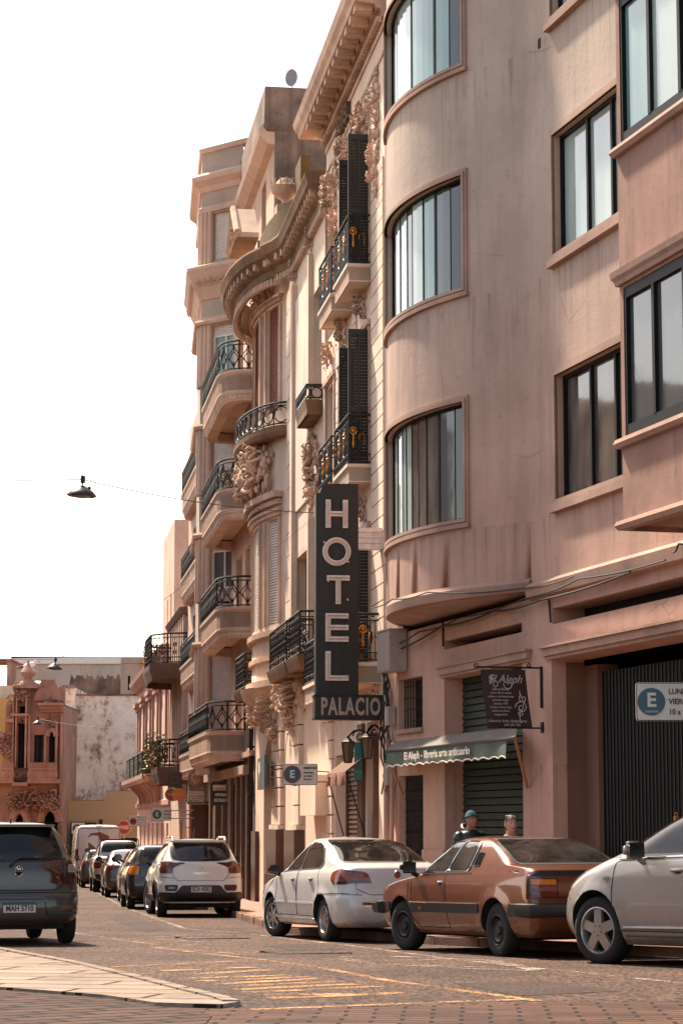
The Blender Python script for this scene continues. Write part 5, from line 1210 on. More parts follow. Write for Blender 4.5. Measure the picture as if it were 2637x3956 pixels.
def octo(name, r, mat, y, th):
    m_ = MB(); pts = [(r * math.cos(R(22.5 + 45 * i)), r * math.sin(R(22.5 + 45 * i))) for i in range(8)]
    m_.add([(x, y, z) for x, z in pts] + [(x, y + th, z) for x, z in pts], [tuple(range(8)), tuple(range(15, 7, -1))] + [(i, (i + 1) % 8, (i + 1) % 8 + 8, i + 8) for i in range(8)]); return m_.build(name, mat, s)
octo('rim', .56, M_SIGNW, 0, .02); octo('panel', .52, M_SIGNRED, -.008, .012); text_mesh('lettering', 'PARE', .40, M_SIGNW, s, (0, -.012, 0), ZR, .003, sx=.82, offset=.01)
m_ = MB(); m_.tube([(0, .05, -3), (0, .05, 0)], .05, 6); m_.build('post', M_OCHRE, s); s.scale = (.68, .8, .68)

# the vertical HOTEL sign and the PALACIO box
hs_ = B.fac
def wallsign(name, label, cat, u, w0, w1, z0, z1, th, mat):
    """sign standing out from the wall, its broad face towards the camera end of the street"""
    r_ = empty(name, hs_.world(u, w0, z0), R(90 + hs_.az), label, cat); m_ = MB(); m_.box(-th / 2, th / 2, 0, w1 - w0, 0, z1 - z0); m_.build('box', mat, r_); return r_
M_SIGNBK = simple('sign_black', (.014, .0115, .010), .5, .1, .35, 4); M_LET = simple('sign_letter', (.82, .69, .60), .45, 0, .3, 9); M_NEON = simple('neon_tube', (.62, .50, .42), .2, 0, .1)
us = .28; x2w = lambda x, u=us, y=1400: [w_ for w_ in [k * .005 for k in range(-60, 400)] if FB.uz(x, y, w_)[0] <= u][0]
wL, wR = x2w(723.5), x2w(821)
zt = FB.uz(770, 1113, x2w(770))[1]; zb_ = FB.uz(770, 1597, x2w(770))[1]
S = wallsign('hotel_sign', 'tall black sign spelling HOTEL in pale neon-tubed letters, standing out from the facade', 'sign', us, wR, wL, zb_, zt - .16, .22, M_SIGNBK)
W_ = wL - wR; Hh = zt - zb_
m_ = MB(); m_.box(-.11, .11, 0, W_ * .68, Hh - .165, Hh); m_.lathe((0, W_ * .68, Hh - .16), [(0, -.107), (.158, -.107), (.158, .107), (0, .107)], 20, axis='x')
for f in (.34, .42, .58, .66): m_.box(-.118, -.108, W_ * f - .006, W_ * f + .006, .05, Hh - .25)
m_.box(-.116, -.112, 0.0, W_, 1.0 * (Hh * .745), Hh * .745 + .012)
m_.build('box_top', M_SIGNBK, S)
def blk(name, body, cy, cz, w_, h_, t):
    """heavy block letter on the near face; local y is out from the wall, so the text runs from +y to -y"""
    m_ = MB(); ne = MB(); x0, x1 = -.165, -.108
    B_ = lambda a0, a1, b0, b1: m_.box(x0, x1, cy - a0 * w_ / 2, cy - a1 * w_ / 2, cz + b0 * h_ / 2, cz + b1 * h_ / 2)
    T_ = lambda *pp: [ne.tube([(x0 - .02, cy - a * w_ / 2 + o, cz + b * h_ / 2) for a, b in pp], .009, 5) for o in (-.016, .016)]
    s_ = t / (w_ / 2); v_ = t / (h_ / 2)
    if body == 'H': B_(-1, -1 + s_, -1, 1); B_(1 - s_, 1, -1, 1); B_(-1 + s_, 1 - s_, -v_ / 2, v_ / 2); T_((-1 + s_/2, -.9), (-1 + s_/2, .9)); T_((1 - s_/2, -.9), (1 - s_/2, .9)); T_((-.7, 0), (.7, 0))
    if body == 'T': B_(-1, 1, 1 - v_, 1); B_(-s_ / 2, s_ / 2, -1, 1 - v_); T_((-.9, 1 - v_/2), (.9, 1 - v_/2)); T_((0, .7), (0, -.9))
    if body == 'E': B_(-1, -1 + s_, -1, 1); [B_(-1 + s_, 1, b, b + v_) for b in (-1, -v_ / 2, 1 - v_)]; T_((-1 + s_/2, -.9), (-1 + s_/2, .9)); [T_((-.8, b + v_/2), (.9, b + v_/2)) for b in (-1, -v_/2, 1 - v_)]
    if body == 'L': B_(-1, -1 + s_, -1, 1); B_(-1 + s_, 1, -1, -1 + v_); T_((-1 + s_/2, -.8), (-1 + s_/2, .9)); T_((-.8, -1 + v_/2), (.9, -1 + v_/2))
    if body == 'O':
        n = 40; ro = w_ / 2; ri = ro - t; vs = []
        for i in range(n):
            a = 2 * math.pi * i / n
            for r_, x in ((ro, x0), (ro, x1), (ri, x1), (ri, x0)): vs.append((x, cy + r_ * math.cos(a), cz + r_ * math.sin(a)))
        m_.add(vs, [(i * 4 + k, i * 4 + (k + 1) % 4, ((i + 1) % n) * 4 + (k + 1) % 4, ((i + 1) % n) * 4 + k) for i in range(n) for k in range(4)])
        for rr in (ro - t * .35, ro - t * .65): ne.tube([(x0 - .02, cy + rr * math.cos(2 * math.pi * i / 30), cz + rr * math.sin(2 * math.pi * i / 30)) for i in range(30)], .009, 5, closed=True)
    for a, b in ((-.9, .6), (.8, -.7)): ne.ball((x0 - .01, cy - a * w_ / 2, cz + b * h_ / 2), .02, .02, .02, 6)
    o = m_.build('letter', M_LET, S); ne.build('neon_tube', M_NEON, o)
zz_ = lambda y: FB.uz(770, y, x2w(770))[1] - zb_
ppm = abs(zz_(1200) - zz_(1300)) / 100
for ch_, ya, yb, xa, xb in (('H', 1151, 1215, 745, 796), ('O', 1236, 1303, 738, 803), ('T', 1324, 1389, 748, 800), ('E', 1411, 1475, 745, 797), ('L', 1498, 1564, 745, 797)):
    blk('l', ch_, (x2w(xa) + x2w(xb)) / 2 - wR, zz_((ya + yb) / 2), abs(x2w(xa) - x2w(xb)), ppm * (yb - ya), .082)
m_ = MB()
zc1 = FB.uz(850, 1250, .1)[1] - zb_
for k in range(4): m_.box(-.12, .12, -.45, .0, zc1 - .18 + k * .09, zc1 - .10 + k * .09)
m_.box(-.10, .10, -.45, 0, zc1 - .17, zc1 + .16); m_.build('wall_bracket', M_LET, S)
w1_, w0_ = x2w(721, .26), x2w(883, .26); pz0, pz1 = FB.uz(720, 1652, w1_)[1], FB.uz(720, 1599, w1_)[1]
Pn = wallsign('box_sign', 'black horizontal box sign with dull outlined letters under the tall vertical sign', 'sign', .26, w0_, w1_, pz0, pz1, .3, M_SIGNBK)
text_mesh('lettering', 'PALACIO', (pz1 - pz0) * 1.02, simple('dull_sign_letter', (.36, .26, .20), .5), Pn, (-.158, (w1_ - w0_) * .50, (pz1 - pz0) * .5), (R(90), 0, R(-90)), .012, sx=.55 * (w1_ - w0_) / 1.15, offset=.012, spacing=1.16)
m_ = MB(); 
for z in (.0, pz1 - pz0): m_.box(-.165, .165, -.01, w1_ - w0_ + .015, z - .015, z + .015)
m_.build('edge_trim', M_GATE, Pn)
# lanterns at the hotel door
def lantern(u, w, z, hgt, label):
    r_ = empty('wall_lantern', hs_.world(u, w, z), R(90 + hs_.az), label, 'lantern', 'lanterns at the hotel door'); k = hgt
    m_ = MB(); m_.lathe((0, 0, 0), [(.0, .44 * k), (.05 * k, .44 * k), (.06 * k, .40 * k), (.16 * k, .30 * k), (.24 * k, .27 * k), (.25 * k, .24 * k), (0, .24 * k)], 6); m_.lathe((0, 0, 0), [(0, -.42 * k), (.13 * k, -.42 * k), (.14 * k, -.38 * k), (0, -.38 * k)], 6)
    for i in range(6):
        a = i * math.pi / 3; m_.tube([(.22 * k * math.cos(a), .22 * k * math.sin(a), .24 * k), (.135 * k * math.cos(a), .135 * k * math.sin(a), -.40 * k)], .016 * k, 4)
    m_.build('lantern_frame', M_BLACK, r_)
    m_ = MB(); m_.lathe((0, 0, 0), [(.20 * k, .24 * k), (.125 * k, -.38 * k)], 6); m_.build('glass', glass('lantern_glass' + label[:3], (.16, .11, .07), .15), r_)
    m_ = MB(); m_.tube([(0, 0, .42 * k), (0, -.1, .62 * k), (0, -w * .5, .66 * k), (0, -w, .45 * k)], .018, 6); m_.tube([(0, -w * .5 + x, .45 * k + y) for x, y in scroll(0, 0, .12)], .014, 5); m_.tube([(0, -w, .1), (0, -w, .6 * k)], .02, 5); m_.build('bracket', M_BLACK, r_)
lantern(1.6, .4, 2.72, .52, 'left hexagonal iron lantern over the hotel doorway')
lantern(.35, .26, 2.75, .52, 'right hexagonal iron lantern, higher, next to the drain pipes')
# fringed small awning
r_ = empty('fringed_awning', hs_.world(U(772, 1765, .4), .4, 2.35), R(90 + hs_.az), 'narrow dark awning with a salmon fringe over the hotel side door', 'awning')
m_ = MB(); M_FR = simple('salmon_fringe', (.55, .26, .18), .9)
uA, uB = U(792, 1765, .4) - U(772, 1765, .4), U(750, 1765, .4) - U(772, 1765, .4)
for i in range(46):
    u_ = uA + (uB - uA) * i / 45; h = rnd.uniform(.16, .24); m_.add([(u_ - .022, 0, .02), (u_ + .022, 0, .02), (u_ + .02 + rnd.uniform(-.01, .01), rnd.uniform(-.02, .02), -h), (u_ - .012, .01, -h + .02)], [(0, 1, 2, 3)])
m_.build('fringe', M_FR, r_)
m_ = MB(); m_.add([(uA, 0, .02), (uB, 0, .02), (uB, -.38, .32), (uA, -.38, .32), (uA, 0, .0), (uB, 0, .0), (uB, -.38, .30), (uA, -.38, .30)], [(0, 1, 2, 3), (7, 6, 5, 4), (0, 4, 5, 1), (1, 5, 6, 2), (2, 6, 7, 3), (3, 7, 4, 0)]); m_.build('canopy', M_BROWN, r_)
m_ = MB(); m_.tube([(uA, -.02, .0), (uA - .35, -.38, -1.35)], .012, 5); m_.tube([(uB, -.02, .0), (uB - .1, -.38, -1.4)], .012, 5); m_.build('arm', M_GATE, r_)
# blue plaque with H
r_ = empty('hotel_rating_plaque', hs_.world(U(832, 1755, .07), .07, 2.55), R(90 + hs_.az), 'narrow teal plaque with a white H on the wooden door post', 'plaque')
m_ = MB(); m_.box(-.02, .02, 0, .14, -.32, .32); m_.build('panel', simple('teal_plaque', (.04, .22, .24), .4, 0, .1), r_); text_mesh('letter', 'H', .2, M_SIGNW, r_, (-.024, .07, 0), (R(90), 0, R(-90)), .002, sx=.6); text_mesh('stars', '* * *', .1, M_SIGNW, r_, (-.024, .07, -.2), (R(90), 0, R(-90)), .002, sx=.6)
# projecting pale box under the reservado sign
r_ = empty('air_vent_box', hs_.world(U(700, 1835, .3), 0, 2.0), R(90 + hs_.az), 'plain pink box projecting over the roller shutter behind the RESERVADO sign', 'wall box')
m_ = MB(); m_.box(-1.5, 1.0, 0, .28, -.35, .42); m_.build('casing', M_HOTEL, r_)
# V sign
r_ = empty('shop_sign', hs_.world(U(613, 1770, .1), .1, 2.75), R(90 + hs_.az), 'faded blue shop panel with a white V over the arched doorway', 'sign')
a_, c_ = U(632, 1770, .1) - U(613, 1770, .1), U(596, 1770, .1) - U(613, 1770, .1)
m_ = MB(); m_.add([(a_, .25, .3), (c_, .05, .3), (c_, .05, -.45), (a_, .25, -.45), (a_, .15, .3), (c_, -.05, .3), (c_, -.05, -.45), (a_, .15, -.45)], [(3, 2, 1, 0), (4, 5, 6, 7), (0, 1, 5, 4), (1, 2, 6, 5), (2, 3, 7, 6), (3, 0, 4, 7)]); m_.build('panel', simple('faded_blue', (.035, .065, .095), .35, 0, .4, 3), r_)
text_mesh('letter', 'V', .62, M_SIGNW, r_, (0.1, .17, -.05), (R(90), 0, R(180) + math.atan2(-.2, c_ - a_)), .004, sx=2.6)
r_ = empty('pavement_notice', hs_.world(1.75, .35, FB.g(2) + .2), R(90 + hs_.az), 'grey menu stand with hooks in front of the louvred door', 'stand')
m_ = MB(); m_.box(-.3, .3, -.2, 0, 0, 1.25); m_.tube([(-.32, .02, 1.2), (-.32, .08, 1.3), (.3, .08, 1.3)], .012, 5); m_.build('cabinet', M_DARKW, r_)

# cable box, pipes and cables at the corner between both buildings
r_ = empty('meter_box', FA.world(-.95, 0, 4.2), R(90 + FA.az), 'grey metal junction box high on the corner of the pink building', 'junction box')
m_ = MB(); m_.box(-.28, .42, .02, .30, -.32, .32); m_.box(-.30, .44, .0, .32, .32, .345); m_.box(-.26, .4, .302, .308, -.3, .3); m_.build('casing', simple('galvanised', (.40, .33, .29), .5, .2, .2), r_)
r_ = empty('small_meter_box', FA.world(-.5, 0, 3.2), R(90 + FA.az), 'small grey box below the junction box', 'junction box')
m_ = MB(); m_.box(-.10, .10, .02, .14, -.15, .15); m_.box(-.09, .09, .02, .16, -1.1, -.75); m_.tube([(0, .06, -.15), (0, .06, -.75)], .02, 6); m_.build('casing', MATS['galvanised'], r_)
r_ = empty('wall_pipes', FA.world(-.42, 0, FA.g(0)), R(90 + FA.az), 'pink painted pipes running down the corner between the two buildings', 'pipe')
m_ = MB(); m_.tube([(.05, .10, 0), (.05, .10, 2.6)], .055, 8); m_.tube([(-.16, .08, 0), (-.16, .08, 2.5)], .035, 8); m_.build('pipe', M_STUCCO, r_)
m_ = MB()
for k in range(7):
    pts = [(rnd.uniform(-.1, .35), rnd.uniform(.05, .15), 2.2 + i * .28 + rnd.uniform(-.05, .05)) for i in range(9)]; m_.tube(pts, rnd.uniform(.008, .02), 5)
m_.build('cable', M_CABLE, r_)
r_ = empty('facade_cables', FA.world(-8, 0, 4.4), R(90 + FA.az), 'sagging black cables along the ledge of the pink building', 'cable')
m_ = MB()
def cab(pts, rr=.012):
    out = []
    for (a, c) in zip(pts, pts[1:]):
        for i in range(10):
            t = i / 10; out.append((a[0] + (c[0] - a[0]) * t + 8, a[1] + (c[1] - a[1]) * t, a[2] + (c[2] - a[2]) * t - 4.4 - .035 * math.sin(math.pi * t)))
    m_.tube(out, rr, 5)
cab([(-.6, .15, 4.3), (-2.2, .12, 4.42), (-4.2, .14, 4.46), (-6.8, .10, 4.50), (-9.0, .16, 4.55), (-12, .16, 4.5)]); cab([(-.6, .12, 4.2), (-3.2, .08, 4.42), (-5.6, .10, 4.44), (-7.5, .12, 4.42), (-11, .16, 4.48)], .015)
cab([(-2.6, 1.02, 4.73), (-3.9, 1.07, 4.74), (-5.2, .95, 4.72), (-6.8, .14, 4.64), (-9, .16, 4.6)], .010); cab([(-7.58, .03, 4.45), (-7.6, .03, 4.35), (-7.62, .02, 4.1)], .016); cab([(-3.05, .02, 4.5), (-3.06, .02, 4.1)], .016); cab([(-12, .2, 4.55), (-12.4, .3, 4.6), (-14, .2, 4.4)], .012)
m_.build('cable', M_CABLE, r_)
# green awning
r_ = empty('green_awning', FA.world(-3.8, .04, 2.7), R(90 + FA.az), 'faded green canvas awning with scalloped cream edge and lettering', 'awning')
_a, _b = qa(887, 1729, .42), qa(1182, 1694, .42)
bL, bR, fL, fR = (-.42, .04, 2.79), (-6.35, .04, 2.80), (_a[0], .42, (_a[1] + _b[1]) / 2), (_b[0], .42, (_a[1] + _b[1]) / 2 + .01)
vL = (qa(887, 1758, .42)[1] + qa(1162, 1735, .42)[1]) / 2
T3 = lambda p: (p[0] + 3.8, p[1] - .04, p[2] - 2.7)
m_ = MB(); n_ = 48; vs = []
for i in range(n_ + 1):
    t = i / n_; sag = .012 * math.sin(t * 40) + .012 * math.sin(t * 17)
    a = [bL[k] + (bR[k] - bL[k]) * t for k in range(3)]; c = [fL[k] + (fR[k] - fL[k]) * t for k in range(3)]
    for s_ in (0, .35, .7, 1): vs.append(T3((a[0] + (c[0] - a[0]) * s_, a[1] + (c[1] - a[1]) * s_, a[2] + (c[2] - a[2]) * s_ + (sag - .02) * math.sin(math.pi * s_))))
fs = [(i * 4 + k, i * 4 + k + 1, i * 4 + 5 + k, i * 4 + 4 + k) for i in range(n_) for k in range(3)]
m_.add(vs, fs); M_AWN = simple('green_canvas', (.085, .115, .085), .85, 0, .3, 3, .1); M_AWT = simple('faded_canvas', (.20, .17, .14), .9, 0, .35, 3, .1)
m_.build('canopy', M_AWT, r_, True)
m_ = MB(); pi_ = MB(); vs = []; pts = []
for i in range(n_ * 2 + 1):
    t = i / (n_ * 2); c = [fL[k] + (fR[k] - fL[k]) * t * .945 for k in range(3)]; sc_ = .03 * abs(math.sin(t * math.pi * 15)); wv = .012 * math.sin(t * 33)
    vs += [T3(c), T3((c[0], c[1] + wv, (c[2] + vL) / 2)), T3((c[0], c[1] + wv * 1.5, vL - .035 + sc_))]; pts.append(vs[-1])
m_.add(vs, [(i * 3 + k, i * 3 + k + 1, i * 3 + 4 + k, i * 3 + 3 + k) for i in range(n_ * 2) for k in range(2)]); m_.build('valance', M_AWN, r_, True)
pi_.tube(pts, .011, 5); pi_.build('scalloped_trim', M_LET, r_)
text_mesh('lettering', 'El Aleph - libreria arte anticuario', .155, M_LET, r_, ((fL[0] + fR[0]) / 2 + 3.8 + .35, .418, (fL[2] + vL) / 2 - 2.7), (R(90), 0, R(180)), .002, sx=1.50, offset=.003)
m_ = MB(); m_.tube([T3(fL), T3(fR)], .02, 6); m_.build('front_bar', M_GATE, r_)
e1 = qa(1208, 1808, .04); m_ = MB(); m_.tube([T3(fR), T3((e1[0], .03, e1[1]))], .022, 6); m_.tube([T3(fL), T3((-1.0, .03, 1.95))], .018, 6); m_.build('arm', simple('rusty_rod', (.36, .16, .07), .6), r_)
# hanging banner
x2a = lambda x, u, y=1600: [w_ for w_ in [k * .005 for k in range(-60, 500)] if FA.uz(x, y, w_)[0] <= u][0]
ub = -7.22; wb0, wb1, wb2, wb3 = x2a(1206, ub), x2a(1104, ub), x2a(1222, ub), x2a(1118, ub)
zt_ = FA.uz(1150, 1539, (wb0 + wb1) / 2)[1]; zb2 = FA.uz(1170, 1672, (wb2 + wb3) / 2)[1]
r_ = empty('hanging_banner', FA.world(ub, wb0, zb2), R(90 + FA.az), 'dark brown cloth banner with white script and flourishes on an iron bracket', 'banner')
m_ = MB(); vs = []; n_ = 10
for i in range(n_ + 1):
    for j in range(n_ + 1):
        s_, t = i / n_, j / n_; wt = wb0 + (wb1 - wb0) * s_; wbt = wb2 + (wb3 - wb2) * s_; ww = wbt + (wt - wbt) * t
        vs.append((.02 * math.sin(s_ * 5 + t * 3), ww - wb0, (zt_ - zb2) * t))
m_.add(vs, [(i * (n_ + 1) + j, i * (n_ + 1) + j + 1, (i + 1) * (n_ + 1) + j + 1, (i + 1) * (n_ + 1) + j) for i in range(n_) for j in range(n_)]); m_.build('cloth', simple('maroon_cloth', (.045, .022, .022), .8, 0, .3), r_, True)
Hb = zt_ - zb2; cw = ((wb1 + wb3) / 2 - (wb0 + wb2) / 2); ym = (wb1 + wb3 + wb0 + wb2) / 4 - wb0
BR = (R(90), 0, R(-90)); xf = -.028
M_BT = simple('banner_print', (.50, .44, .42), .7, 0, .1)
text_mesh('title', 'El Aleph', .155, M_BT, r_, (xf, ym + .03, Hb * .83), BR, .002, sx=.9, shear=.35)
for i, t in enumerate(('Libros Books', 'nuevos libros usados', 'antigua y contemporanea', 'grabados mapas', 'postales 1900', 'Compra Venta Canje', 'discos arte libros', 'antiguedades')): text_mesh('lettering', t, .042 if i != 0 else .052, M_BT, r_, (xf, ym + .09, Hb * (.66 - i * .062)), BR, .002, sx=.85)
text_mesh('lettering', 'Libreria Arte Anticuario', .055, M_BT, r_, (xf, ym + .0, Hb * .115), BR, .002, shear=.3); text_mesh('lettering', '099 292 702', .045, M_BT, r_, (xf, ym - .07, Hb * .045), BR, .002)
m_ = MB()
for (a, b_, c, t, s0, fl_) in ((ym - .2, Hb * .35, .09, 1.3, 0, 1), (ym - .22, Hb * .5, .06, 1.2, 2, -1), (ym - .18, Hb * .25, .05, 1.2, 1, 1), (ym + .17, Hb * .74, .06, 1.1, 0, 1), (ym - .02, Hb * .74, .07, 1.0, 3, -1), (ym + .22, Hb * .86, .04, 1.2, 3, 1)):
    m_.tube([(xf, y, z) for y, z in scroll(a, b_, c, t, s0, 14, fl_)], .007, 4)
m_.tube([(xf, ym - .2 + .03 * math.sin(i), Hb * (.08 + i * .07)) for i in range(9)], .006, 4); m_.build('flourish', M_BT, r_)
m_ = MB(); wa = -wb0; m_.tube([(0, wa, Hb + .03), (0, wb1 - wb0 + .06, Hb + .03)], .013, 6); m_.tube([(0, wb1 - wb0 + .06 + x, Hb + .05 + z) for x, z in scroll(0, 0, .035, 1.2, -1.5)], .009, 5); m_.tube([(0, -.06 + x, Hb + .06 + z) for x, z in scroll(0, 0, .035, 1.2, -1.5)], .009, 5)
m_.box(-.02, .02, wa, wa + .03, Hb - .5, Hb + .05); m_.tube([(0, wa, .0), (0, wb3 - wb0, .0)], .012, 6); m_.box(-.04, .04, wa, wa + .02, -.06, .08); m_.build('bracket', M_GATE, r_)

# shop signs of the apartment house
def facing_sign(name, label, x0, y0, x1, y1, Y, mat, cat='sign', th=.06):
    a, c = atY(x0, y0, Y), atY(x1, y1, Y); P = ((a.x + c.x) / 2, Y, (a.z + c.z) / 2); return letter_panel(name, label, cat, P, abs(c.x - a.x), abs(a.z - c.z), th, mat), abs(c.x - a.x), abs(a.z - c.z)
M_CARVE = simple('carved_wood', (.55, .27, .14), .6, 0, .4, 9); M_DARKCARVE = simple('dark_carved_panel', (.06, .035, .03), .6, 0, .3)
Yq = 76
s, ww, hh = facing_sign('shop_board', 'cream shop board with black capitals over the dark doorway', 430, 1818, 486, 1848, Yq, simple('cream_board', (.75, .55, .40), .6, 0, .25, 5))
t0 = text_mesh('lettering', 'DU', hh * .62, M_INK, s, (-ww * .27, -.006, -.02), ZR, .004, sx=.62); text_mesh('lettering', 'TO', hh * .62, M_INK, s, (ww * .13, -.006, -.02), ZR, .004, sx=.62); o = text_mesh('lettering', 'E', hh * .62, M_INK, s, (-ww * .06, -.006, -.02), ZR, .004); o.scale = (-.62, 1, 1)
m_ = MB(); 
for i in range(14): m_.tube([(-ww * .45 + i * ww * .069, -.006, hh * .40), (-ww * .42 + i * ww * .065, -.006, hh * .32)], .012, 4); m_.tube([(x, -.006, z) for x, z in scroll(-ww * .45 + i * ww * .069, -hh * .4, .05)], .008, 4)
m_.build('painted_border', M_INK, s)
a, c = atY(432, 1788, Yq), atY(470, 1788, Yq); rr = (c.x - a.x) / 2
s = empty('round_shop_sign', ((a.x + c.x) / 2, Yq - .1, a.z), 0, 'round carved wooden sign with two swan necks forming a heart', 'sign')
m_ = MB(); m_.lathe((0, 0, 0), [(0, 0), (rr, 0), (rr, .45), (0, .45)], 32, axis='y'); m_.build('drum', M_DARKCARVE, s)
disc(s, 'face', M_CARVE, (0, 0), rr * .97, .01, y=-.012)
def heart(parent, r, mat, cx=0, cz=0):
    m_ = MB()
    for f in (-1, 1):
        pts = [(0, -.75), (.45, -.35), (.62, .05), (.5, .42), (.22, .45), (.12, .25), (.25, .15)] if f > 0 else [(0, -.75), (-.35, -.3), (-.55, .1), (-.42, .5), (-.12, .55), (0.0, .35), (-.1, .2)]
        out = []
        for (a, b_), (c, d) in zip(pts, pts[1:]):
            for k in range(4): out.append((cx + r * (a + (c - a) * k / 4), -.03, cz + r * (b_ + (d - b_) * k / 4)))
        m_.tube(out, r * .16, 6, r2=r * .06)
    return m_.build('swan_heart', mat, parent, True)
heart(s, rr * .8, simple('heart_wood', (.60, .38, .25), .6, 0, .2))
m_ = MB()
for i in range(26):
    a = i * 2 * math.pi / 26; m_.tube([(rr * .72 * math.cos(a), -.02, rr * .72 * math.sin(a)), (rr * .93 * math.cos(a + .1), -.02, rr * .93 * math.sin(a + .1))], rr * .03, 4)
m_.build('sun_rays', M_DARKCARVE, s)
s, ww, hh = facing_sign('square_shop_sign', 'dark square sign with a swan heart beside the round sign', 386, 1773, 417, 1815, 80, M_DARKCARVE, th=.25)
heart(s, hh * .3, simple('dull_heart', (.16, .09, .06), .6), 0, hh * .08); text_mesh('lettering', 'DUETO', hh * .2, simple('dull_letters', (.13, .08, .06), .6), s, (0, -.006, -hh * .36), ZR, .003, sx=.75)
s, ww, hh = facing_sign('antiques_sign', 'black hanging sign with two lines of pale antiques shop lettering', 486.5, 1795, 532, 1850, 68, M_SIGNBK, th=.08)
text_mesh('lettering', 'ANTIGUEDADES', hh * .15, M_LET, s, (0, -.006, -hh * .06), ZR, .003, sx=.50, offset=.004); text_mesh('lettering', 'DECORACI\u00d3N', hh * .185, M_LET, s, (0, -.006, -hh * .29), ZR, .003, sx=.52, offset=.004)
m_ = MB(); m_.box(-ww * .45, ww * .45, -.006, 0, hh * .12, hh * .14); 
for i in range(8): m_.lathe((-ww * .38 + i * ww * .11, -.004, hh * .16), [(.04, 0), (.02, .05), (.05, .10), (.02, .14)], 6)
m_.build('antiques_drawing', M_LET, s)
Pc = atY(401, 1825, 78.8)
s = empty('card_sign', Pc, 0, 'round card-logo sign of overlapping red and orange discs on a white board', 'sign')
disc(s, 'board', M_SIGNW, (-.12, 0), .42, .05, y=.0); disc(s, 'red_disc', simple('disc_red', (.30, .06, .02), .5, 0, .05), (-.17, 0), .36, .02, y=-.02); disc(s, 'orange_disc', simple('disc_orange', (.70, .20, .01), .5, 0, .05), (.22, 0), .38, .02, y=-.03); text_mesh('lettering', 'MasterCard', .17, M_SIGNW, s, (-.02, -.055, 0), ZR, .003, shear=.3); s.scale = (.60, 1, .55)

# street lamps hung on wires
def hung_lamp(x, y, Y, dia, label, tilt=0.0):
    P = atY(x, y, Y); r_ = empty('hanging_street_lamp', P, 0, label, 'street lamp', 'street lamps hung over the road'); k = dia / .6
    m_ = MB(); m_.lathe((0, 0, 0), [(.0, .20 * k), (.06 * k, .19 * k), (.13 * k, .15 * k), (.24 * k, .07 * k), (.31 * k, .0), (.318 * k, -.03 * k), (.30 * k, -.04 * k), (.19 * k, .02 * k), (0, .05 * k)], 28); m_.build('shade', simple('lamp_shade', (.045, .04, .038), .35, .3, .2), r_, True)
    m_ = MB(); m_.lathe((0, 0, 0), [(0, -.07 * k), (.15 * k, -.065 * k), (.21 * k, -.04 * k), (.21 * k, .02 * k)], 20); m_.build('diffuser', simple('lamp_glass', (.30, .20, .15), .3, 0, .1), r_, True)
    m_ = MB(); m_.box(-.04 * k, .05 * k, -.05 * k, .05 * k, .25 * k, .40 * k); m_.tube([(0, 0, .1 * k), (0, 0, .42 * k)], .018 * k, 6); m_.ball((.15 * k, 0, .14 * k), .045 * k); m_.tube([(.15 * k, 0, .07 * k), (.15 * k, 0, .14 * k)], .02 * k, 5); m_.build('fitting', M_GATE, r_)
    for o in r_.children: o.rotation_euler = (0, R(tilt), 0)
    return P
P1 = hung_lamp(188, 1136, 42, .51, 'largest dish-shaped street lamp hanging against the white sky', 3)
P2 = hung_lamp(126, 1535, 79, .52, 'middle street lamp hanging before the pale flat roofed building', 5)
P3 = hung_lamp(87.5, 1662, 118, .50, 'smallest far street lamp hanging before the ornate facade', 3)
def wire(a, c, sag, r=.006):
    m_ = MB(); m_.tube([(a[0] + (c[0] - a[0]) * t, a[1] + (c[1] - a[1]) * t, a[2] + (c[2] - a[2]) * t - sag * 4 * t * (1 - t)) for t in [i / 24 for i in range(25)]], r, 4)
    o = m_.build('overhead_wire', M_CABLE); return o
a_ = FB.world(8.0, .1, 7.6)
o = wire(P1 + Vector((0, 0, .28)), a_, .12, .009); tag(o, 'thin wire from the largest hanging lamp to the hotel corner', 'wire', 'overhead wires')
o = wire(P1 + Vector((0, 0, .28)), P1 + Vector((-9, 1.5, .5)), .05, .009); tag(o, 'thin wire running left from the largest hanging lamp', 'wire', 'overhead wires')
o = wire(P2 + Vector((0, 0, .30)), FB.world(40, .5, 9.5), .25, .010); tag(o, 'black wire from the middle lamp to the apartment house', 'wire', 'overhead wires')
o = wire(P2 + Vector((0, 0, .30)), P2 + Vector((-9, 0, 1.0)), .2, .010); tag(o, 'black wire running up left from the middle lamp', 'wire', 'overhead wires')
o = wire(P3 + Vector((0, 0, .25)), FB.world(75, .5, 6.0), .15, .010); tag(o, 'thin wire from the smallest lamp to the light pink house', 'wire', 'overhead wires')
o = wire(FB.world(20.6, .2, 8.0), a_, .05, .004); tag(o, 'thin wire across the lion relief of the round bay', 'wire', 'overhead wires')

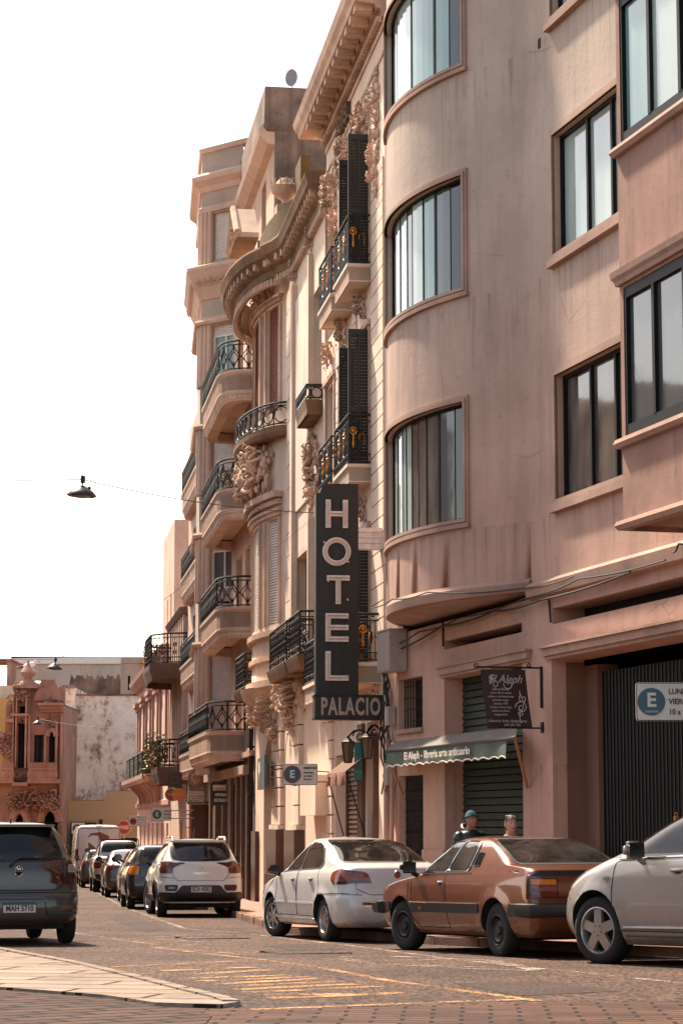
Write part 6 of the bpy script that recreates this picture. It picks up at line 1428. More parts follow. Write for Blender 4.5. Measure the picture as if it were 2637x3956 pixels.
# plants and a towel on the balconies
def leafmat(name, c):
    return simple(name, c, .6, 0, .5, 20)
M_LEAF = leafmat('leaf_green', (.09, .11, .03)); M_LEAFR = leafmat('leaf_rust', (.26, .09, .03)); M_LEAFY = leafmat('leaf_yellow', (.30, .20, .04))
def plant(P, w_, h_, label, mats=(0, 1, 2), n=420, seed=1, droop=.3, depth=.25, az=97.7):
    q_ = random.Random(seed); r_ = empty('potted_plant', P, R(az), label, 'plant', 'plants on the balconies'); m_ = MB()
    for i in range(n):
        x = q_.uniform(-w_, w_) / 2; z = h_ * (q_.random() ** .7) * (1 - (2 * x / w_) ** 2 * .5) - droop * q_.random() ** 3; y = q_.uniform(-depth, depth) + (.12 if z < 0 else 0); s_ = q_.uniform(.02, .055) * (1 + w_ * .15)
        d = Vector((q_.uniform(-1, 1), q_.uniform(-1, 1), q_.uniform(-.6, 1))).normalized(); e = d.cross(Vector((q_.uniform(-1, 1), q_.uniform(-1, 1), .3))).normalized()
        c = Vector((x, y, z)); m_.add([c - d * s_, c + e * s_ * .45, c + d * s_, c - e * s_ * .45], [(0, 1, 2, 3)], q_.choice(mats))
    m_.build('foliage', [M_LEAF, M_LEAFR, M_LEAFY], r_)
    m_ = MB(); m_.lathe((0, 0, -.2), [(0, 0), (.10, 0), (.14, .2), (0, .2)], 10)
    for i in range(6): m_.tube([(0, 0, 0), (q_.uniform(-w_, w_) * .3, q_.uniform(-.1, .1), h_ * .7)], .008, 4)
    m_.build('pot', M_BROWN, r_)
plant(FB.world(49.5, 1.05, 3.75), 4.2, 1.1, 'dense flowering plants spilling over the curved iron balcony above the square sign', (0, 0, 1, 2), 900, 3, .9, .35)
plant(FB.world(51.5, 1.1, 7.45), 3.2, .8, 'rust coloured climber on the big curved balcony in front of the sky', (1, 1, 0), 420, 4, .1)
plant(FB.world(22.9, .55, 10.05), 1.3, .75, 'yellowing pot plants on the second deco balcony from the bottom up the tower', (2, 0, 1), 260, 5, .05)
plant(FB.world(27.4, .4, 10.0), 1.0, .7, 'yellow green fern at the bay end of the deco balcony', (2, 0), 200, 6, .05)
plant(FB.world(73.5, .45, 3.9), .9, .9, 'green pot plant between the black railings of the pink house', (0, 0, 2), 160, 8, .05)
for i, (u_, z, h_, s_) in enumerate(((1.0, 4.3, .75, 11), (2.2, 4.25, .6, 12))):
    plant(FB.world(u_, .36, z), .7, h_, ('rusty creeper twined in the iron railing right of the hotel sign', 'dry rusty creeper low on the hotel railing beside the first creeper')[i], (1, 1, 2), 150, s_, .1, .06)
r_ = empty('towel', FB.world(28.3, .75, 7.4), R(97.7), 'yellow towel hung over the third deco balcony', 'towel'); m_ = MB()
for i in range(5):
    x = i * .12; m_.add([(x, .03 * math.sin(i * 2), -.55), (x + .12, .03 * math.sin(i * 2 + 2), -.5), (x + .12, .03 * math.sin(i * 2 + 2), .1), (x, .03 * math.sin(i * 2), .1)], [(0, 1, 2, 3)])
m_.build('cloth', simple('yellow_towel', (.65, .36, .02), .8), r_)
g_ = empty('seagull', atY(68, 1532, 130.6) , 0, 'grey and white seagull standing on the gable ornament', 'bird'); m_ = MB(); mt = Matrix.Rotation(-.3, 3, 'Y')
m_.ball((0, 0, .1), .42, .15, .15, 10, 0, mt); m_.ball((.38, 0, .32), .12, .1, .11, 8, 0); m_.tube([(.45, 0, .3), (.62, 0, .26)], .03, 5, 1, r2=.01); m_.tube([(-.3, 0, .02), (-.7, 0, -.1)], .08, 5, 1, r2=.02); m_.tube([(.05, .05, 0), (.05, .05, -.35)], .02, 4, 1); m_.tube([(.05, -.05, 0), (.05, -.05, -.35)], .02, 4, 1); m_.build('body', [M_WHITE, M_GATE], g_, True)

# ================================================================ the row across the street (seen only as what windows and cars mirror)
FO = Fac(tuple(FB.world(0, 10.2).xy), 7.7)
for i, (ua, ub_, hh_, mt_) in enumerate(((6, 18, 10.5, M_NOUV), (18.1, 33, 12.5, M_DECO), (33.1, 52, 9.5, M_PALE), (52.1, 86, 11.0, M_PINK))):
    g_ = FO.g((ua + ub_) / 2) - .5; r_ = empty('opposite_house', FO.world((ua + ub_) / 2, 0, g_), R(90 + 7.7), ('pale stone', 'rose', 'beige', 'long pink')[i] + ' house front across the road, outside the left of the photo', 'building')
    m_ = MB(); hl_ = []; k = int((ub_ - ua) / 2.6); st_ = (ub_ - ua) / k
    for j in range(k):
        for zz in (0, 1, 2): hl_.append((ua + st_ * (j + .28), ua + st_ * (j + .72), g_ + .8 + zz * 3.5, g_ + 2.9 + zz * 3.5) if zz * 3.5 + 3.2 < hh_ else (0, 0, 0, 0))
    hl_ = [h for h in hl_ if h[1] > h[0]]; mpo = lambda s, z, d: (s, -d, z)
    m_.wall(mpo, (ua, ub_), (g_, hh_), hl_, .3); m_.box(ua, ub_, .01, 7, hh_ - .05, hh_); m_.box(ua, ua + .02, .02, 7, g_, hh_ - .06); m_.box(ub_ - .02, ub_, .02, 7, g_, hh_ - .06); m_.box(ua, ub_, -.3, 0.0, hh_, hh_ + .3)
    m_.v = [(x - (ua + ub_) / 2, y, z - g_) for x, y, z in m_.v]; m_.build('wall', mt_, r_)
    m_ = MB(); m_.box(ua + .1, ub_ - .1, .32, .36, g_, hh_ - .3); m_.v = [(x - (ua + ub_) / 2, y, z - g_) for x, y, z in m_.v]; m_.build('window', G_DARK, r_)

r_ = empty('opposite_corner_house', (-24, 16, -.2), 0, 'beige corner house across the junction, outside the left of the photo', 'building')
m_ = MB(); hl_ = [(y, y + 1.3, z, z + 2.1) for y in [-13 + 2.9 * i for i in range(10)] for z in (1.0, 4.6, 8.2)]; m_.wall(lambda s, z, d: (d, s, z), (-15, 17), (0, 12.5), hl_, .3); m_.box(-8, -.01, -15, 17, 12.45, 12.5); m_.box(-8, -.02, 16.98, 17, 0, 12.44); m_.build('wall', M_PALE, r_)
m_ = MB(); m_.box(-.4, -.34, -14.9, 16.9, 0, 12.4); m_.build('window', G_DARK, r_)
# ================================================================ vehicles
def carpaint(name, c, metal=.3, rough=.32, flake=.06, coat=.85):
    m, nt, b = newmat(name); tc = N(nt, 'TexCoord').outputs['Object']
    v = noise(nt, tc, 2.0, 4, .6); v2 = noise(nt, tc, 9, 5, .7, (1, 1, .5)); sep = N(nt, 'SeparateXYZ'); nt.links.new(tc, sep.inputs[0])
    k = mixc(nt, ramp(nt, v, .3, .7), tuple(x * .9 for x in c), c)
    dz = N(nt, 'MapRange'); dz.inputs[1].default_value = .2; dz.inputs[2].default_value = .62; dz.inputs[3].default_value = .55; dz.inputs[4].default_value = 0.0; nt.links.new(sep.outputs[2], dz.inputs[0])
    mu = N(nt, 'Math', operation='MULTIPLY'); nt.links.new(dz.outputs[0], mu.inputs[0]); nt.links.new(ramp(nt, v2, .3, .7), mu.inputs[1])
    k = mixc(nt, mu.outputs[0], k, (.10, .07, .055)); nt.links.new(k, b.inputs['Base Color'])
    b.inputs['Metallic'].default_value = metal; b.inputs['Coat Weight'].default_value = coat; b.inputs['Coat Roughness'].default_value = .05
    rr = N(nt, 'MapRange'); rr.inputs[3].default_value = rough - .05; rr.inputs[4].default_value = rough + .2; nt.links.new(v2, rr.inputs[0]); nt.links.new(rr.outputs[0], b.inputs['Roughness'])
    bump(nt, b, noise(nt, tc, 1.6, 2, .4), .10, .03); return m
M_TYRE = simple('tyre_rubber', (.010, .009, .008), .85, 0, .4, 12, .3); M_WELL = simple('wheel_well', (.006, .006, .006), .95, 0, .2); M_ALLOY = simple('alloy_rim', (.42, .38, .35), .3, .7, .2); M_STEEL = simple('steel_rim', (.04, .037, .035), .5, .5, .4)
M_CHROME = simple('chrome', (.75, .70, .64), .1, 1.0, .05); M_GAP = simple('panel_gap', (.008, .007, .007), .9, 0, 0); M_TRIM = simple('black_trim', (.013, .012, .0115), .5, 0, .3); M_LRED = simple('tail_lens_red', (.16, .018, .010), .12, 0, .3, 12, 0, .6); M_LAMB = simple('tail_lens_amber', (.62, .17, .012), .15, 0, .25, 20, 0, .6)
M_LMIX = simple('tail_lens_mixed', (.26, .045, .012), .12, 0, .4, 14, 0, .6); M_LCLR = simple('clear_lens', (.45, .42, .40), .08, .3, .3, 20, 0, .6); M_LDARK = simple('smoked_lens', (.07, .022, .014), .10, 0, .4, 12, 0, .6); M_PLATE = simple('plate_white', (.58, .50, .42), .5, 0, .1)
def carglass(name, c, rough=.03):
    m, nt, b = newmat(name); tc = N(nt, 'TexCoord').outputs['Object']; v = noise(nt, tc, 2.2, 4, .6, (1, 1, 1.6))
    nt.links.new(mixc(nt, ramp(nt, v, .4, .62), tuple(x * .35 for x in c), c), b.inputs['Base Color']); b.inputs['Roughness'].default_value = rough; b.inputs['Specular IOR Level'].default_value = .4; return m
G_CAR = carglass('car_glass', (.030, .023, .019)); G_CARL = carglass('car_glass_light', (.050, .042, .037)); G_CARD = carglass('car_glass_tinted', (.018, .016, .015))

def pchip(pts):
    xs = [p[0] for p in pts]; ys = [p[1] for p in pts]; n = len(xs); h = [xs[i + 1] - xs[i] for i in range(n - 1)]; d = [(ys[i + 1] - ys[i]) / h[i] for i in range(n - 1)]
    m = [d[0]] + [0 if d[i - 1] * d[i] <= 0 else 2 * d[i - 1] * d[i] / (d[i - 1] + d[i]) for i in range(1, n - 1)] + [d[-1]]
    def f(x):
        if x <= xs[0]: return ys[0]
        if x >= xs[-1]: return ys[-1]
        i = 0
        while x > xs[i + 1]: i += 1
        t = (x - xs[i]) / h[i]
        return (2*t**3 - 3*t**2 + 1) * ys[i] + (t**3 - 2*t**2 + t) * h[i] * m[i] + (-2*t**3 + 3*t**2) * ys[i + 1] + (t**3 - t**2) * h[i] * m[i + 1]
    return f
def rpoly(pts, r, n=4):
    """round the corners of a polygon"""
    out = []; k = len(pts); P = [Vector(p[:2]) for p in pts]
    for i in range(k):
        a, p, c = P[i - 1], P[i], P[(i + 1) % k]; rr = pts[i][2] if len(pts[i]) > 2 else r
        d1, d2 = (a - p), (c - p); l = min(rr, d1.length * .45, d2.length * .45)
        s_, e = p + d1.normalized() * l, p + d2.normalized() * l
        for j in range(n + 1): t = j / n; out.append(s_ * (1 - t) ** 2 + p * 2 * t * (1 - t) + e * t * t)
    return out
class Car:
    def __init__(s, name, label, cat, rear, front, width, axles, wheel, paint, bow=(.10, .14), cr=(.28, .42), taper=.05, flare=.0, zbot=.2, group=None, archr=None, mult=1.0, well=.30):
        s.root = empty(name, (0, 0, 0), 0, label, cat, group); s.ax = axles; s.wr = wheel[0]; s.paint = paint
        fr_, ff, fw = pchip(rear), pchip(front), pchip(width); s.W = max(w for _, w in width)
        zs = sorted(set([p[0] for p in rear] + [p[0] for p in front] + [p[0] for p in width])); Z = []
        for a, b in zip(zs, zs[1:]):
            k = max(1, int((b - a) / .022)) if b < zs[-1] - .05 else 3
            Z += [a + (b - a) * i / k for i in range(k)]
        Z.append(zs[-1]); NS, NC, NE = 44, 8, 8; ring_n = None; V = []; L = max(p[1] for p in front); s.L = L
        for z in Z:
            x0, x1, w = fr_(z), ff(z), fw(z); xm = (x0 + x1) / 2; ln = x1 - x0
            sc_ = min(1, ln / 1.2); rr, rf = min(cr[0], w * .55) * sc_, min(cr[1], w * .7) * sc_; ry_r, ry_f = min(cr[0] * .8, w * .5), min(cr[1] * .75, w * .62); b0, b1 = bow[0] * sc_, bow[1] * sc_
            half = []
            for i in range(NE): y = (w - ry_r) * i / NE; half.append((x0 + b0 * (y / w) ** 2 if w > 1e-6 else x0, y))
            xb = x0 + b0 * ((w - ry_r) / w) ** 2 if w > 1e-6 else x0
            for i in range(NC): a = math.pi / 2 * i / NC; half.append((xb + rr * (1 - math.cos(a)), w - ry_r + ry_r * math.sin(a)))
            xs_, xe = xb + rr, x1 - b1 * ((w - ry_f) / w) ** 2 - rf if w > 1e-6 else x1
            for i in range(NS): half.append((xs_ + (xe - xs_) * i / NS, w))
            for i in range(NC): a = math.pi / 2 * i / NC; half.append((xe + rf * math.sin(a), w - ry_f + ry_f * math.cos(a)))
            for i in range(NE + 1): y = (w - ry_f) * (1 - i / NE); half.append((x1 - b1 * (y / w) ** 2 if w > 1e-6 else x1, y))
            out = []
            for x, y in half:
                t = (x - L * .48) / (L * .5); y2 = y * (1 - taper * abs(t) ** 3)
                if flare and y > w * .6:
                    for ax in axles:
                        dd = math.hypot(x - ax, z - s.wr); y2 += flare * math.exp(-((dd - s.wr * 1.18) / .07) ** 2) * (1 if z > .3 else .5)
                out.append((x, y2, z))
            ring = out + [(x, -y, z) for x, y, z in out[-2:0:-1]]; V.append(ring)
        n = len(V[0]); vs = [p for r_ in V for p in r_]; fs = [(i * n + j, i * n + (j + 1) % n, (i + 1) * n + (j + 1) % n, (i + 1) * n + j) for i in range(len(V) - 1) for j in range(n)]
        fs += [tuple(range(n - 1, -1, -1)), tuple(range((len(V) - 1) * n, len(V) * n))]
        s.bvh = BVHTree.FromPolygons([Vector(v) for v in vs], fs)
        s.vs, s.fs = vs, fs
        me = bpy.data.meshes.new('body'); me.from_pydata(vs, [], fs); me.validate(); bm = bmesh.new(); bm.from_mesh(me); bmesh.ops.remove_doubles(bm, verts=bm.verts, dist=1e-5); bmesh.ops.recalc_face_normals(bm, faces=bm.faces); bm.to_mesh(me); bm.free()
        o = bpy.data.objects.new('body', me); col.objects.link(o)
        ar = archr or s.wr * 1.16; s.ar = ar; cu = MB()
        for ax in axles:
            for sg in (-1, 1): cu.lathe((ax, sg * (s.W - well / 2 + .12) , s.wr + .01), [(0, -well / 2 - .12), (ar, -well / 2 - .12), (ar, well / 2 + .12), (0, well / 2 + .12)], 32, axis='y')
        co_ = cu.build('cutter', M_WELL, None); md = o.modifiers.new('b', 'BOOLEAN'); md.object = co_; md.operation = 'DIFFERENCE'; md.solver = 'EXACT'
        me2 = bpy.data.meshes.new_from_object(o.evaluated_get(bpy.context.evaluated_depsgraph_get())); o.modifiers.clear(); o.data = me2; bpy.data.objects.remove(co_)
        me2.materials.clear(); me2.materials.append(paint); me2.materials.append(M_WELL); me2.name = 'body'
        for p in me2.polygons:
            c = p.center; inw = any(math.hypot(c.x - ax, c.z - s.wr - .01) < ar * 1.012 for ax in axles) and abs(c.y) > s.W - well - .02 and (abs(p.normal.y) < .3 or abs(c.y) < s.W - well * .7)
            p.material_index = 1 if (inw or (p.normal.z < -.9 and c.z < zbot + .05)) else 0
        me2.shade_smooth(); me2.set_sharp_from_angle(angle=R(38)); o.parent = s.root; s.body = o
        m_ = MB(); m_.box(axles[0] - .45, axles[1] + .45, -s.W * .72, s.W * .72, .19, .34); m_.tube([(axles[0], -s.W * .8, s.wr), (axles[0], s.W * .8, s.wr)], .04, 6); m_.tube([(axles[1], -s.W * .8, s.wr), (axles[1], s.W * .8, s.wr)], .04, 6); m_.build('underbody', M_WELL, s.root)
        s.wheels(*wheel)
    def cast(s, view, a, b):
        if view in ('L', 'R'): sg = 1 if view == 'L' else -1; h = s.bvh.ray_cast(Vector((a, 3 * sg, b)), Vector((0, -sg, 0)))
        elif view == 'B': h = s.bvh.ray_cast(Vector((-3, a, b)), Vector((1, 0, 0)))
        elif view == 'F': h = s.bvh.ray_cast(Vector((8, a, b)), Vector((-1, 0, 0)))
        else: h = s.bvh.ray_cast(Vector((a, b, 4)), Vector((0, 0, -1)))
        if h[0] is None: return None, None
        nn = h[1]; dirv = {'L': Vector((0, 1, 0)), 'R': Vector((0, -1, 0)), 'B': Vector((-1, 0, 0)), 'F': Vector((1, 0, 0)), 'T': Vector((0, 0, 1))}[view]
        if nn.dot(dirv) < 0: nn = -nn
        return h[0], nn
    def panel(s, name, view, poly, mat, off=.006, r=.04, sp=.05, parent=None, thick=.02, smooth=True):
        P = rpoly(poly, r) if r else [Vector(p[:2]) for p in poly]; out = []
        for i in range(len(P)):
            a, b = P[i], P[(i + 1) % len(P)]; k = max(1, int((b - a).length / sp)); out += [a.lerp(b, j / k) for j in range(k)]
        cl = [out[0]]
        for p in out[1:]:
            if (p - cl[-1]).length > 1e-4: cl.append(p)
        if (cl[-1] - cl[0]).length < 1e-4: cl.pop()
        m = len(cl); allp = list(cl); x0, x1 = min(p.x for p in cl), max(p.x for p in cl); y0, y1 = min(p.y for p in cl), max(p.y for p in cl); x = x0 + sp / 2
        while x < x1:
            y = y0 + sp / 2
            while y < y1: allp.append(Vector((x, y))); y += sp
            x += sp
        vs, es, fs, *_ = delaunay_2d_cdt(allp, [], [list(range(m))], 1, 1e-5); V = []; bad = set()
        for i, v in enumerate(vs):
            h, nn = s.cast(view, v.x, v.y)
            if h is None: bad.add(i); V.append((0, 0, 0)); V.append((0, 0, 0)); continue
            V.append(tuple(h + nn * off)); V.append(tuple(h - nn * thick))
        F_ = []; cnt = {}
        for f in fs:
            if any(i in bad for i in f): continue
            F_.append(tuple(i * 2 for i in f))
            for i in range(len(f)): cnt[(f[i], f[(i + 1) % len(f)])] = 1
        for (a, b) in list(cnt):
            if (b, a) not in cnt: F_.append((b * 2, a * 2, a * 2 + 1, b * 2 + 1))
        me = bpy.data.meshes.new(name); me.from_pydata(V, [], F_); me.materials.append(mat); me.validate(); bm = bmesh.new(); bm.from_mesh(me)
        bmesh.ops.delete(bm, geom=[v for v in bm.verts if not v.link_faces], context='VERTS'); bmesh.ops.recalc_face_normals(bm, faces=bm.faces); bm.to_mesh(me); bm.free()
        if smooth: me.shade_smooth(); me.set_sharp_from_angle(angle=R(45))
        o = bpy.data.objects.new(name, me); col.objects.link(o); o.parent = parent or s.root; return o
    def both(s, name, poly, mat, **k): s.panel(name, 'L', poly, mat, **k); s.panel(name, 'R', poly, mat, **k)
    def line(s, name, view, pts, mat, rr=.005, off=.001, closed=False, parent=None, step=.04, mb=None):
        out = []; pts = list(pts) + ([pts[0]] if closed else [])
        for a, b in zip(pts, pts[1:]):
            k = max(1, int(math.dist(a, b) / step))
            for j in range(k): out.append((a[0] + (b[0] - a[0]) * j / k, a[1] + (b[1] - a[1]) * j / k))
        if not closed: out.append(pts[-1])
        P = []
        for a, b in out:
            h, nn = s.cast(view, a, b)
            if h is not None: P.append(h + nn * off)
        if len(P) < 2: return None
        m_ = mb or MB(); m_.tube(P, rr, 6, closed=closed)
        return None if mb else m_.build(name, mat, parent or s.root, True)
    def gaps(s, views, loops, name='panel_gap', rr=.0055, mat=None):
        m_ = MB()
        for v in views:
            for pts, cl in loops: s.line('', v, [tuple(p) for p in (rpoly(pts, .06) if cl else [Vector(q_) for q_ in pts])], None, rr, -.001, cl, mb=m_)
        return m_.build(name, mat or M_GAP, s.root, True)
    def wheels(s, r, wd, rim_r, style, rim_mat, steer=0.0):
        W = s.W - .035
        for ax in s.ax:
            for sg in (1, -1):
                w = empty('wheel', (ax, sg * W, r)); w.parent = s.root
                if ax == s.ax[1]: w.rotation_euler = (0, 0, R(steer))
                t = MB(); yo = 0; yi = -wd * sg
                prof = [(rim_r, yo * sg), (rim_r + .012, .004 * sg), (r - .045, .006 * sg), (r - .012, -.012 * sg), (r, -.035 * sg), (r, yi + .035 * sg), (r - .012, yi + .012 * sg), (rim_r, yi)]
                t.lathe((0, 0, 0), prof, 36, axis='y', cap=False); t.build('tyre', M_TYRE, w, True)
                b = MB(); b.lathe((0, 0, 0), [(rim_r + .004, -.002 * sg), (rim_r - .012, .004 * sg), (rim_r - .022, -.012 * sg), (rim_r - .03, -.08 * sg), (rim_r - .02, yi)], 36, axis='y', cap=False)
                b.lathe((0, 0, 0), [(0, -.075 * sg), (rim_r - .03, -.095 * sg), (rim_r - .03, -.11 * sg), (0, -.11 * sg)], 30, 1, axis='y')
                if style == 'steel':
                    b.lathe((0, 0, 0), [(0, -.0 * sg), (.05, -.002 * sg), (.06, -.03 * sg), (.10, -.035 * sg), (.125, -.01 * sg), (rim_r - .05, -.045 * sg), (rim_r - .02, -.05 * sg), (rim_r - .02, -.07 * sg), (0, -.07 * sg)], 30, axis='y')
                    for i in range(8): a = i * math.pi / 4; b.ball(((rim_r - .05) * math.cos(a), -.04 * sg, (rim_r - .05) * math.sin(a)), .018, .006, .018, 8, 1)
                    for i in range(4): a = i * math.pi / 2 + .4; b.ball((.05 * math.cos(a), -.025 * sg, .05 * math.sin(a)), .009, .012, .009, 6, 2)
                else:
                    ns, wa, wb = style; b.lathe((0, 0, 0), [(0, .0), (.055, -.004 * sg), (.065, -.02 * sg), (.065, -.05 * sg), (0, -.05 * sg)], 20, axis='y')
                    for i in range(ns):
                        a = 2 * math.pi * i / ns + .3; ca, sa = math.cos(a), math.sin(a); q0, q1 = .04, rim_r - .008
                        def pt(rad, tn, y): return (rad * ca - tn * sa, y * sg, rad * sa + tn * ca)
                        b.add([pt(q0, -wa, -.006), pt(q0, wa, -.006), pt(q1, wb, -.014), pt(q1, -wb, -.014), pt(q0, -wa, -.05), pt(q0, wa, -.05), pt(q1, wb, -.05), pt(q1, -wb, -.05)], [(0, 1, 2, 3), (7, 6, 5, 4), (0, 4, 5, 1), (1, 5, 6, 2), (2, 6, 7, 3), (3, 7, 4, 0)])
                    for i in range(4 if ns != 5 else 5): a = 2 * math.pi * (i + .5) / (4 if ns != 5 else 5) + .3; b.ball((.048 * math.cos(a), -.006 * sg, .048 * math.sin(a)), .010, .006, .010, 6, 1)
                b.build('rim', [rim_mat, M_WELL, M_CHROME], w, True)
    def mirror(s, x, y, z, mat, sx=.10, sy=.11, sz=.075):
        for sg in (1, -1):
            m_ = MB(); m_.box(-sx * .5, sx * .5, -sy, sy, -sz, sz); bm = bmesh.new(); 
            o = m_.build('wing_mirror', mat, s.root); bm.from_mesh(o.data)
            for v in bm.verts:
                if v.co.x > 0: v.co.y *= .82; v.co.z *= .8
            bmesh.ops.bevel(bm, geom=bm.edges[:], offset=.04, segments=4, affect='EDGES'); bm.to_mesh(o.data); bm.free(); o.data.shade_smooth(); o.location = (x, sg * (y + sy), z)
            m_ = MB(); m_.tube([(0, -sg * sy * .6, -sz * .8), (0, -sg * sy * 1.5, -sz * 1.5)], .028, 6); m_.build('stalk', mat, o, True)
            g_ = MB(); g_.box(-sx * .5 - .003, -sx * .5 + .004, -sy * .8, sy * .8, -sz * .75, sz * .75); g_.build('mirror_glass', G_CARL, o)
    def handle(s, x, z, mat, l=.17, views=('L', 'R'), recess=True):
        for v in views:
            sg = 1 if v == 'L' else -1; h, nn = s.cast(v, x, z)
            if h is None: continue
            m_ = MB(); m_.ball((h.x, h.y + .004 * sg, h.z - .012), .055, .006, .03, 10, 1)
            m_.tube([(x - l / 2, h.y, h.z), (x - l / 2 + .02, h.y + .022 * sg, h.z), (x, h.y + .03 * sg, h.z), (x + l / 2 - .02, h.y + .022 * sg, h.z), (x + l / 2, h.y, h.z)], .014, 6); m_.build('door_handle', [mat, M_TRIM], s.root, True)
    def plate(s, z, txt, y=0.0, w=.40, h=.13, off=.02, band=True, view='B', tilt=0):
        hp, nn = s.cast(view, y, z); sg = -1 if view == 'B' else 1
        r_ = empty('number_plate', (hp.x + sg * off, y, z)); r_.parent = s.root; r_.rotation_euler = (0, 0, R(-90) if view == 'B' else R(90))
        m_ = MB(); m_.box(-w / 2, w / 2, 0, .012, -h / 2, h / 2); m_.box(-w / 2 - .008, w / 2 + .008, .004, .04, -h / 2 - .008, h / 2 + .008, 1)
        if band: m_.box(-w / 2, w / 2, -.001, .01, h / 2 - .022, h / 2, 2)
        m_.build('plate', [M_PLATE, M_TRIM, M_BLUE], r_)
        text_mesh('plate_lettering', txt, h * .86, M_INK, r_, (0, -.004, -.008), ZR, .001, sx=.78, offset=.003)
    def place(s, X, Y, az, k=1.0):
        """rear axle centre stands at X, Y; heading az degrees to the left of straight ahead"""
        a = R(az); f = Vector((-math.sin(a), math.cos(a))); A0 = Vector((X, Y)); A1 = A0 + f * (s.ax[1] - s.ax[0]); z0, z1 = zg(A0.y), zg(A1.y); wb = s.ax[1] - s.ax[0]; pit = math.atan2(z1 - z0, wb)
        s.root.scale = (k, k, k); base = A0 - f * s.ax[0] * k * math.cos(pit); s.root.location = (base.x, base.y, z0 - s.ax[0] * math.sin(pit) + .002); s.root.rotation_euler = (0, -pit, R(90) + a)
    def block(s, name, x0, x1, y0, y1, z0, z1, mat, bev=.015, parent=None):
        m_ = MB(); m_.box(x0, x1, y0, y1, z0, z1); o = m_.build(name, mat, parent or s.root)
        if bev: bm = bmesh.new(); bm.from_mesh(o.data); bmesh.ops.bevel(bm, geom=bm.edges[:], offset=bev, segments=2, affect='EDGES'); bm.to_mesh(o.data); bm.free(); o.data.shade_smooth(); o.data.set_sharp_from_angle(angle=R(50))
        return o

P_SILV = carpaint('silver_paint', (.50, .45, .41)); P_WHITE = carpaint('white_car_paint', (.62, .58, .54), .05); P_ORANGE = carpaint('copper_orange_paint', (.19, .053, .021), .4, .24); P_GREY = carpaint('dark_grey_paint', (.050, .041, .034), .3, .5); P_BLACK = carpaint('black_car_paint', (.014, .018, .020), .1, .25); P_CHAMP = carpaint('champagne_silver_paint', (.31, .265, .235), .35, .36); P_DKS = carpaint('graphite_paint', (.10, .095, .09), .4, .3)

# --- silver-white sedan
c = Car('parked_car', 'silver white four door sedan with amber tail light, ahead of the copper saloon', 'car',
    [(.20, .16), (.30, .04), (.45, .0), (.58, .01), (.66, .05), (.72, .07), (.98, .12), (1.03, .20), (1.055, .34), (1.075, .52), (1.10, .60), (1.20, .83), (1.30, 1.10), (1.36, 1.38), (1.40, 1.70), (1.425, 2.05), (1.435, 2.32)],
    [(.20, 4.0), (.30, 4.12), (.50, 4.16), (.66, 4.10), (.76, 3.95), (.84, 3.62), (.92, 3.22), (.98, 3.05), (1.10, 2.86), (1.25, 2.62), (1.35, 2.50), (1.40, 2.44), (1.435, 2.36)],
    [(.20, .70), (.28, .785), (.45, .815), (.60, .822), (.80, .818), (.94, .79), (1.0, .745), (1.10, .70), (1.25, .625), (1.33, .575), (1.38, .51), (1.41, .40), (1.428, .22), (1.435, .04)],
    (.90, 3.27), (.30, .19, .19, (7, .028, .018), M_ALLOY, 12), P_WHITE, flare=.022, group=None)
c.both('side_window', [(1.22, 1.005), (1.17, 1.10), (1.42, 1.30), (1.62, 1.345), (2.02, 1.355), (1.98, .985)], G_CAR); c.both('side_window', [(2.06, .98), (2.09, 1.355), (2.34, 1.33), (2.62, 1.18), (2.92, .985), (2.90, .955)], G_CAR)
c.both('window_frame', [(1.10, .985), (1.05, 1.06), (1.38, 1.335), (1.62, 1.378), (2.12, 1.385), (2.40, 1.355), (2.70, 1.175), (3.02, .975), (3.0, .94)], M_TRIM, off=.003)
c.panel('rear_window', 'B', [(-.62, 1.085), (.62, 1.085), (.50, 1.385), (-.50, 1.385)], G_CAR, r=.07); c.panel('window_seal', 'B', [(-.665, 1.07), (.665, 1.07), (.53, 1.40), (-.53, 1.40)], M_TRIM, off=.003, r=.08)
c.panel('windscreen', 'F', [(-.66, .99), (.66, .99), (.52, 1.385), (-.52, 1.385)], G_CAR, r=.07)
for sg in (1, -1):
    c.panel('tail_light', 'B', [(.36 * sg, .80), (.42 * sg, .94), (.775 * sg, .93), (.775 * sg, .80)], M_LMIX, off=.012, r=.05); c.panel('tail_light_lens', 'B', [(.36 * sg, .795), (.37 * sg, .83), (.60 * sg, .835), (.775 * sg, .82), (.775 * sg, .795)], M_LDARK, off=.016, r=.02)
    v = 'L' if sg > 0 else 'R'; c.panel('tail_light', v, [(.17, .80), (.15, .93), (.34, .97), (.50, .925), (.52, .85), (.40, .80)], M_LMIX, off=.012, r=.05); c.panel('tail_light_rim', v, [(.15, .78), (.13, .95), (.34, .99), (.53, .935), (.55, .84), (.42, .78)], M_LDARK, off=.007, r=.05)
    c.panel('reflector', 'B', [(.36 * sg, .505), (.36 * sg, .54), (.52 * sg, .54), (.52 * sg, .505)], M_LRED, off=.006, r=.01); c.panel('headlight', v, [(3.72, .62), (3.6, .74), (3.86, .76), (4.0, .64)], M_LCLR, off=.006)
c.gaps(('L', 'R'), [([(1.22, .34), (1.0, .70), (1.14, 1.0), (1.98, .985), (2.03, .34)], True), ([(2.03, .34), (2.02, .97), (2.98, .93), (3.0, .34)], True), ([(3.55, .60), (3.05, .90)], False), ([(.95, .64), (.5, .66), (.1, .66)], False)])
c.gaps(('B',), [([(-.60, .99), (-.58, .72), (-.40, .64), (.40, .64), (.58, .72), (.60, .99)], False), ([(-.79, .645), (-.5, .64)], False), ([(.5, .64), (.79, .645)], False)])
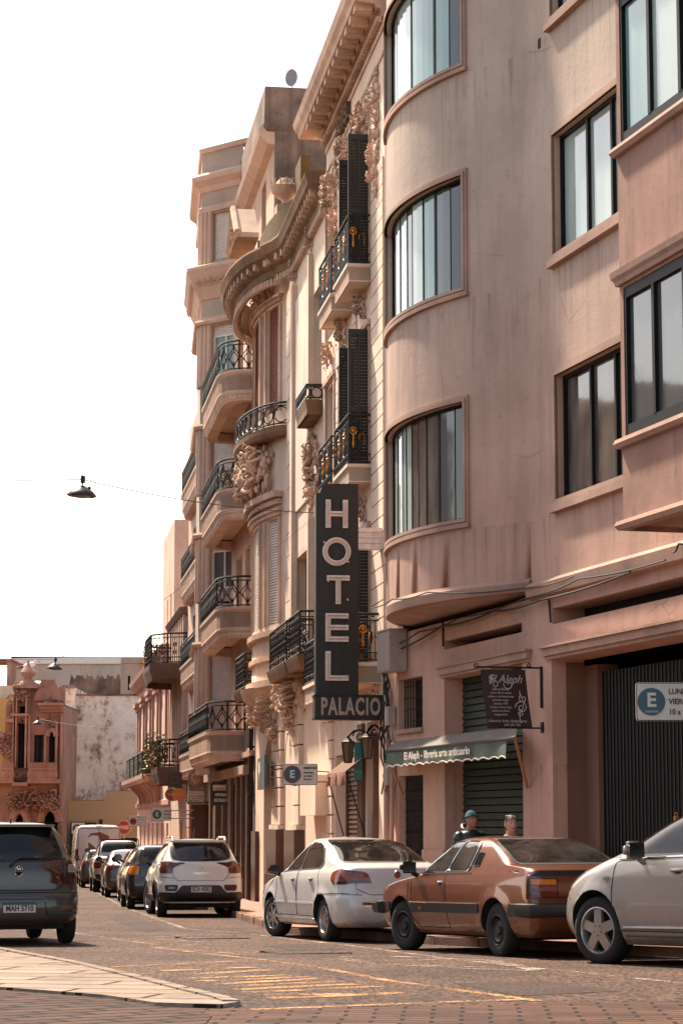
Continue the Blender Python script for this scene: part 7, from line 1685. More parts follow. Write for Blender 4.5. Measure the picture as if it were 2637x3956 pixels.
c.both('side_rub_strip', [(1.3, .50), (1.3, .525), (3.02, .53), (3.02, .505)], P_WHITE, off=.014, r=.008); c.both('sill', [(1.25, .235), (1.25, .31), (2.95, .31), (2.95, .235)], P_WHITE, off=.018, r=.02)
c.handle(1.38, .855, P_WHITE); c.handle(2.20, .85, P_WHITE); c.mirror(2.88, .80, .98, M_BLACK, .10, .09, .07)
disc_ = MB(); h_, _n = c.cast('B', 0, .905); disc_.lathe((h_.x, 0, .905), [(0, -.014), (.045, -.014), (.05, -.008), (.05, .01), (0, .01)], 20, axis='x'); disc_.lathe((h_.x, 0, .905), [(0, -.018), (.034, -.018), (.034, .0), (0, .0)], 20, 1, axis='x'); disc_.build('emblem', [M_CHROME, M_SIGNRED], c.root, True)
m_ = MB(); h2, _n = c.cast('B', 0, .80); m_.lathe((h2.x, 0, .80), [(0, -.004), (.016, -.004), (.016, .01), (0, .01)], 12, axis='x'); m_.build('boot_lock', M_TRIM, c.root)
c.plate(.50, 'AAL 3714', off=.012); c.gaps(('B',), [([(-.36, .42), (-.28, .58), (.28, .58), (.36, .42)], False)], 'bumper_crease', .006, P_WHITE)
c.place(.50, 32.72, 18.8)

# --- copper orange saloon
c = Car('parked_car', 'copper orange 1980s saloon with black bumpers and louvred rear pillar', 'car',
    [(.22, .14), (.32, .05), (.46, .02), (.60, .04), (.64, .06), (.90, .10), (.945, .16), (.96, .30), (.975, .50), (.99, .62), (1.08, .84), (1.18, 1.10), (1.25, 1.34), (1.285, 1.62), (1.305, 1.95), (1.315, 2.2)],
    [(.22, 3.98), (.32, 4.05), (.46, 4.08), (.58, 4.07), (.70, 4.0), (.76, 3.88), (.82, 3.50), (.875, 3.05), (.91, 2.96), (1.02, 2.78), (1.15, 2.56), (1.23, 2.44), (1.28, 2.34), (1.315, 2.24)],
    [(.22, .68), (.30, .74), (.44, .775), (.60, .785), (.74, .778), (.86, .76), (.92, .735), (1.0, .70), (1.12, .635), (1.20, .585), (1.25, .53), (1.285, .42), (1.305, .24), (1.315, .04)],
    (.90, 3.29), (.29, .17, .17, 'steel', M_STEEL, 8), P_ORANGE, bow=(.045, .10), cr=(.12, .26), taper=.035, flare=.016)
c.both('side_window', [(1.62, .935), (1.60, 1.16), (1.66, 1.205), (1.94, 1.215), (2.06, .93)], G_CARL, off=.010, r=.05); c.both('side_window', [(2.13, .93), (2.01, 1.215), (2.20, 1.205), (2.44, 1.13), (2.72, .92)], G_CARL, off=.010, r=.03); c.both('quarter_glass', [(2.75, .92), (2.50, 1.10), (2.53, 1.11), (2.93, .915)], G_CARL, off=.010, r=.01)
c.both('window_trim', [(1.57, .91), (1.555, 1.19), (1.63, 1.238), (2.20, 1.243), (2.46, 1.17), (3.0, .90)], M_TRIM, off=.004, r=.06)
m_ = MB()
for v in ('L', 'R'):
    c.line('', v, [tuple(p) for p in rpoly([(1.57, .92), (1.55, 1.19), (1.63, 1.24), (1.97, 1.248), (2.09, .915)], .06)], None, .008, .009, True, mb=m_); c.line('', v, [tuple(p) for p in rpoly([(2.10, .915), (1.98, 1.248), (2.22, 1.238), (2.47, 1.165), (3.0, .905)], .04)], None, .008, .009, True, mb=m_)
m_.build('chrome_window_frame', M_CHROME, c.root, True)
for v in ('L', 'R'): c.line('belt_moulding', v, [(1.50, .905), (3.05, .89)], M_CHROME, .009, .006)
c.both('pillar_louvre', [(1.36, .97), (1.36, 1.12), (1.43, 1.135), (1.49, 1.135), (1.51, .97)], M_TRIM, off=.008, r=.02)
m_ = MB()
for v in ('L', 'R'):
    for k in range(4): c.line('', v, [(1.385 + .032 * k, .985), (1.385 + .03 * k, 1.115)], None, .006, .014, mb=m_)
m_.build('louvre_bars', M_STEEL, c.root, True)
c.panel('rear_window', 'B', [(-.60, 1.0), (.60, 1.0), (.50, 1.262), (-.50, 1.262)], G_CARL, r=.08, off=.007); c.panel('window_seal', 'B', [(-.635, .985), (.635, .985), (.525, 1.278), (-.525, 1.278)], M_TRIM, off=.003, r=.09); c.panel('windscreen', 'F', [(-.62, .93), (.62, .93), (.50, 1.25), (-.50, 1.25)], G_CAR, r=.07)
for sg in (1, -1):
    v = 'L' if sg > 0 else 'R'
    c.panel('tail_light', 'B', [(.44 * sg, .63), (.44 * sg, .84), (.735 * sg, .84), (.735 * sg, .63)], M_LDARK, off=.014, r=.01); c.panel('turn_lens', 'B', [(.46 * sg, .775), (.46 * sg, .83), (.72 * sg, .83), (.72 * sg, .775)], M_LAMB, off=.02, r=.008)
    for k in range(2): c.panel('red_lens', 'B', [(.46 * sg, .65 + .06 * k), (.46 * sg, .70 + .06 * k), (.72 * sg, .70 + .06 * k), (.72 * sg, .65 + .06 * k)], M_LRED, off=.018, r=.006)
    c.panel('tail_light_side', v, [(.10, .63), (.12, .85), (.19, .845), (.185, .63)], M_LDARK, off=.010, r=.01); c.panel('headlight', 'F', [(.40 * sg, .60), (.40 * sg, .76), (.72 * sg, .75), (.72 * sg, .60)], M_LCLR, off=.01, r=.02)
c.panel('boot_trim', 'B', [(-.73, .865), (-.73, .92), (.73, .92), (.73, .865)], M_STEEL, off=.006, r=.006)
c.both('side_band', [(1.28, .46), (1.28, .575), (3.0, .575), (3.0, .455)], M_TRIM, off=.012, r=.008); c.both('side_band', [(.05, .43), (.05, .575), (.55, .575), (.60, .44)], M_TRIM, off=.014, r=.01); c.both('side_band', [(3.60, .455), (3.58, .575), (3.68, .575), (3.70, .46)], M_TRIM, off=.014, r=.01)
m_ = MB()
for v in ('L', 'R'):
    for a, b in ((1.28, 2.09), (2.11, 2.98)): c.line('', v, [(a, .568), (b, .568)], None, .008, .018, mb=m_)
    c.line('', v, [(.06, .572), (.5, .572)], None, .006, .018, mb=m_)
m_.build('chrome_strip', M_CHROME, c.root, True)
c.gaps(('L', 'R'), [([(2.05, .30), (2.13, .88)], False), ([(3.02, .88), (3.0, .45), (2.86, .29), (2.05, .29)], False), ([(3.10, .86), (3.1, .5)], False)]); c.gaps(('B',), [([(-.66, .86), (-.66, .64), (.66, .64), (.66, .86)], False)])
bp_ = MB(); bp_.sweep([(.30, -.80), (.06, -.77), (-.02, -.60), (-.05, 0), (-.02, .60), (.06, .77), (.30, .80)], [(-.06, .44), (.03, .45), (.05, .50), (.045, .57), (-.06, .585)]); bp_.build('rear_bumper', M_TRIM, c.root, True)
bp_ = MB(); bp_.sweep([(3.82, .79), (4.02, .76), (4.08, .60), (4.11, 0), (4.08, -.60), (4.02, -.76), (3.82, -.79)], [(-.06, .42), (.03, .43), (.05, .48), (.045, .56), (-.06, .57)]); bp_.build('front_bumper', M_TRIM, c.root, True)
m_ = MB(); m_.tube([(3.82, .842, .555), (4.04, .81, .555), (4.12, .62, .555), (4.16, 0, .555)], .012, 6); m_.build('bumper_chrome', M_CHROME, c.root)
c.handle(2.24, .80, M_CHROME, .14); c.mirror(2.90, .77, .965, M_BLACK, .13, .10, .075)
for k, tx in enumerate(('C h e v e t t e',)): text_mesh('boot_lettering', tx, .05, M_CHROME, c.root, (c.cast('B', -.3, .89)[0].x - .012, -.25, .882), (R(90), 0, R(-90)), .002)
o = text_mesh('side_lettering', '1.6/S', .045, M_GOLD, c.root, (2.72, .81, .50), (R(90), 0, R(180)), .002)
c.plate(.52, 'SAD 1834', off=.10)
c.place(2.47, 26.95, 23.5, 1.045)

# --- champagne crossover at the right edge
c = Car('parked_car', 'pale silver car with five spoke alloy wheel, cut by the right edge', 'car',
    [(.22, .14), (.35, .02), (.55, .0), (.70, .04), (.85, .06), (1.05, .12), (1.12, .22), (1.25, .42), (1.38, .70), (1.46, 1.0), (1.53, 1.4), (1.56, 1.75)],
    [(.20, 4.0), (.30, 4.12), (.45, 4.16), (.60, 4.13), (.74, 4.05), (.84, 3.90), (.94, 3.66), (1.02, 3.42), (1.08, 3.24), (1.20, 3.00), (1.34, 2.70), (1.46, 2.40), (1.53, 2.15), (1.56, 1.85)],
    [(.20, .76), (.28, .83), (.45, .865), (.62, .875), (.82, .87), (.97, .84), (1.06, .79), (1.2, .73), (1.35, .655), (1.43, .59), (1.50, .48), (1.54, .30), (1.56, .05)],
    (.82, 3.32), (.325, .205, .225, (5, .05, .045), M_ALLOY, 6), P_CHAMP, bow=(.10, .22), cr=(.3, .55), flare=.024)
c.both('side_window', [(1.0, 1.09), (1.05, 1.30), (1.20, 1.42), (1.78, 1.45), (1.82, 1.06)], G_CARD); c.both('side_window', [(1.88, 1.06), (1.86, 1.45), (2.22, 1.44), (2.64, 1.28), (3.02, 1.07), (3.0, 1.04)], G_CARD); c.both('window_frame', [(.93, 1.07), (.96, 1.34), (1.18, 1.46), (2.26, 1.48), (2.70, 1.31), (3.16, 1.05), (3.14, 1.01)], M_TRIM, off=.003)
for v in ('L', 'R'): c.line('belt_moulding', v, [(1.0, 1.035), (3.0, 1.0)], M_CHROME, .008, .006); c.line('sill_moulding', v, [(1.15, .375), (2.9, .36)], P_CHAMP, .02, .0); c.line('sill_moulding', v, [(1.15, .29), (2.9, .285)], M_TRIM, .008, .004)
c.gaps(('L', 'R'), [([(1.22, .33), (1.05, .62), (1.02, 1.0), (1.95, 1.02), (1.96, .33)], True), ([(1.96, .33), (1.95, 1.02), (3.02, .98), (3.06, .70), (2.98, .33)], True), ([(3.75, .62), (3.95, .72), (3.85, .84)], False)])
for sg in (1, -1):
    v = 'L' if sg > 0 else 'R'; c.panel('headlight', v, [(3.62, .87), (3.60, .93), (3.80, .905), (4.0, .77), (4.02, .70), (3.90, .74)], M_LCLR, off=.012, r=.03); c.panel('headlight', 'F', [(.45 * sg, .70), (.50 * sg, .84), (.72 * sg, .86), (.72 * sg, .72)], M_LCLR, off=.012); c.panel('tail_light', 'B', [(.58 * sg, .75), (.56 * sg, 1.02), (.76 * sg, 1.0), (.78 * sg, .75)], M_LRED, off=.01)
c.panel('grille', 'F', [(-.38, .64), (-.40, .76), (.40, .76), (.38, .64)], M_TRIM, off=.01); c.panel('windscreen', 'F', [(-.68, 1.10), (.68, 1.10), (.54, 1.45), (-.54, 1.45)], G_CARD, r=.08); c.panel('rear_window', 'B', [(-.62, 1.14), (.62, 1.14), (.52, 1.44), (-.52, 1.44)], G_CARD, r=.08)
c.mirror(2.62, .86, 1.08, P_CHAMP, .13, .11, .09); c.handle(2.12, .895, P_CHAMP, .19); c.handle(1.25, .91, P_CHAMP, .19); c.block('side_repeater', 3.10, 3.17, .855, .885, .80, .84, M_LCLR, .01); c.plate(.62, 'SBK 2291', view='B'); c.plate(.45, 'SBK 2291', view='F')
c.place(4.87, 22.6, 33.5, 1.075)

# --- grey hatchback at the left edge
c = Car('moving_car', 'dark grey hatchback seen from behind at the left edge', 'car',
    [(.24, .10), (.32, .02), (.45, .0), (.60, .02), (.66, .07), (.90, .09), (1.02, .13), (1.10, .20), (1.25, .30), (1.38, .40), (1.45, .48), (1.495, .62), (1.52, 1.0), (1.535, 1.5)],
    [(.24, 3.40), (.35, 3.52), (.50, 3.56), (.68, 3.50), (.80, 3.30), (.92, 3.0), (1.0, 2.80), (1.15, 2.58), (1.32, 2.32), (1.44, 2.12), (1.50, 1.95), (1.535, 1.6)],
    [(.24, .66), (.30, .74), (.42, .785), (.60, .80), (.78, .795), (.92, .765), (1.02, .73), (1.20, .665), (1.35, .60), (1.43, .56), (1.48, .50), (1.515, .36), (1.535, .05)],
    (.58, 2.96), (.285, .17, .17, 'steel', M_STEEL, 0), P_GREY, bow=(.09, .15), cr=(.22, .4), flare=.012)
c.panel('rear_window', 'B', [(-.56, 1.035), (.56, 1.035), (.53, 1.20), (.46, 1.44), (-.46, 1.44), (-.53, 1.20)], G_CARD, r=.04); c.both('side_window', [(.75, 1.05), (.70, 1.30), (.85, 1.40), (1.5, 1.42), (1.52, 1.0)], G_CARD); c.both('side_window', [(1.58, 1.0), (1.56, 1.42), (1.95, 1.40), (2.5, 1.03), (2.5, .98)], G_CARD)
c.gaps(('B',), [([(-.575, 1.03), (-.56, .72), (-.46, .67), (.46, .67), (.56, .72), (.575, 1.03), (.47, 1.46), (-.47, 1.46)], True), ([(-.57, 1.02), (.57, 1.02)], False), ([(-.34, .36), (-.32, .56), (.32, .56), (.34, .36)], False)]); c.line('bumper_ridge', 'B', [(-.74, .645), (.74, .645)], P_GREY, .016, .0)
for sg in (1, -1):
    v = 'L' if sg > 0 else 'R'
    c.panel('tail_light', 'B', [(.565 * sg, .74), (.60 * sg, .86), (.605 * sg, 1.12), (.655 * sg, 1.12), (.73 * sg, .98), (.765 * sg, .86), (.74 * sg, .74)], M_LDARK, off=.010, r=.03); c.panel('tail_light_lens', 'B', [(.62 * sg, .88), (.63 * sg, .98), (.70 * sg, .98), (.735 * sg, .92), (.72 * sg, .885)], M_LCLR, off=.014, r=.02); c.panel('tail_light_side', v, [(.10, .74), (.12, .96), (.20, 1.10), (.26, 1.04), (.30, .86), (.24, .74)], M_LDARK, off=.008, r=.03)
    c.panel('reflector', 'B', [(.50 * sg, .43), (.56 * sg, .46), (.68 * sg, .48), (.68 * sg, .445)], simple('dull_amber', (.18, .07, .02), .3), off=.006, r=.01)
c.block('spoiler', .36, .62, -.50, .50, 1.452, 1.485, P_GREY, .014); m_ = MB(); h_, _n = c.cast('B', -.05, .88); m_.tube([(h_.x - .012, .045 * math.cos(t) * 1.05, .90 + .062 * math.sin(t)) for t in [k * math.pi / 10 for k in range(20)]], .006, 6, closed=True); m_.build('emblem_frame', M_CHROME, c.root, True)
m_ = MB(); m_.box(h_.x - .008, h_.x + .01, -.040, .040, .85, .895); m_.build('handle_recess', M_WELL, c.root)
m_ = MB(); x_ = h_.x - .02; m_.tube([(x_, -.022, .915), (x_, -.012, .945)], .005, 5); m_.tube([(x_, .022, .945), (x_, .010, .915)], .005, 5); m_.tube([(x_, -.018, .93), (x_, 0, .928), (x_, .018, .932)], .005, 5); m_.tube([(x_, .03, .915), (x_, .022, .915)], .004, 5); m_.build('emblem', M_CHROME, c.root, True)
m_ = MB(); pw = [(.09, .985), (.05, 1.03), (.0, 1.062), (-.08, 1.07), (-.28, 1.065), (-.42, 1.05)]; m_.tube([c.cast('B', a, b)[0] + Vector((-.03, 0, 0)) for a, b in pw], .013, 6, r2=.007); m_.ball(c.cast('B', .10, .975)[0] + Vector((-.015, 0, 0)), .025); m_.build('rear_wiper', M_TRIM, c.root, True)
c.mirror(2.35, .80, 1.04, M_BLACK, .10, .09, .07); c.plate(.455, 'MAH 5710', off=.012, h=.115); c.block('bumper_step', -.02, .1, -.72, -.34, .37, .40, M_TRIM, .01)
c.block('aerial', .78, .80, -.01, .01, 1.50, 1.56, M_TRIM, 0)
c.place(-4.36, 31.3, 17, 1.055)

# --- white crossover hatchback
c = Car('parked_car', 'white hatchback with black lower trim and roof rails, rear plate SCH 4202', 'car',
    [(.30, .16), (.38, .04), (.50, .0), (.66, .01), (.72, .06), (1.0, .09), (1.08, .14), (1.15, .20), (1.30, .34), (1.42, .46), (1.50, .58), (1.545, .85), (1.565, 1.5)],
    [(.28, 3.88), (.40, 4.0), (.60, 4.06), (.80, 4.0), (.92, 3.80), (1.02, 3.35), (1.10, 3.10), (1.22, 2.88), (1.40, 2.55), (1.50, 2.35), (1.545, 2.1), (1.565, 1.7)],
    [(.28, .74), (.34, .82), (.50, .86), (.70, .865), (.86, .855), (1.0, .82), (1.08, .775), (1.2, .72), (1.38, .635), (1.46, .58), (1.52, .47), (1.55, .30), (1.565, .05)],
    (.72, 3.31), (.325, .205, .20, (6, .03, .02), M_ALLOY, 14), P_WHITE, bow=(.10, .16), cr=(.26, .42), flare=.035, zbot=.28)
c.panel('rear_window', 'B', [(-.60, 1.17, .1), (-.35, 1.12, .15), (.35, 1.12, .15), (.60, 1.17, .1), (.57, 1.44, .1), (-.57, 1.44, .1)], G_CARL, r=.1); c.panel('window_seal', 'B', [(-.625, 1.15, .1), (-.35, 1.10, .15), (.35, 1.10, .15), (.625, 1.15, .1), (.585, 1.46, .1), (-.585, 1.46, .1)], M_TRIM, off=.003, r=.1)
c.both('side_window', [(.62, 1.14), (.72, 1.38), (.90, 1.45), (1.55, 1.47), (1.60, 1.09)], G_CAR); c.both('side_window', [(1.66, 1.09), (1.64, 1.47), (2.1, 1.45), (2.75, 1.10), (2.75, 1.07)], G_CAR); c.both('arch_trim', [(.28, .32), (.30, .55), (.42, .70), (.72, .78), (1.02, .70), (1.14, .55), (1.16, .32), (1.08, .32), (1.05, .52), (.94, .66), (.72, .71), (.50, .66), (.39, .52), (.36, .32)], M_TRIM, off=.012, r=.03); c.both('arch_trim', [(2.87, .32), (2.89, .55), (3.01, .70), (3.31, .78), (3.61, .70), (3.73, .55), (3.75, .32), (3.67, .32), (3.64, .52), (3.53, .66), (3.31, .71), (3.09, .66), (2.98, .52), (2.95, .32)], M_TRIM, off=.012, r=.03); c.both('sill_trim', [(1.1, .32), (1.1, .44), (2.9, .44), (2.9, .32)], M_TRIM, off=.014, r=.02)
c.panel('lower_bumper', 'B', [(-.84, .32), (-.82, .50), (-.50, .49), (-.38, .63), (.38, .63), (.50, .49), (.82, .50), (.84, .32)], M_TRIM, off=.012, r=.04); c.panel('skid_plate', 'B', [(-.42, .385), (-.38, .42), (.38, .42), (.42, .385)], M_STEEL, off=.018, r=.01)
for sg in (1, -1):
    v = 'L' if sg > 0 else 'R'
    c.panel('tail_light', 'B', [(.56 * sg, .86), (.54 * sg, 1.07), (.62 * sg, 1.10), (.79 * sg, 1.09), (.80 * sg, .87)], M_LDARK, off=.014, r=.05); c.panel('tail_light_lens', 'B', [(.60 * sg, .90), (.60 * sg, 1.03), (.74 * sg, 1.03), (.74 * sg, .90)], M_LRED, off=.018, r=.03); c.panel('tail_light_side', v, [(.13, .87), (.14, 1.08), (.30, 1.06), (.33, .97), (.26, .87)], M_LDARK, off=.012, r=.04)
    c.panel('fog_light_recess', 'B', [(.48 * sg, .52), (.45 * sg, .64), (.72 * sg, .64), (.70 * sg, .52)], M_TRIM, off=.010, r=.04); c.panel('reflector', 'B', [(.52 * sg, .56), (.52 * sg, .60), (.65 * sg, .60), (.65 * sg, .56)], M_LRED, off=.015, r=.01)
    m_ = MB(); m_.tube([(.62, sg * .53, 1.50), (.70, sg * .53, 1.575), (.9, sg * .54, 1.59), (1.9, sg * .54, 1.60), (2.15, sg * .53, 1.575), (2.25, sg * .52, 1.50)], .022, 6); m_.build('roof_rail', M_CHROME, c.root, True)
c.gaps(('B',), [([(-.56, 1.10), (-.56, .84), (-.46, .72), (.46, .72), (.56, .84), (.56, 1.10)], False), ([(-.84, .80), (-.52, .77)], False), ([(.84, .80), (.52, .77)], False)]); c.gaps(('L', 'R'), [([(.95, .46), (.75, .85), (.62, 1.10), (1.62, 1.07), (1.62, .46)], True), ([(1.63, .46), (1.63, 1.07), (2.8, 1.04), (2.86, .46)], True)])
h_, _n = c.cast('B', 0, .95); m_ = MB(); m_.tube([(h_.x - .02, 0, 1.005), (h_.x - .02, -.035, .95), (h_.x - .02, 0, .895), (h_.x - .02, .035, .95)], .010, 6, closed=True); m_.build('emblem', M_CHROME, c.root, True); text_mesh('tailgate_lettering', 'SANDERO', .055, M_CHROME, c.root, (h_.x - .012, 0, .865), (R(90), 0, R(-90)), .003, sx=1.1, spacing=1.2); c.block('spoiler', .44, .80, -.55, .55, 1.485, 1.53, P_WHITE, .02)
m_ = MB(); m_.tube([c.cast('B', a, b)[0] + Vector((-.025, 0, 0)) for a, b in ((.0, 1.135), (-.1, 1.155), (-.40, 1.16))], .010, 5); m_.build('rear_wiper', M_TRIM, c.root)
m_ = MB(); m_.tube([(2.0, .0, 1.56), (1.7, 0, 1.80)], .006, 4); m_.build('aerial', M_TRIM, c.root)
c.both('marker', [(1.9, .98), (1.9, 1.0), (2.0, 1.0), (2.0, .98)], P_WHITE, off=.002, r=0); c.mirror(2.68, .86, 1.14, M_BLACK, .12, .10, .08); c.handle(1.75, .98, P_WHITE); c.handle(.98, 1.0, P_WHITE); c.plate(.56, 'SCH 4202', off=.02)
c.place(-2.89, 47.6, 8.6)

# --- the parked row beyond, one builder with its own silhouettes
def farcar(name, label, cat, kind, paint, X, Y, az, lens=M_LRED, scale=1.0, plate='SBC 1907'):
    if kind == 'hatch': rear = [(.24, .12), (.36, .02), (.50, .0), (.66, .02), (.90, .08), (1.0, .14), (1.15, .28), (1.30, .42), (1.38, .55), (1.42, .85), (1.44, 1.4)]; front = [(.24, 3.6), (.36, 3.72), (.55, 3.78), (.72, 3.68), (.84, 3.30), (.94, 2.92), (1.08, 2.70), (1.28, 2.38), (1.38, 2.15), (1.44, 1.6)]; wd = [(.24, .70), (.32, .77), (.50, .81), (.75, .81), (.92, .77), (1.0, .73), (1.15, .67), (1.30, .60), (1.37, .53), (1.42, .36), (1.44, .05)]; ax = (.62, 3.08); wh = (.30, .18, .18, (6, .03, .02), M_ALLOY, 0)
    elif kind == 'estate': rear = [(.26, .10), (.36, .02), (.55, .0), (.72, .03), (1.0, .08), (1.10, .14), (1.30, .26), (1.42, .38), (1.47, .60), (1.50, 1.4)]; front = [(.26, 3.9), (.36, 4.05), (.55, 4.12), (.75, 4.02), (.88, 3.60), (.98, 3.20), (1.12, 2.95), (1.32, 2.60), (1.43, 2.35), (1.50, 1.7)]; wd = [(.26, .74), (.34, .81), (.52, .84), (.75, .84), (.95, .79), (1.05, .74), (1.2, .69), (1.36, .61), (1.43, .54), (1.475, .38), (1.50, .05)]; ax = (.80, 3.25); wh = (.31, .19, .18, 'steel', M_STEEL, 0)
    elif kind == 'sedan': rear = [(.22, .14), (.34, .03), (.50, .0), (.66, .04), (.92, .09), (.98, .18), (1.02, .45), (1.08, .62), (1.22, .95), (1.34, 1.35), (1.40, 1.8), (1.42, 2.2)]; front = [(.22, 4.0), (.34, 4.15), (.50, 4.2), (.70, 4.1), (.82, 3.7), (.92, 3.2), (1.05, 3.0), (1.22, 2.75), (1.34, 2.55), (1.40, 2.4), (1.42, 2.3)]; wd = [(.22, .70), (.30, .78), (.50, .82), (.75, .82), (.92, .78), (1.0, .73), (1.15, .67), (1.30, .59), (1.36, .52), (1.40, .34), (1.42, .05)]; ax = (.9, 3.3); wh = (.30, .18, .18, (5, .04, .03), M_ALLOY, 0)
    elif kind == 'pickup': rear = [(.42, .16), (.50, .02), (.66, .0), (1.05, .03), (1.10, .05), (1.13, 1.35), (1.18, 1.50), (1.35, 1.62), (1.55, 1.75), (1.66, 1.90), (1.72, 2.2), (1.75, 2.6)]; front = [(.40, 4.95), (.55, 5.15), (.75, 5.2), (.95, 5.12), (1.05, 4.7), (1.14, 4.25), (1.22, 3.98), (1.42, 3.65), (1.60, 3.35), (1.70, 3.15), (1.75, 2.9)]; wd = [(.40, .80), (.48, .88), (.70, .92), (.95, .92), (1.10, .90), (1.2, .80), (1.4, .72), (1.60, .63), (1.67, .56), (1.72, .40), (1.75, .05)]; ax = (1.15, 4.2); wh = (.38, .24, .22, (6, .04, .03), M_ALLOY, 0)
    else: rear = [(.32, .08), (.45, .0), (.60, .0), (1.2, .03), (1.9, .08), (2.25, .14), (2.38, .20), (2.44, .35), (2.46, .6)]; front = [(.30, 5.2), (.45, 5.35), (.70, 5.4), (.95, 5.25), (1.15, 4.95), (1.4, 4.70), (1.8, 4.40), (2.15, 4.10), (2.35, 3.8), (2.43, 3.4), (2.46, 2.8)]; wd = [(.30, .88), (.42, .97), (.7, 1.0), (1.3, 1.0), (1.9, .97), (2.2, .92), (2.36, .86), (2.43, .70), (2.46, .3)]; ax = (1.0, 4.4); wh = (.35, .22, .20, 'steel', M_STEEL, 0)
    c = Car(name, label, cat, rear, front, wd, ax, wh, paint, bow=(.08, .15), cr=(.10 if kind == 'van' else .22, .4), flare=.015, zbot=rear[0][0])
    zt = rear[-1][0]; 
    if kind == 'van':
        c.gaps(('B',), [([(-.86, .55), (-.86, 2.30), (.86, 2.30), (.86, .55)], True), ([(0, .55), (0, 2.30)], False)], rr=.012); c.gaps(('L', 'R'), [([(.2, .62), (4.6, .62)], False), ([(.2, 1.35), (4.4, 1.35)], False), ([(1.2, 1.75), (4.0, 1.75)], False), ([(1.9, .5), (1.9, 2.2)], False)], rr=.012)
        c.both('side_window', [(3.75, 1.45), (3.75, 2.0), (4.1, 2.0), (4.5, 1.45)], G_CAR)
        for sg in (1, -1): c.panel('tail_light', 'B', [(.86 * sg, .95), (.86 * sg, 1.45), (.96 * sg, 1.45), (.97 * sg, .95)], M_LRED, off=.015, r=.02)
        g_ = simple('rust_brown_graphic', (.22, .07, .03), .5, 0, .1)
        c.panel('van_graphic', 'B', [(-.42 + .44 * 0, 1.98), (-.05, 2.15), (.35, 2.10), (.50, 1.90), (.28, 2.02), (.02, 2.0), (-.10, 1.70), (-.22, 1.62), (-.20, 1.45), (-.45, 1.50)], g_, off=.004, r=.02); c.panel('van_graphic', 'B', [(.44, 1.75), (.44, 1.15), (.02, 1.40)], g_, off=.004, r=.03)
        c.panel('rear_bumper', 'B', [(-.95, .36), (-.95, .56), (.95, .56), (.95, .36)], M_TRIM, off=.03, r=.03); c.panel('door_handle', 'B', [(-.3, .98), (-.3, 1.05), (.05, 1.05), (.05, .98)], M_TRIM, off=.01, r=.01); c.block('roof_light', .18, .26, -.12, .12, 2.36, 2.40, M_TRIM, .01); c.mirror(4.25, 1.0, 1.45, M_BLACK, .16, .12, .20); c.plate(.75, plate, w=.4)
    else:
        zb = zt - (.36 if kind != 'pickup' else .42); wb_ = [w for z, w in wd if z >= zb][0] * .86; wt_ = [w for z, w in wd if z >= zt - .09][0] * .95
        c.panel('rear_window', 'B', [(-wb_, zb), (wb_, zb), (wt_, zt - .075), (-wt_, zt - .075)], G_CARL if kind == 'hatch' else G_CAR, r=.06)
        fx0 = {'hatch': .7, 'estate': .62, 'sedan': 1.15, 'pickup': 1.95}[kind]; mid_ = fx0 + .85; fxe = {'hatch': 2.7, 'estate': 2.95, 'sedan': 2.95, 'pickup': 3.95}[kind]
        c.both('side_window', [(fx0, zb + .01), (fx0 + .1, zt - .12), (mid_, zt - .085), (mid_ + .04, zb - .02)], G_CAR); c.both('side_window', [(mid_ + .1, zb - .02), (mid_ + .06, zt - .085), (fxe - .75, zt - .10), (fxe, zb - .03)], G_CAR)
        lz = .80 if kind != 'pickup' else .80; W_ = c.W
        for sg in (1, -1):
            v = 'L' if sg > 0 else 'R'; c.panel('tail_light', 'B', [((W_ - .25) * sg, lz), ((W_ - .27) * sg, lz + .20), ((W_ - .06) * sg, lz + .20), ((W_ - .05) * sg, lz)], lens, off=.012, r=.03); c.panel('tail_light_side', v, [(.10, lz), (.12, lz + .20), (.30, lz + .17), (.32, lz + .05)], lens, off=.010, r=.03)
        c.gaps(('B',), [([(-W_ + .28, zb - .04), (-W_ + .28, .72), (W_ - .28, .72), (W_ - .28, zb - .04)], False)]); c.gaps(('L', 'R'), [([(fx0 + .35, .36), (fx0 - .0, .75), (fx0 + .05, zb - .02), (mid_ + .03, zb - .04), (mid_ + .03, .36)], True), ([(mid_ + .05, .36), (mid_ + .05, zb - .04), (fxe + .02, zb - .06), (fxe + .08, .36)], True)])
        c.panel('lower_bumper', 'B', [(-W_ + .06, .30 if kind != 'pickup' else .45), (-W_ + .06, .50 if kind != 'pickup' else .60), (W_ - .06, .50 if kind != 'pickup' else .60), (W_ - .06, .30 if kind != 'pickup' else .45)], M_TRIM if kind in ('estate', 'pickup') else paint, off=.012, r=.04)
        if kind == 'pickup':
            bed = MB(); bed.box(.10, 1.30, -.78, .78, 1.06, 1.128); bed.build('load_bed', M_WELL, c.root)
            m_ = MB(); m_.tube([(1.25, -.72, 1.12), (1.45, -.62, 1.74), (1.45, .62, 1.74), (1.25, .72, 1.12)], .03, 6); m_.build('roll_bar', M_BLACK, c.root)
        c.mirror(fxe - .15, W_ - .02, zb + .06, M_BLACK if kind != 'pickup' else P_BLACK, .12, .10, .08); c.handle(mid_ - .12, zb - .12, paint); c.handle(mid_ + .2, zb - .12, paint); c.plate(.60, plate)
    c.place(X, Y, az); return c
def rowx(Y, off=0): return FB.world((Y - 37.9) / .991, 2.58 + off).x
farcar('parked_car', 'black estate car with amber tail light parked just beyond the white hatchback', 'car', 'estate', P_BLACK, rowx(55.3, .02), 55.3, 8.6, M_LAMB)
farcar('parked_car', 'white compact hatchback parked beyond the black estate car', 'car', 'hatch', P_WHITE, rowx(61.8, -.12), 61.8, 8.2)
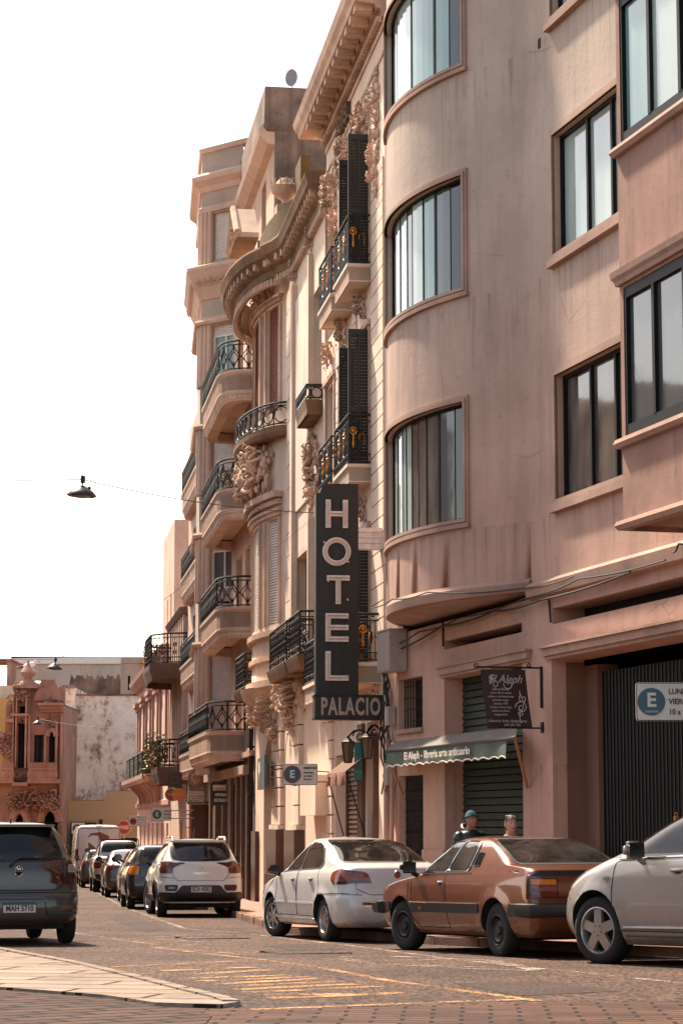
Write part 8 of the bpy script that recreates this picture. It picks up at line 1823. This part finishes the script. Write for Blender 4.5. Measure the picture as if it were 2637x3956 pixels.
farcar('parked_car', 'graphite sedan parked between the compact hatchback and the pickup', 'car', 'sedan', P_DKS, rowx(70.0, .05), 70.0, 8)
farcar('parked_pickup', 'white double cab pickup with black roll bar near the van', 'pickup', 'pickup', P_SILV, rowx(79.0, .03), 79.0, 8)
farcar('parked_car', 'small dark hatchback half hidden between pickup and van', 'car', 'hatch', P_DKS, rowx(89, .3), 89.0, 8)
farcar('parked_van', 'tall white panel van with a brown swoosh graphic at the end of the row', 'van', 'van', P_WHITE, rowx(99.5, .12), 99.5, 8.5)

# ================================================================ people on the pavement
M_SKIN = simple('skin', (.40, .18, .11), .55, 0, .15, 10); M_SKINW = simple('skin_fair', (.56, .29, .20), .55, 0, .12, 10)
def rings(mb, secs, n=24):
    """closed trunk from elliptical sections (x, y, z, depth, width)"""
    vs = []; k = len(secs)
    for x, y, z, a, b in secs:
        for i in range(n): t = 2 * math.pi * i / n; vs.append((x + a * math.cos(t), y + b * math.sin(t), z))
    mb.add(vs, [(i * n + q, i * n + (q + 1) % n, (i + 1) * n + (q + 1) % n, (i + 1) * n + q) for i in range(k - 1) for q in range(n)] + [tuple(range(n - 1, -1, -1)), tuple(range((k - 1) * n, k * n))])
def limb(mb, pts, n=12):
    """tapering limb through joints (x, y, z, radius), rounded at every joint"""
    for a, b in zip(pts, pts[1:]): mb.tube([a[:3], b[:3]], a[3], n, r2=b[3])
    for p in pts: mb.ball(p[:3], p[3] * .985, n=n)
def fuse(mb, name, mat, parent, voxel=.012, it=4, fac=.5):
    o = mb.build(name, mat, None); rm = o.modifiers.new('r', 'REMESH'); rm.mode = 'VOXEL'; rm.voxel_size = voxel; sm = o.modifiers.new('m', 'SMOOTH'); sm.factor = fac; sm.iterations = it
    me2 = bpy.data.meshes.new_from_object(o.evaluated_get(bpy.context.evaluated_depsgraph_get())); o.modifiers.clear(); o.data = me2; me2.name = name; me2.materials.clear(); me2.materials.append(mat); me2.shade_smooth(); o.parent = parent; return o
def head_mesh(cx, cy, cz, mat3, s_=1.0):
    """sculpted head, face towards +x before rotation"""
    V = []; F_ = []; nu, nv = 40, 30
    for i in range(nv + 1):
        t = math.pi * i / nv
        for j in range(nu):
            a = 2 * math.pi * j / nu; x, y, z = math.sin(t) * math.cos(a), math.sin(t) * math.sin(a), math.cos(t)
            fx_ = max(0, x); X_ = x * .095; Y_ = y * .076; Z_ = z * .118
            if z < 0: Y_ *= 1 - .30 * (-z) ** 1.5; X_ *= (1 - .10 * (-z)) if x > 0 else 1 - .35 * (-z)
            if z < -.1 and x > 0: X_ += .012 * (-z) * fx_
            g = lambda yy, zz, sy, sz: math.exp(-((Y_ - yy) / sy) ** 2 - ((Z_ - zz) / sz) ** 2) if x > 0 else 0
            X_ += .026 * g(0, -.022, .012, .018) + .010 * g(0, .005, .008, .022) - .010 * (g(.030, .008, .015, .011) + g(-.030, .008, .015, .011)) + .006 * (g(.03, .028, .02, .008) + g(-.03, .028, .02, .008)) + .008 * g(0, -.052, .022, .006) + .007 * g(0, -.066, .018, .006) - .005 * g(0, -.059, .022, .003) + .010 * g(0, -.095, .02, .015) + .005 * (g(.04, -.025, .016, .016) + g(-.04, -.025, .016, .016))
            V.append(mat3 @ (Vector((X_, Y_, Z_)) * s_) + Vector((cx, cy, cz)))
    for i in range(nv):
        for j in range(nu): q_ = (j + 1) % nu; F_.append((i * nu + j, (i + 1) * nu + j, (i + 1) * nu + q_, i * nu + q_))
    return V, F_
def person(label, P, facing, kind):
    h = 1.62 if kind == 'man' else 1.52; k = h / 1.70; r_ = empty('person', P, R(facing), label, 'person'); man = kind == 'man'; sh = .175 if man else .155
    m_ = MB(); rings(m_, [(0, 0, .80 * k, .10, .15), (0, 0, .92 * k, .115, .165), (.01, 0, 1.06 * k, .10, .14), (.01, 0, 1.22 * k, .115, .155), (0, 0, 1.34 * k, .11, .165), (-.01, 0, 1.42 * k, .08, .12), (0, 0, 1.46 * k, .055, .06), (.01, 0, 1.55 * k, .055, .052)])
    arms = []
    for sg in (1, -1):
        if man: el, wr = (-.04, sg * (sh + .06), 1.12 * k), (.05, sg * (sh + .07), .88 * k)
        elif sg == 1: el, wr = (.12, sg * (sh + .03), 1.17 * k), (.30, sg * (sh - .10), 1.26 * k)
        else: el, wr = (-.02, sg * (sh + .05), 1.10 * k), (.05, sg * (sh + .05), .86 * k)
        limb(m_, [(0, sg * sh, 1.38 * k, .055), el + (.040,), wr + (.026,)]); arms.append((sg, el, wr))
        w = Vector(wr); d = (w - Vector(el)).normalized(); side = Vector((0, -sg, 0)); side = (side - d * side.dot(d)).normalized(); ac = d.cross(side).normalized()
        for o_ in (-.022, 0, .022): limb(m_, [tuple(w + ac * o_ * .6) + (.018,), tuple(w + d * .085 + ac * o_) + (.014,)], 8)
        for off, ln, cu in ((-.030, .066, .2), (-.010, .076, .35), (.010, .072, .45), (.029, .055, .6)):
            a0 = w + d * .085 + ac * off; a1 = a0 + (d * .9 + side * cu * .4).normalized() * ln * .5; a2 = a1 + (d * .7 + side * cu).normalized() * ln * .5; limb(m_, [tuple(a0) + (.0095,), tuple(a1) + (.009,), tuple(a2) + (.0075,)], 8)
        t0 = w + d * .025 - ac * .025; t1 = t0 + d * .035 - ac * .022 + side * .01; t2 = t1 + d * .028; limb(m_, [tuple(t0) + (.013,), tuple(t1) + (.011,), tuple(t2) + (.0085,)], 8)
        st = .10 * sg; limb(m_, [(0, sg * .085, .84 * k, .085), (.03 + st * .4, sg * .095, .47 * k, .056), (st, sg * .10, .08, .038)])
    m3 = Matrix.Rotation(R(4 if man else 10), 3, 'Z') @ Matrix.Rotation(R(-14 if man else -6), 3, 'Y'); hc = Vector((.03, 0, 1.615 * k)); V, F_ = head_mesh(*hc, m3); m_.add(V, F_)
    for sg in (1, -1): m_.ball(tuple(m3 @ Vector((-.005, sg * .078, -.008)) + hc), .016, .010, .030, 8, 0, m3)
    body = fuse(m_, 'body', M_SKIN if man else M_SKINW, r_, .006, 2, .4)
    hp = lambda x, y, z: m3 @ Vector((x, y, z)) + hc
    m_ = MB()
    for sg in (1, -1): m_.ball(hp(.077, sg * .030, .008), .007, .012, .006, 8, 0, m3); m_.ball(hp(.0825, sg * .030, .008), .003, .005, .005, 6, 1, m3)
    m_.build('eye', [M_SIGNW, M_INK], r_, True)
    m_ = MB()
    for sg in (1, -1): m_.tube([hp(.0875 - abs(a - .03) * .25, sg * a, .026 - .1 * abs(a - .03)) for a in (.016, .03, .046)], .0035, 5)
    m_.build('eyebrow', M_INK, r_)
    m_ = MB(); m_.tube([hp(.0925 - 4 * y * y, y, -.059 - abs(y) * .1) for y in (-.02, -.008, .008, .02)], .004, 5); m_.build('lips', simple('lips', (.28, .09, .07), .5), r_)
    if man:
        M_J = simple('puffer_navy', (.018, .024, .026), .38, 0, .35, 9)
        j_ = MB(); secs = []
        for i_ in range(21):                               # quilted tubes round the trunk
            z = .84 + .60 * i_ / 20; w_ = .205 - .06 * max(0, (z - 1.30) / .14) ** 1.5; d_ = .150 - .03 * max(0, (z - 1.30) / .14); p_ = .010 * abs(math.sin((z - .84) * math.pi / .10)); secs.append((0, 0, z * k, d_ + p_, w_ + p_))
        rings(j_, secs + [(-.01, 0, 1.47 * k, .075, .085)])
        for sg, el, wr in arms:
            s0, e_, w_ = Vector((-.005, sg * sh, 1.37 * k)), Vector(el), Vector(wr); pts = []
            for i_ in range(15):
                t = i_ / 14 * 1.94; p = s0.lerp(e_, t) if t <= 1 else e_.lerp(w_, t - 1); pts.append(tuple(p) + (.078 - .018 * t / 2 + .007 * (i_ % 2),))
            limb(j_, pts)
        fuse(j_, 'puffer_jacket', M_J, r_, .011, 2, .4)
        m_ = MB(); limb(m_, [(-.01 + .085 * math.cos(t) - .03, .085 * math.sin(t), (1.475 + .045 * -math.cos(t)) * k, .036) for t in [q_ * math.pi / 7 for q_ in range(15)]]); limb(m_, [(-.12, .05, 1.52 * k, .04), (-.13, 0, 1.53 * k, .045), (-.12, -.05, 1.52 * k, .04)]); fuse(m_, 'hood', M_J, r_, .010, 3, .5)
        V, F_ = head_mesh(*hc, m3, 1.12); cap = MB(); keep = [f for f in F_ if all((m3.inverted() @ (V[i] - hc)).z > .034 - .28 * min(0, (m3.inverted() @ (V[i] - hc)).x + .0) * -1 * 1.0 - (.05 if (m3.inverted() @ (V[i] - hc)).x < -.02 else 0) for i in f)]; cap.add(V, keep); cap.v = [tuple(v) for v in V]; cap.build('beanie', simple('teal_knit', (.045, .11, .135), .9, 0, .3, 60, .5), r_, True)
        rim_ = MB(); rim_.tube([hp(.104 * math.cos(t), .086 * math.sin(t), .040 + (.028 * min(0, math.cos(t)) * 1.6)) for t in [i * math.pi / 14 for i in range(28)]], .011, 6, closed=True); rim_.build('beanie_cuff', MATS['teal_knit'], r_, True)
        g_ = MB()
        for sg in (1, -1): g_.tube([hp(.104, sg * .031 + .022 * math.cos(t), .006 + .017 * math.sin(t)) for t in [i * math.pi / 8 for i in range(16)]], .0028, 5, closed=True); g_.tube([hp(.100, sg * .054, .010), hp(0, sg * .080, .008)], .0025, 4)
        g_.tube([hp(.105, -.009, .010), hp(.105, .009, .010)], .0025, 4); g_.build('glasses', M_INK, r_)
        tr = M_DKFRAME
    else:
        M_J = simple('pink_jacket', (.42, .21, .17), .8, 0, .2, 9)
        j_ = MB(); rings(j_, [(0, 0, .84 * k, .145, .185), (0, 0, .98 * k, .13, .17), (.01, 0, 1.10 * k, .12, .155), (.01, 0, 1.24 * k, .135, .17), (0, 0, 1.35 * k, .125, .175), (-.01, 0, 1.42 * k, .09, .13), (-.01, 0, 1.47 * k, .068, .072)])
        for sg, el, wr in arms: limb(j_, [(-.005, sg * sh, 1.37 * k, .068), el + (.055,), tuple(Vector(el).lerp(Vector(wr), .92)) + (.042,)])
        fuse(j_, 'jacket', M_J, r_, .010, 3, .5)
        V, F_ = head_mesh(*hc, m3, 1.09); inv = m3.inverted(); cap = MB(); keep = [f for f in F_ if all(((lambda q_: q_.z > .062 - .25 * max(0, abs(q_.y) - .03) or (q_.x < .03 and q_.z > -.02) or (q_.x < -.02))(inv @ (V[i] - hc))) for i in f)]; cap.add(V, keep)
        cap.build('hair', simple('auburn_hair', (.13, .04, .018), .6, 0, .4, 40, .4), r_, True)
        m_ = MB()
        for i in range(16): a = rnd.uniform(-1, 1); m_.tube([hp(-.06, a * .06, .02), hp(-.10, a * .05, -.05), hp(-.09, a * .06 + rnd.uniform(-.02, .02), -.14)], .012, 5, r2=.004)
        m_.ball(hp(-.105, 0, .03), .045)
        for i in range(30): a = -1.4 + 2.8 * i / 29; m_.tube([hp(.085 * math.cos(a), .080 * math.sin(a), .070 - .02 * abs(a)), hp(.045 * math.cos(a), .068 * math.sin(a), .108), hp(-.04, .045 * math.sin(a), .122), hp(-.10, .02 * math.sin(a), .05)], .005, 4)
        m_.build('hair_strands', MATS['auburn_hair'], r_, True); tr = M_BROWN
    j_ = MB(); rings(j_, [(0, 0, .76 * k, .115, .16), (0, 0, .86 * k, .125, .175), (0, 0, .98 * k, .118, .16)])
    for sg in (1, -1): st = .10 * sg; limb(j_, [(0, sg * .085, .82 * k, .098), (.03 + st * .4, sg * .095, .47 * k, .072), (st, sg * .10, .09, .058)])
    fuse(j_, 'trousers', tr, r_, .011, 3, .5)
    for sg in (1, -1):
        st = .10 * sg; m_ = MB(); m_.ball((st + .05, sg * .105, .045), .14, .052, .05, 12); m_.box(st - .07, st + .18, sg * .105 - .042, sg * .105 + .042, .0, .022); m_.build('shoe', M_TRIM, r_, True)
def stand(xpx, Y, fac_az, kind, label):
    d = ray(xpx, 1880); X_ = d[0] / d[1] * Y; person(label, (X_, Y, zg(Y) + .115), fac_az, kind)
stand(1079, 32.4, -62, 'man', 'man in teal beanie and dark puffer jacket looking up, behind the copper saloon')
stand(1171, 30.9, -80, 'woman', 'woman with auburn hair and pink jacket raising one arm')
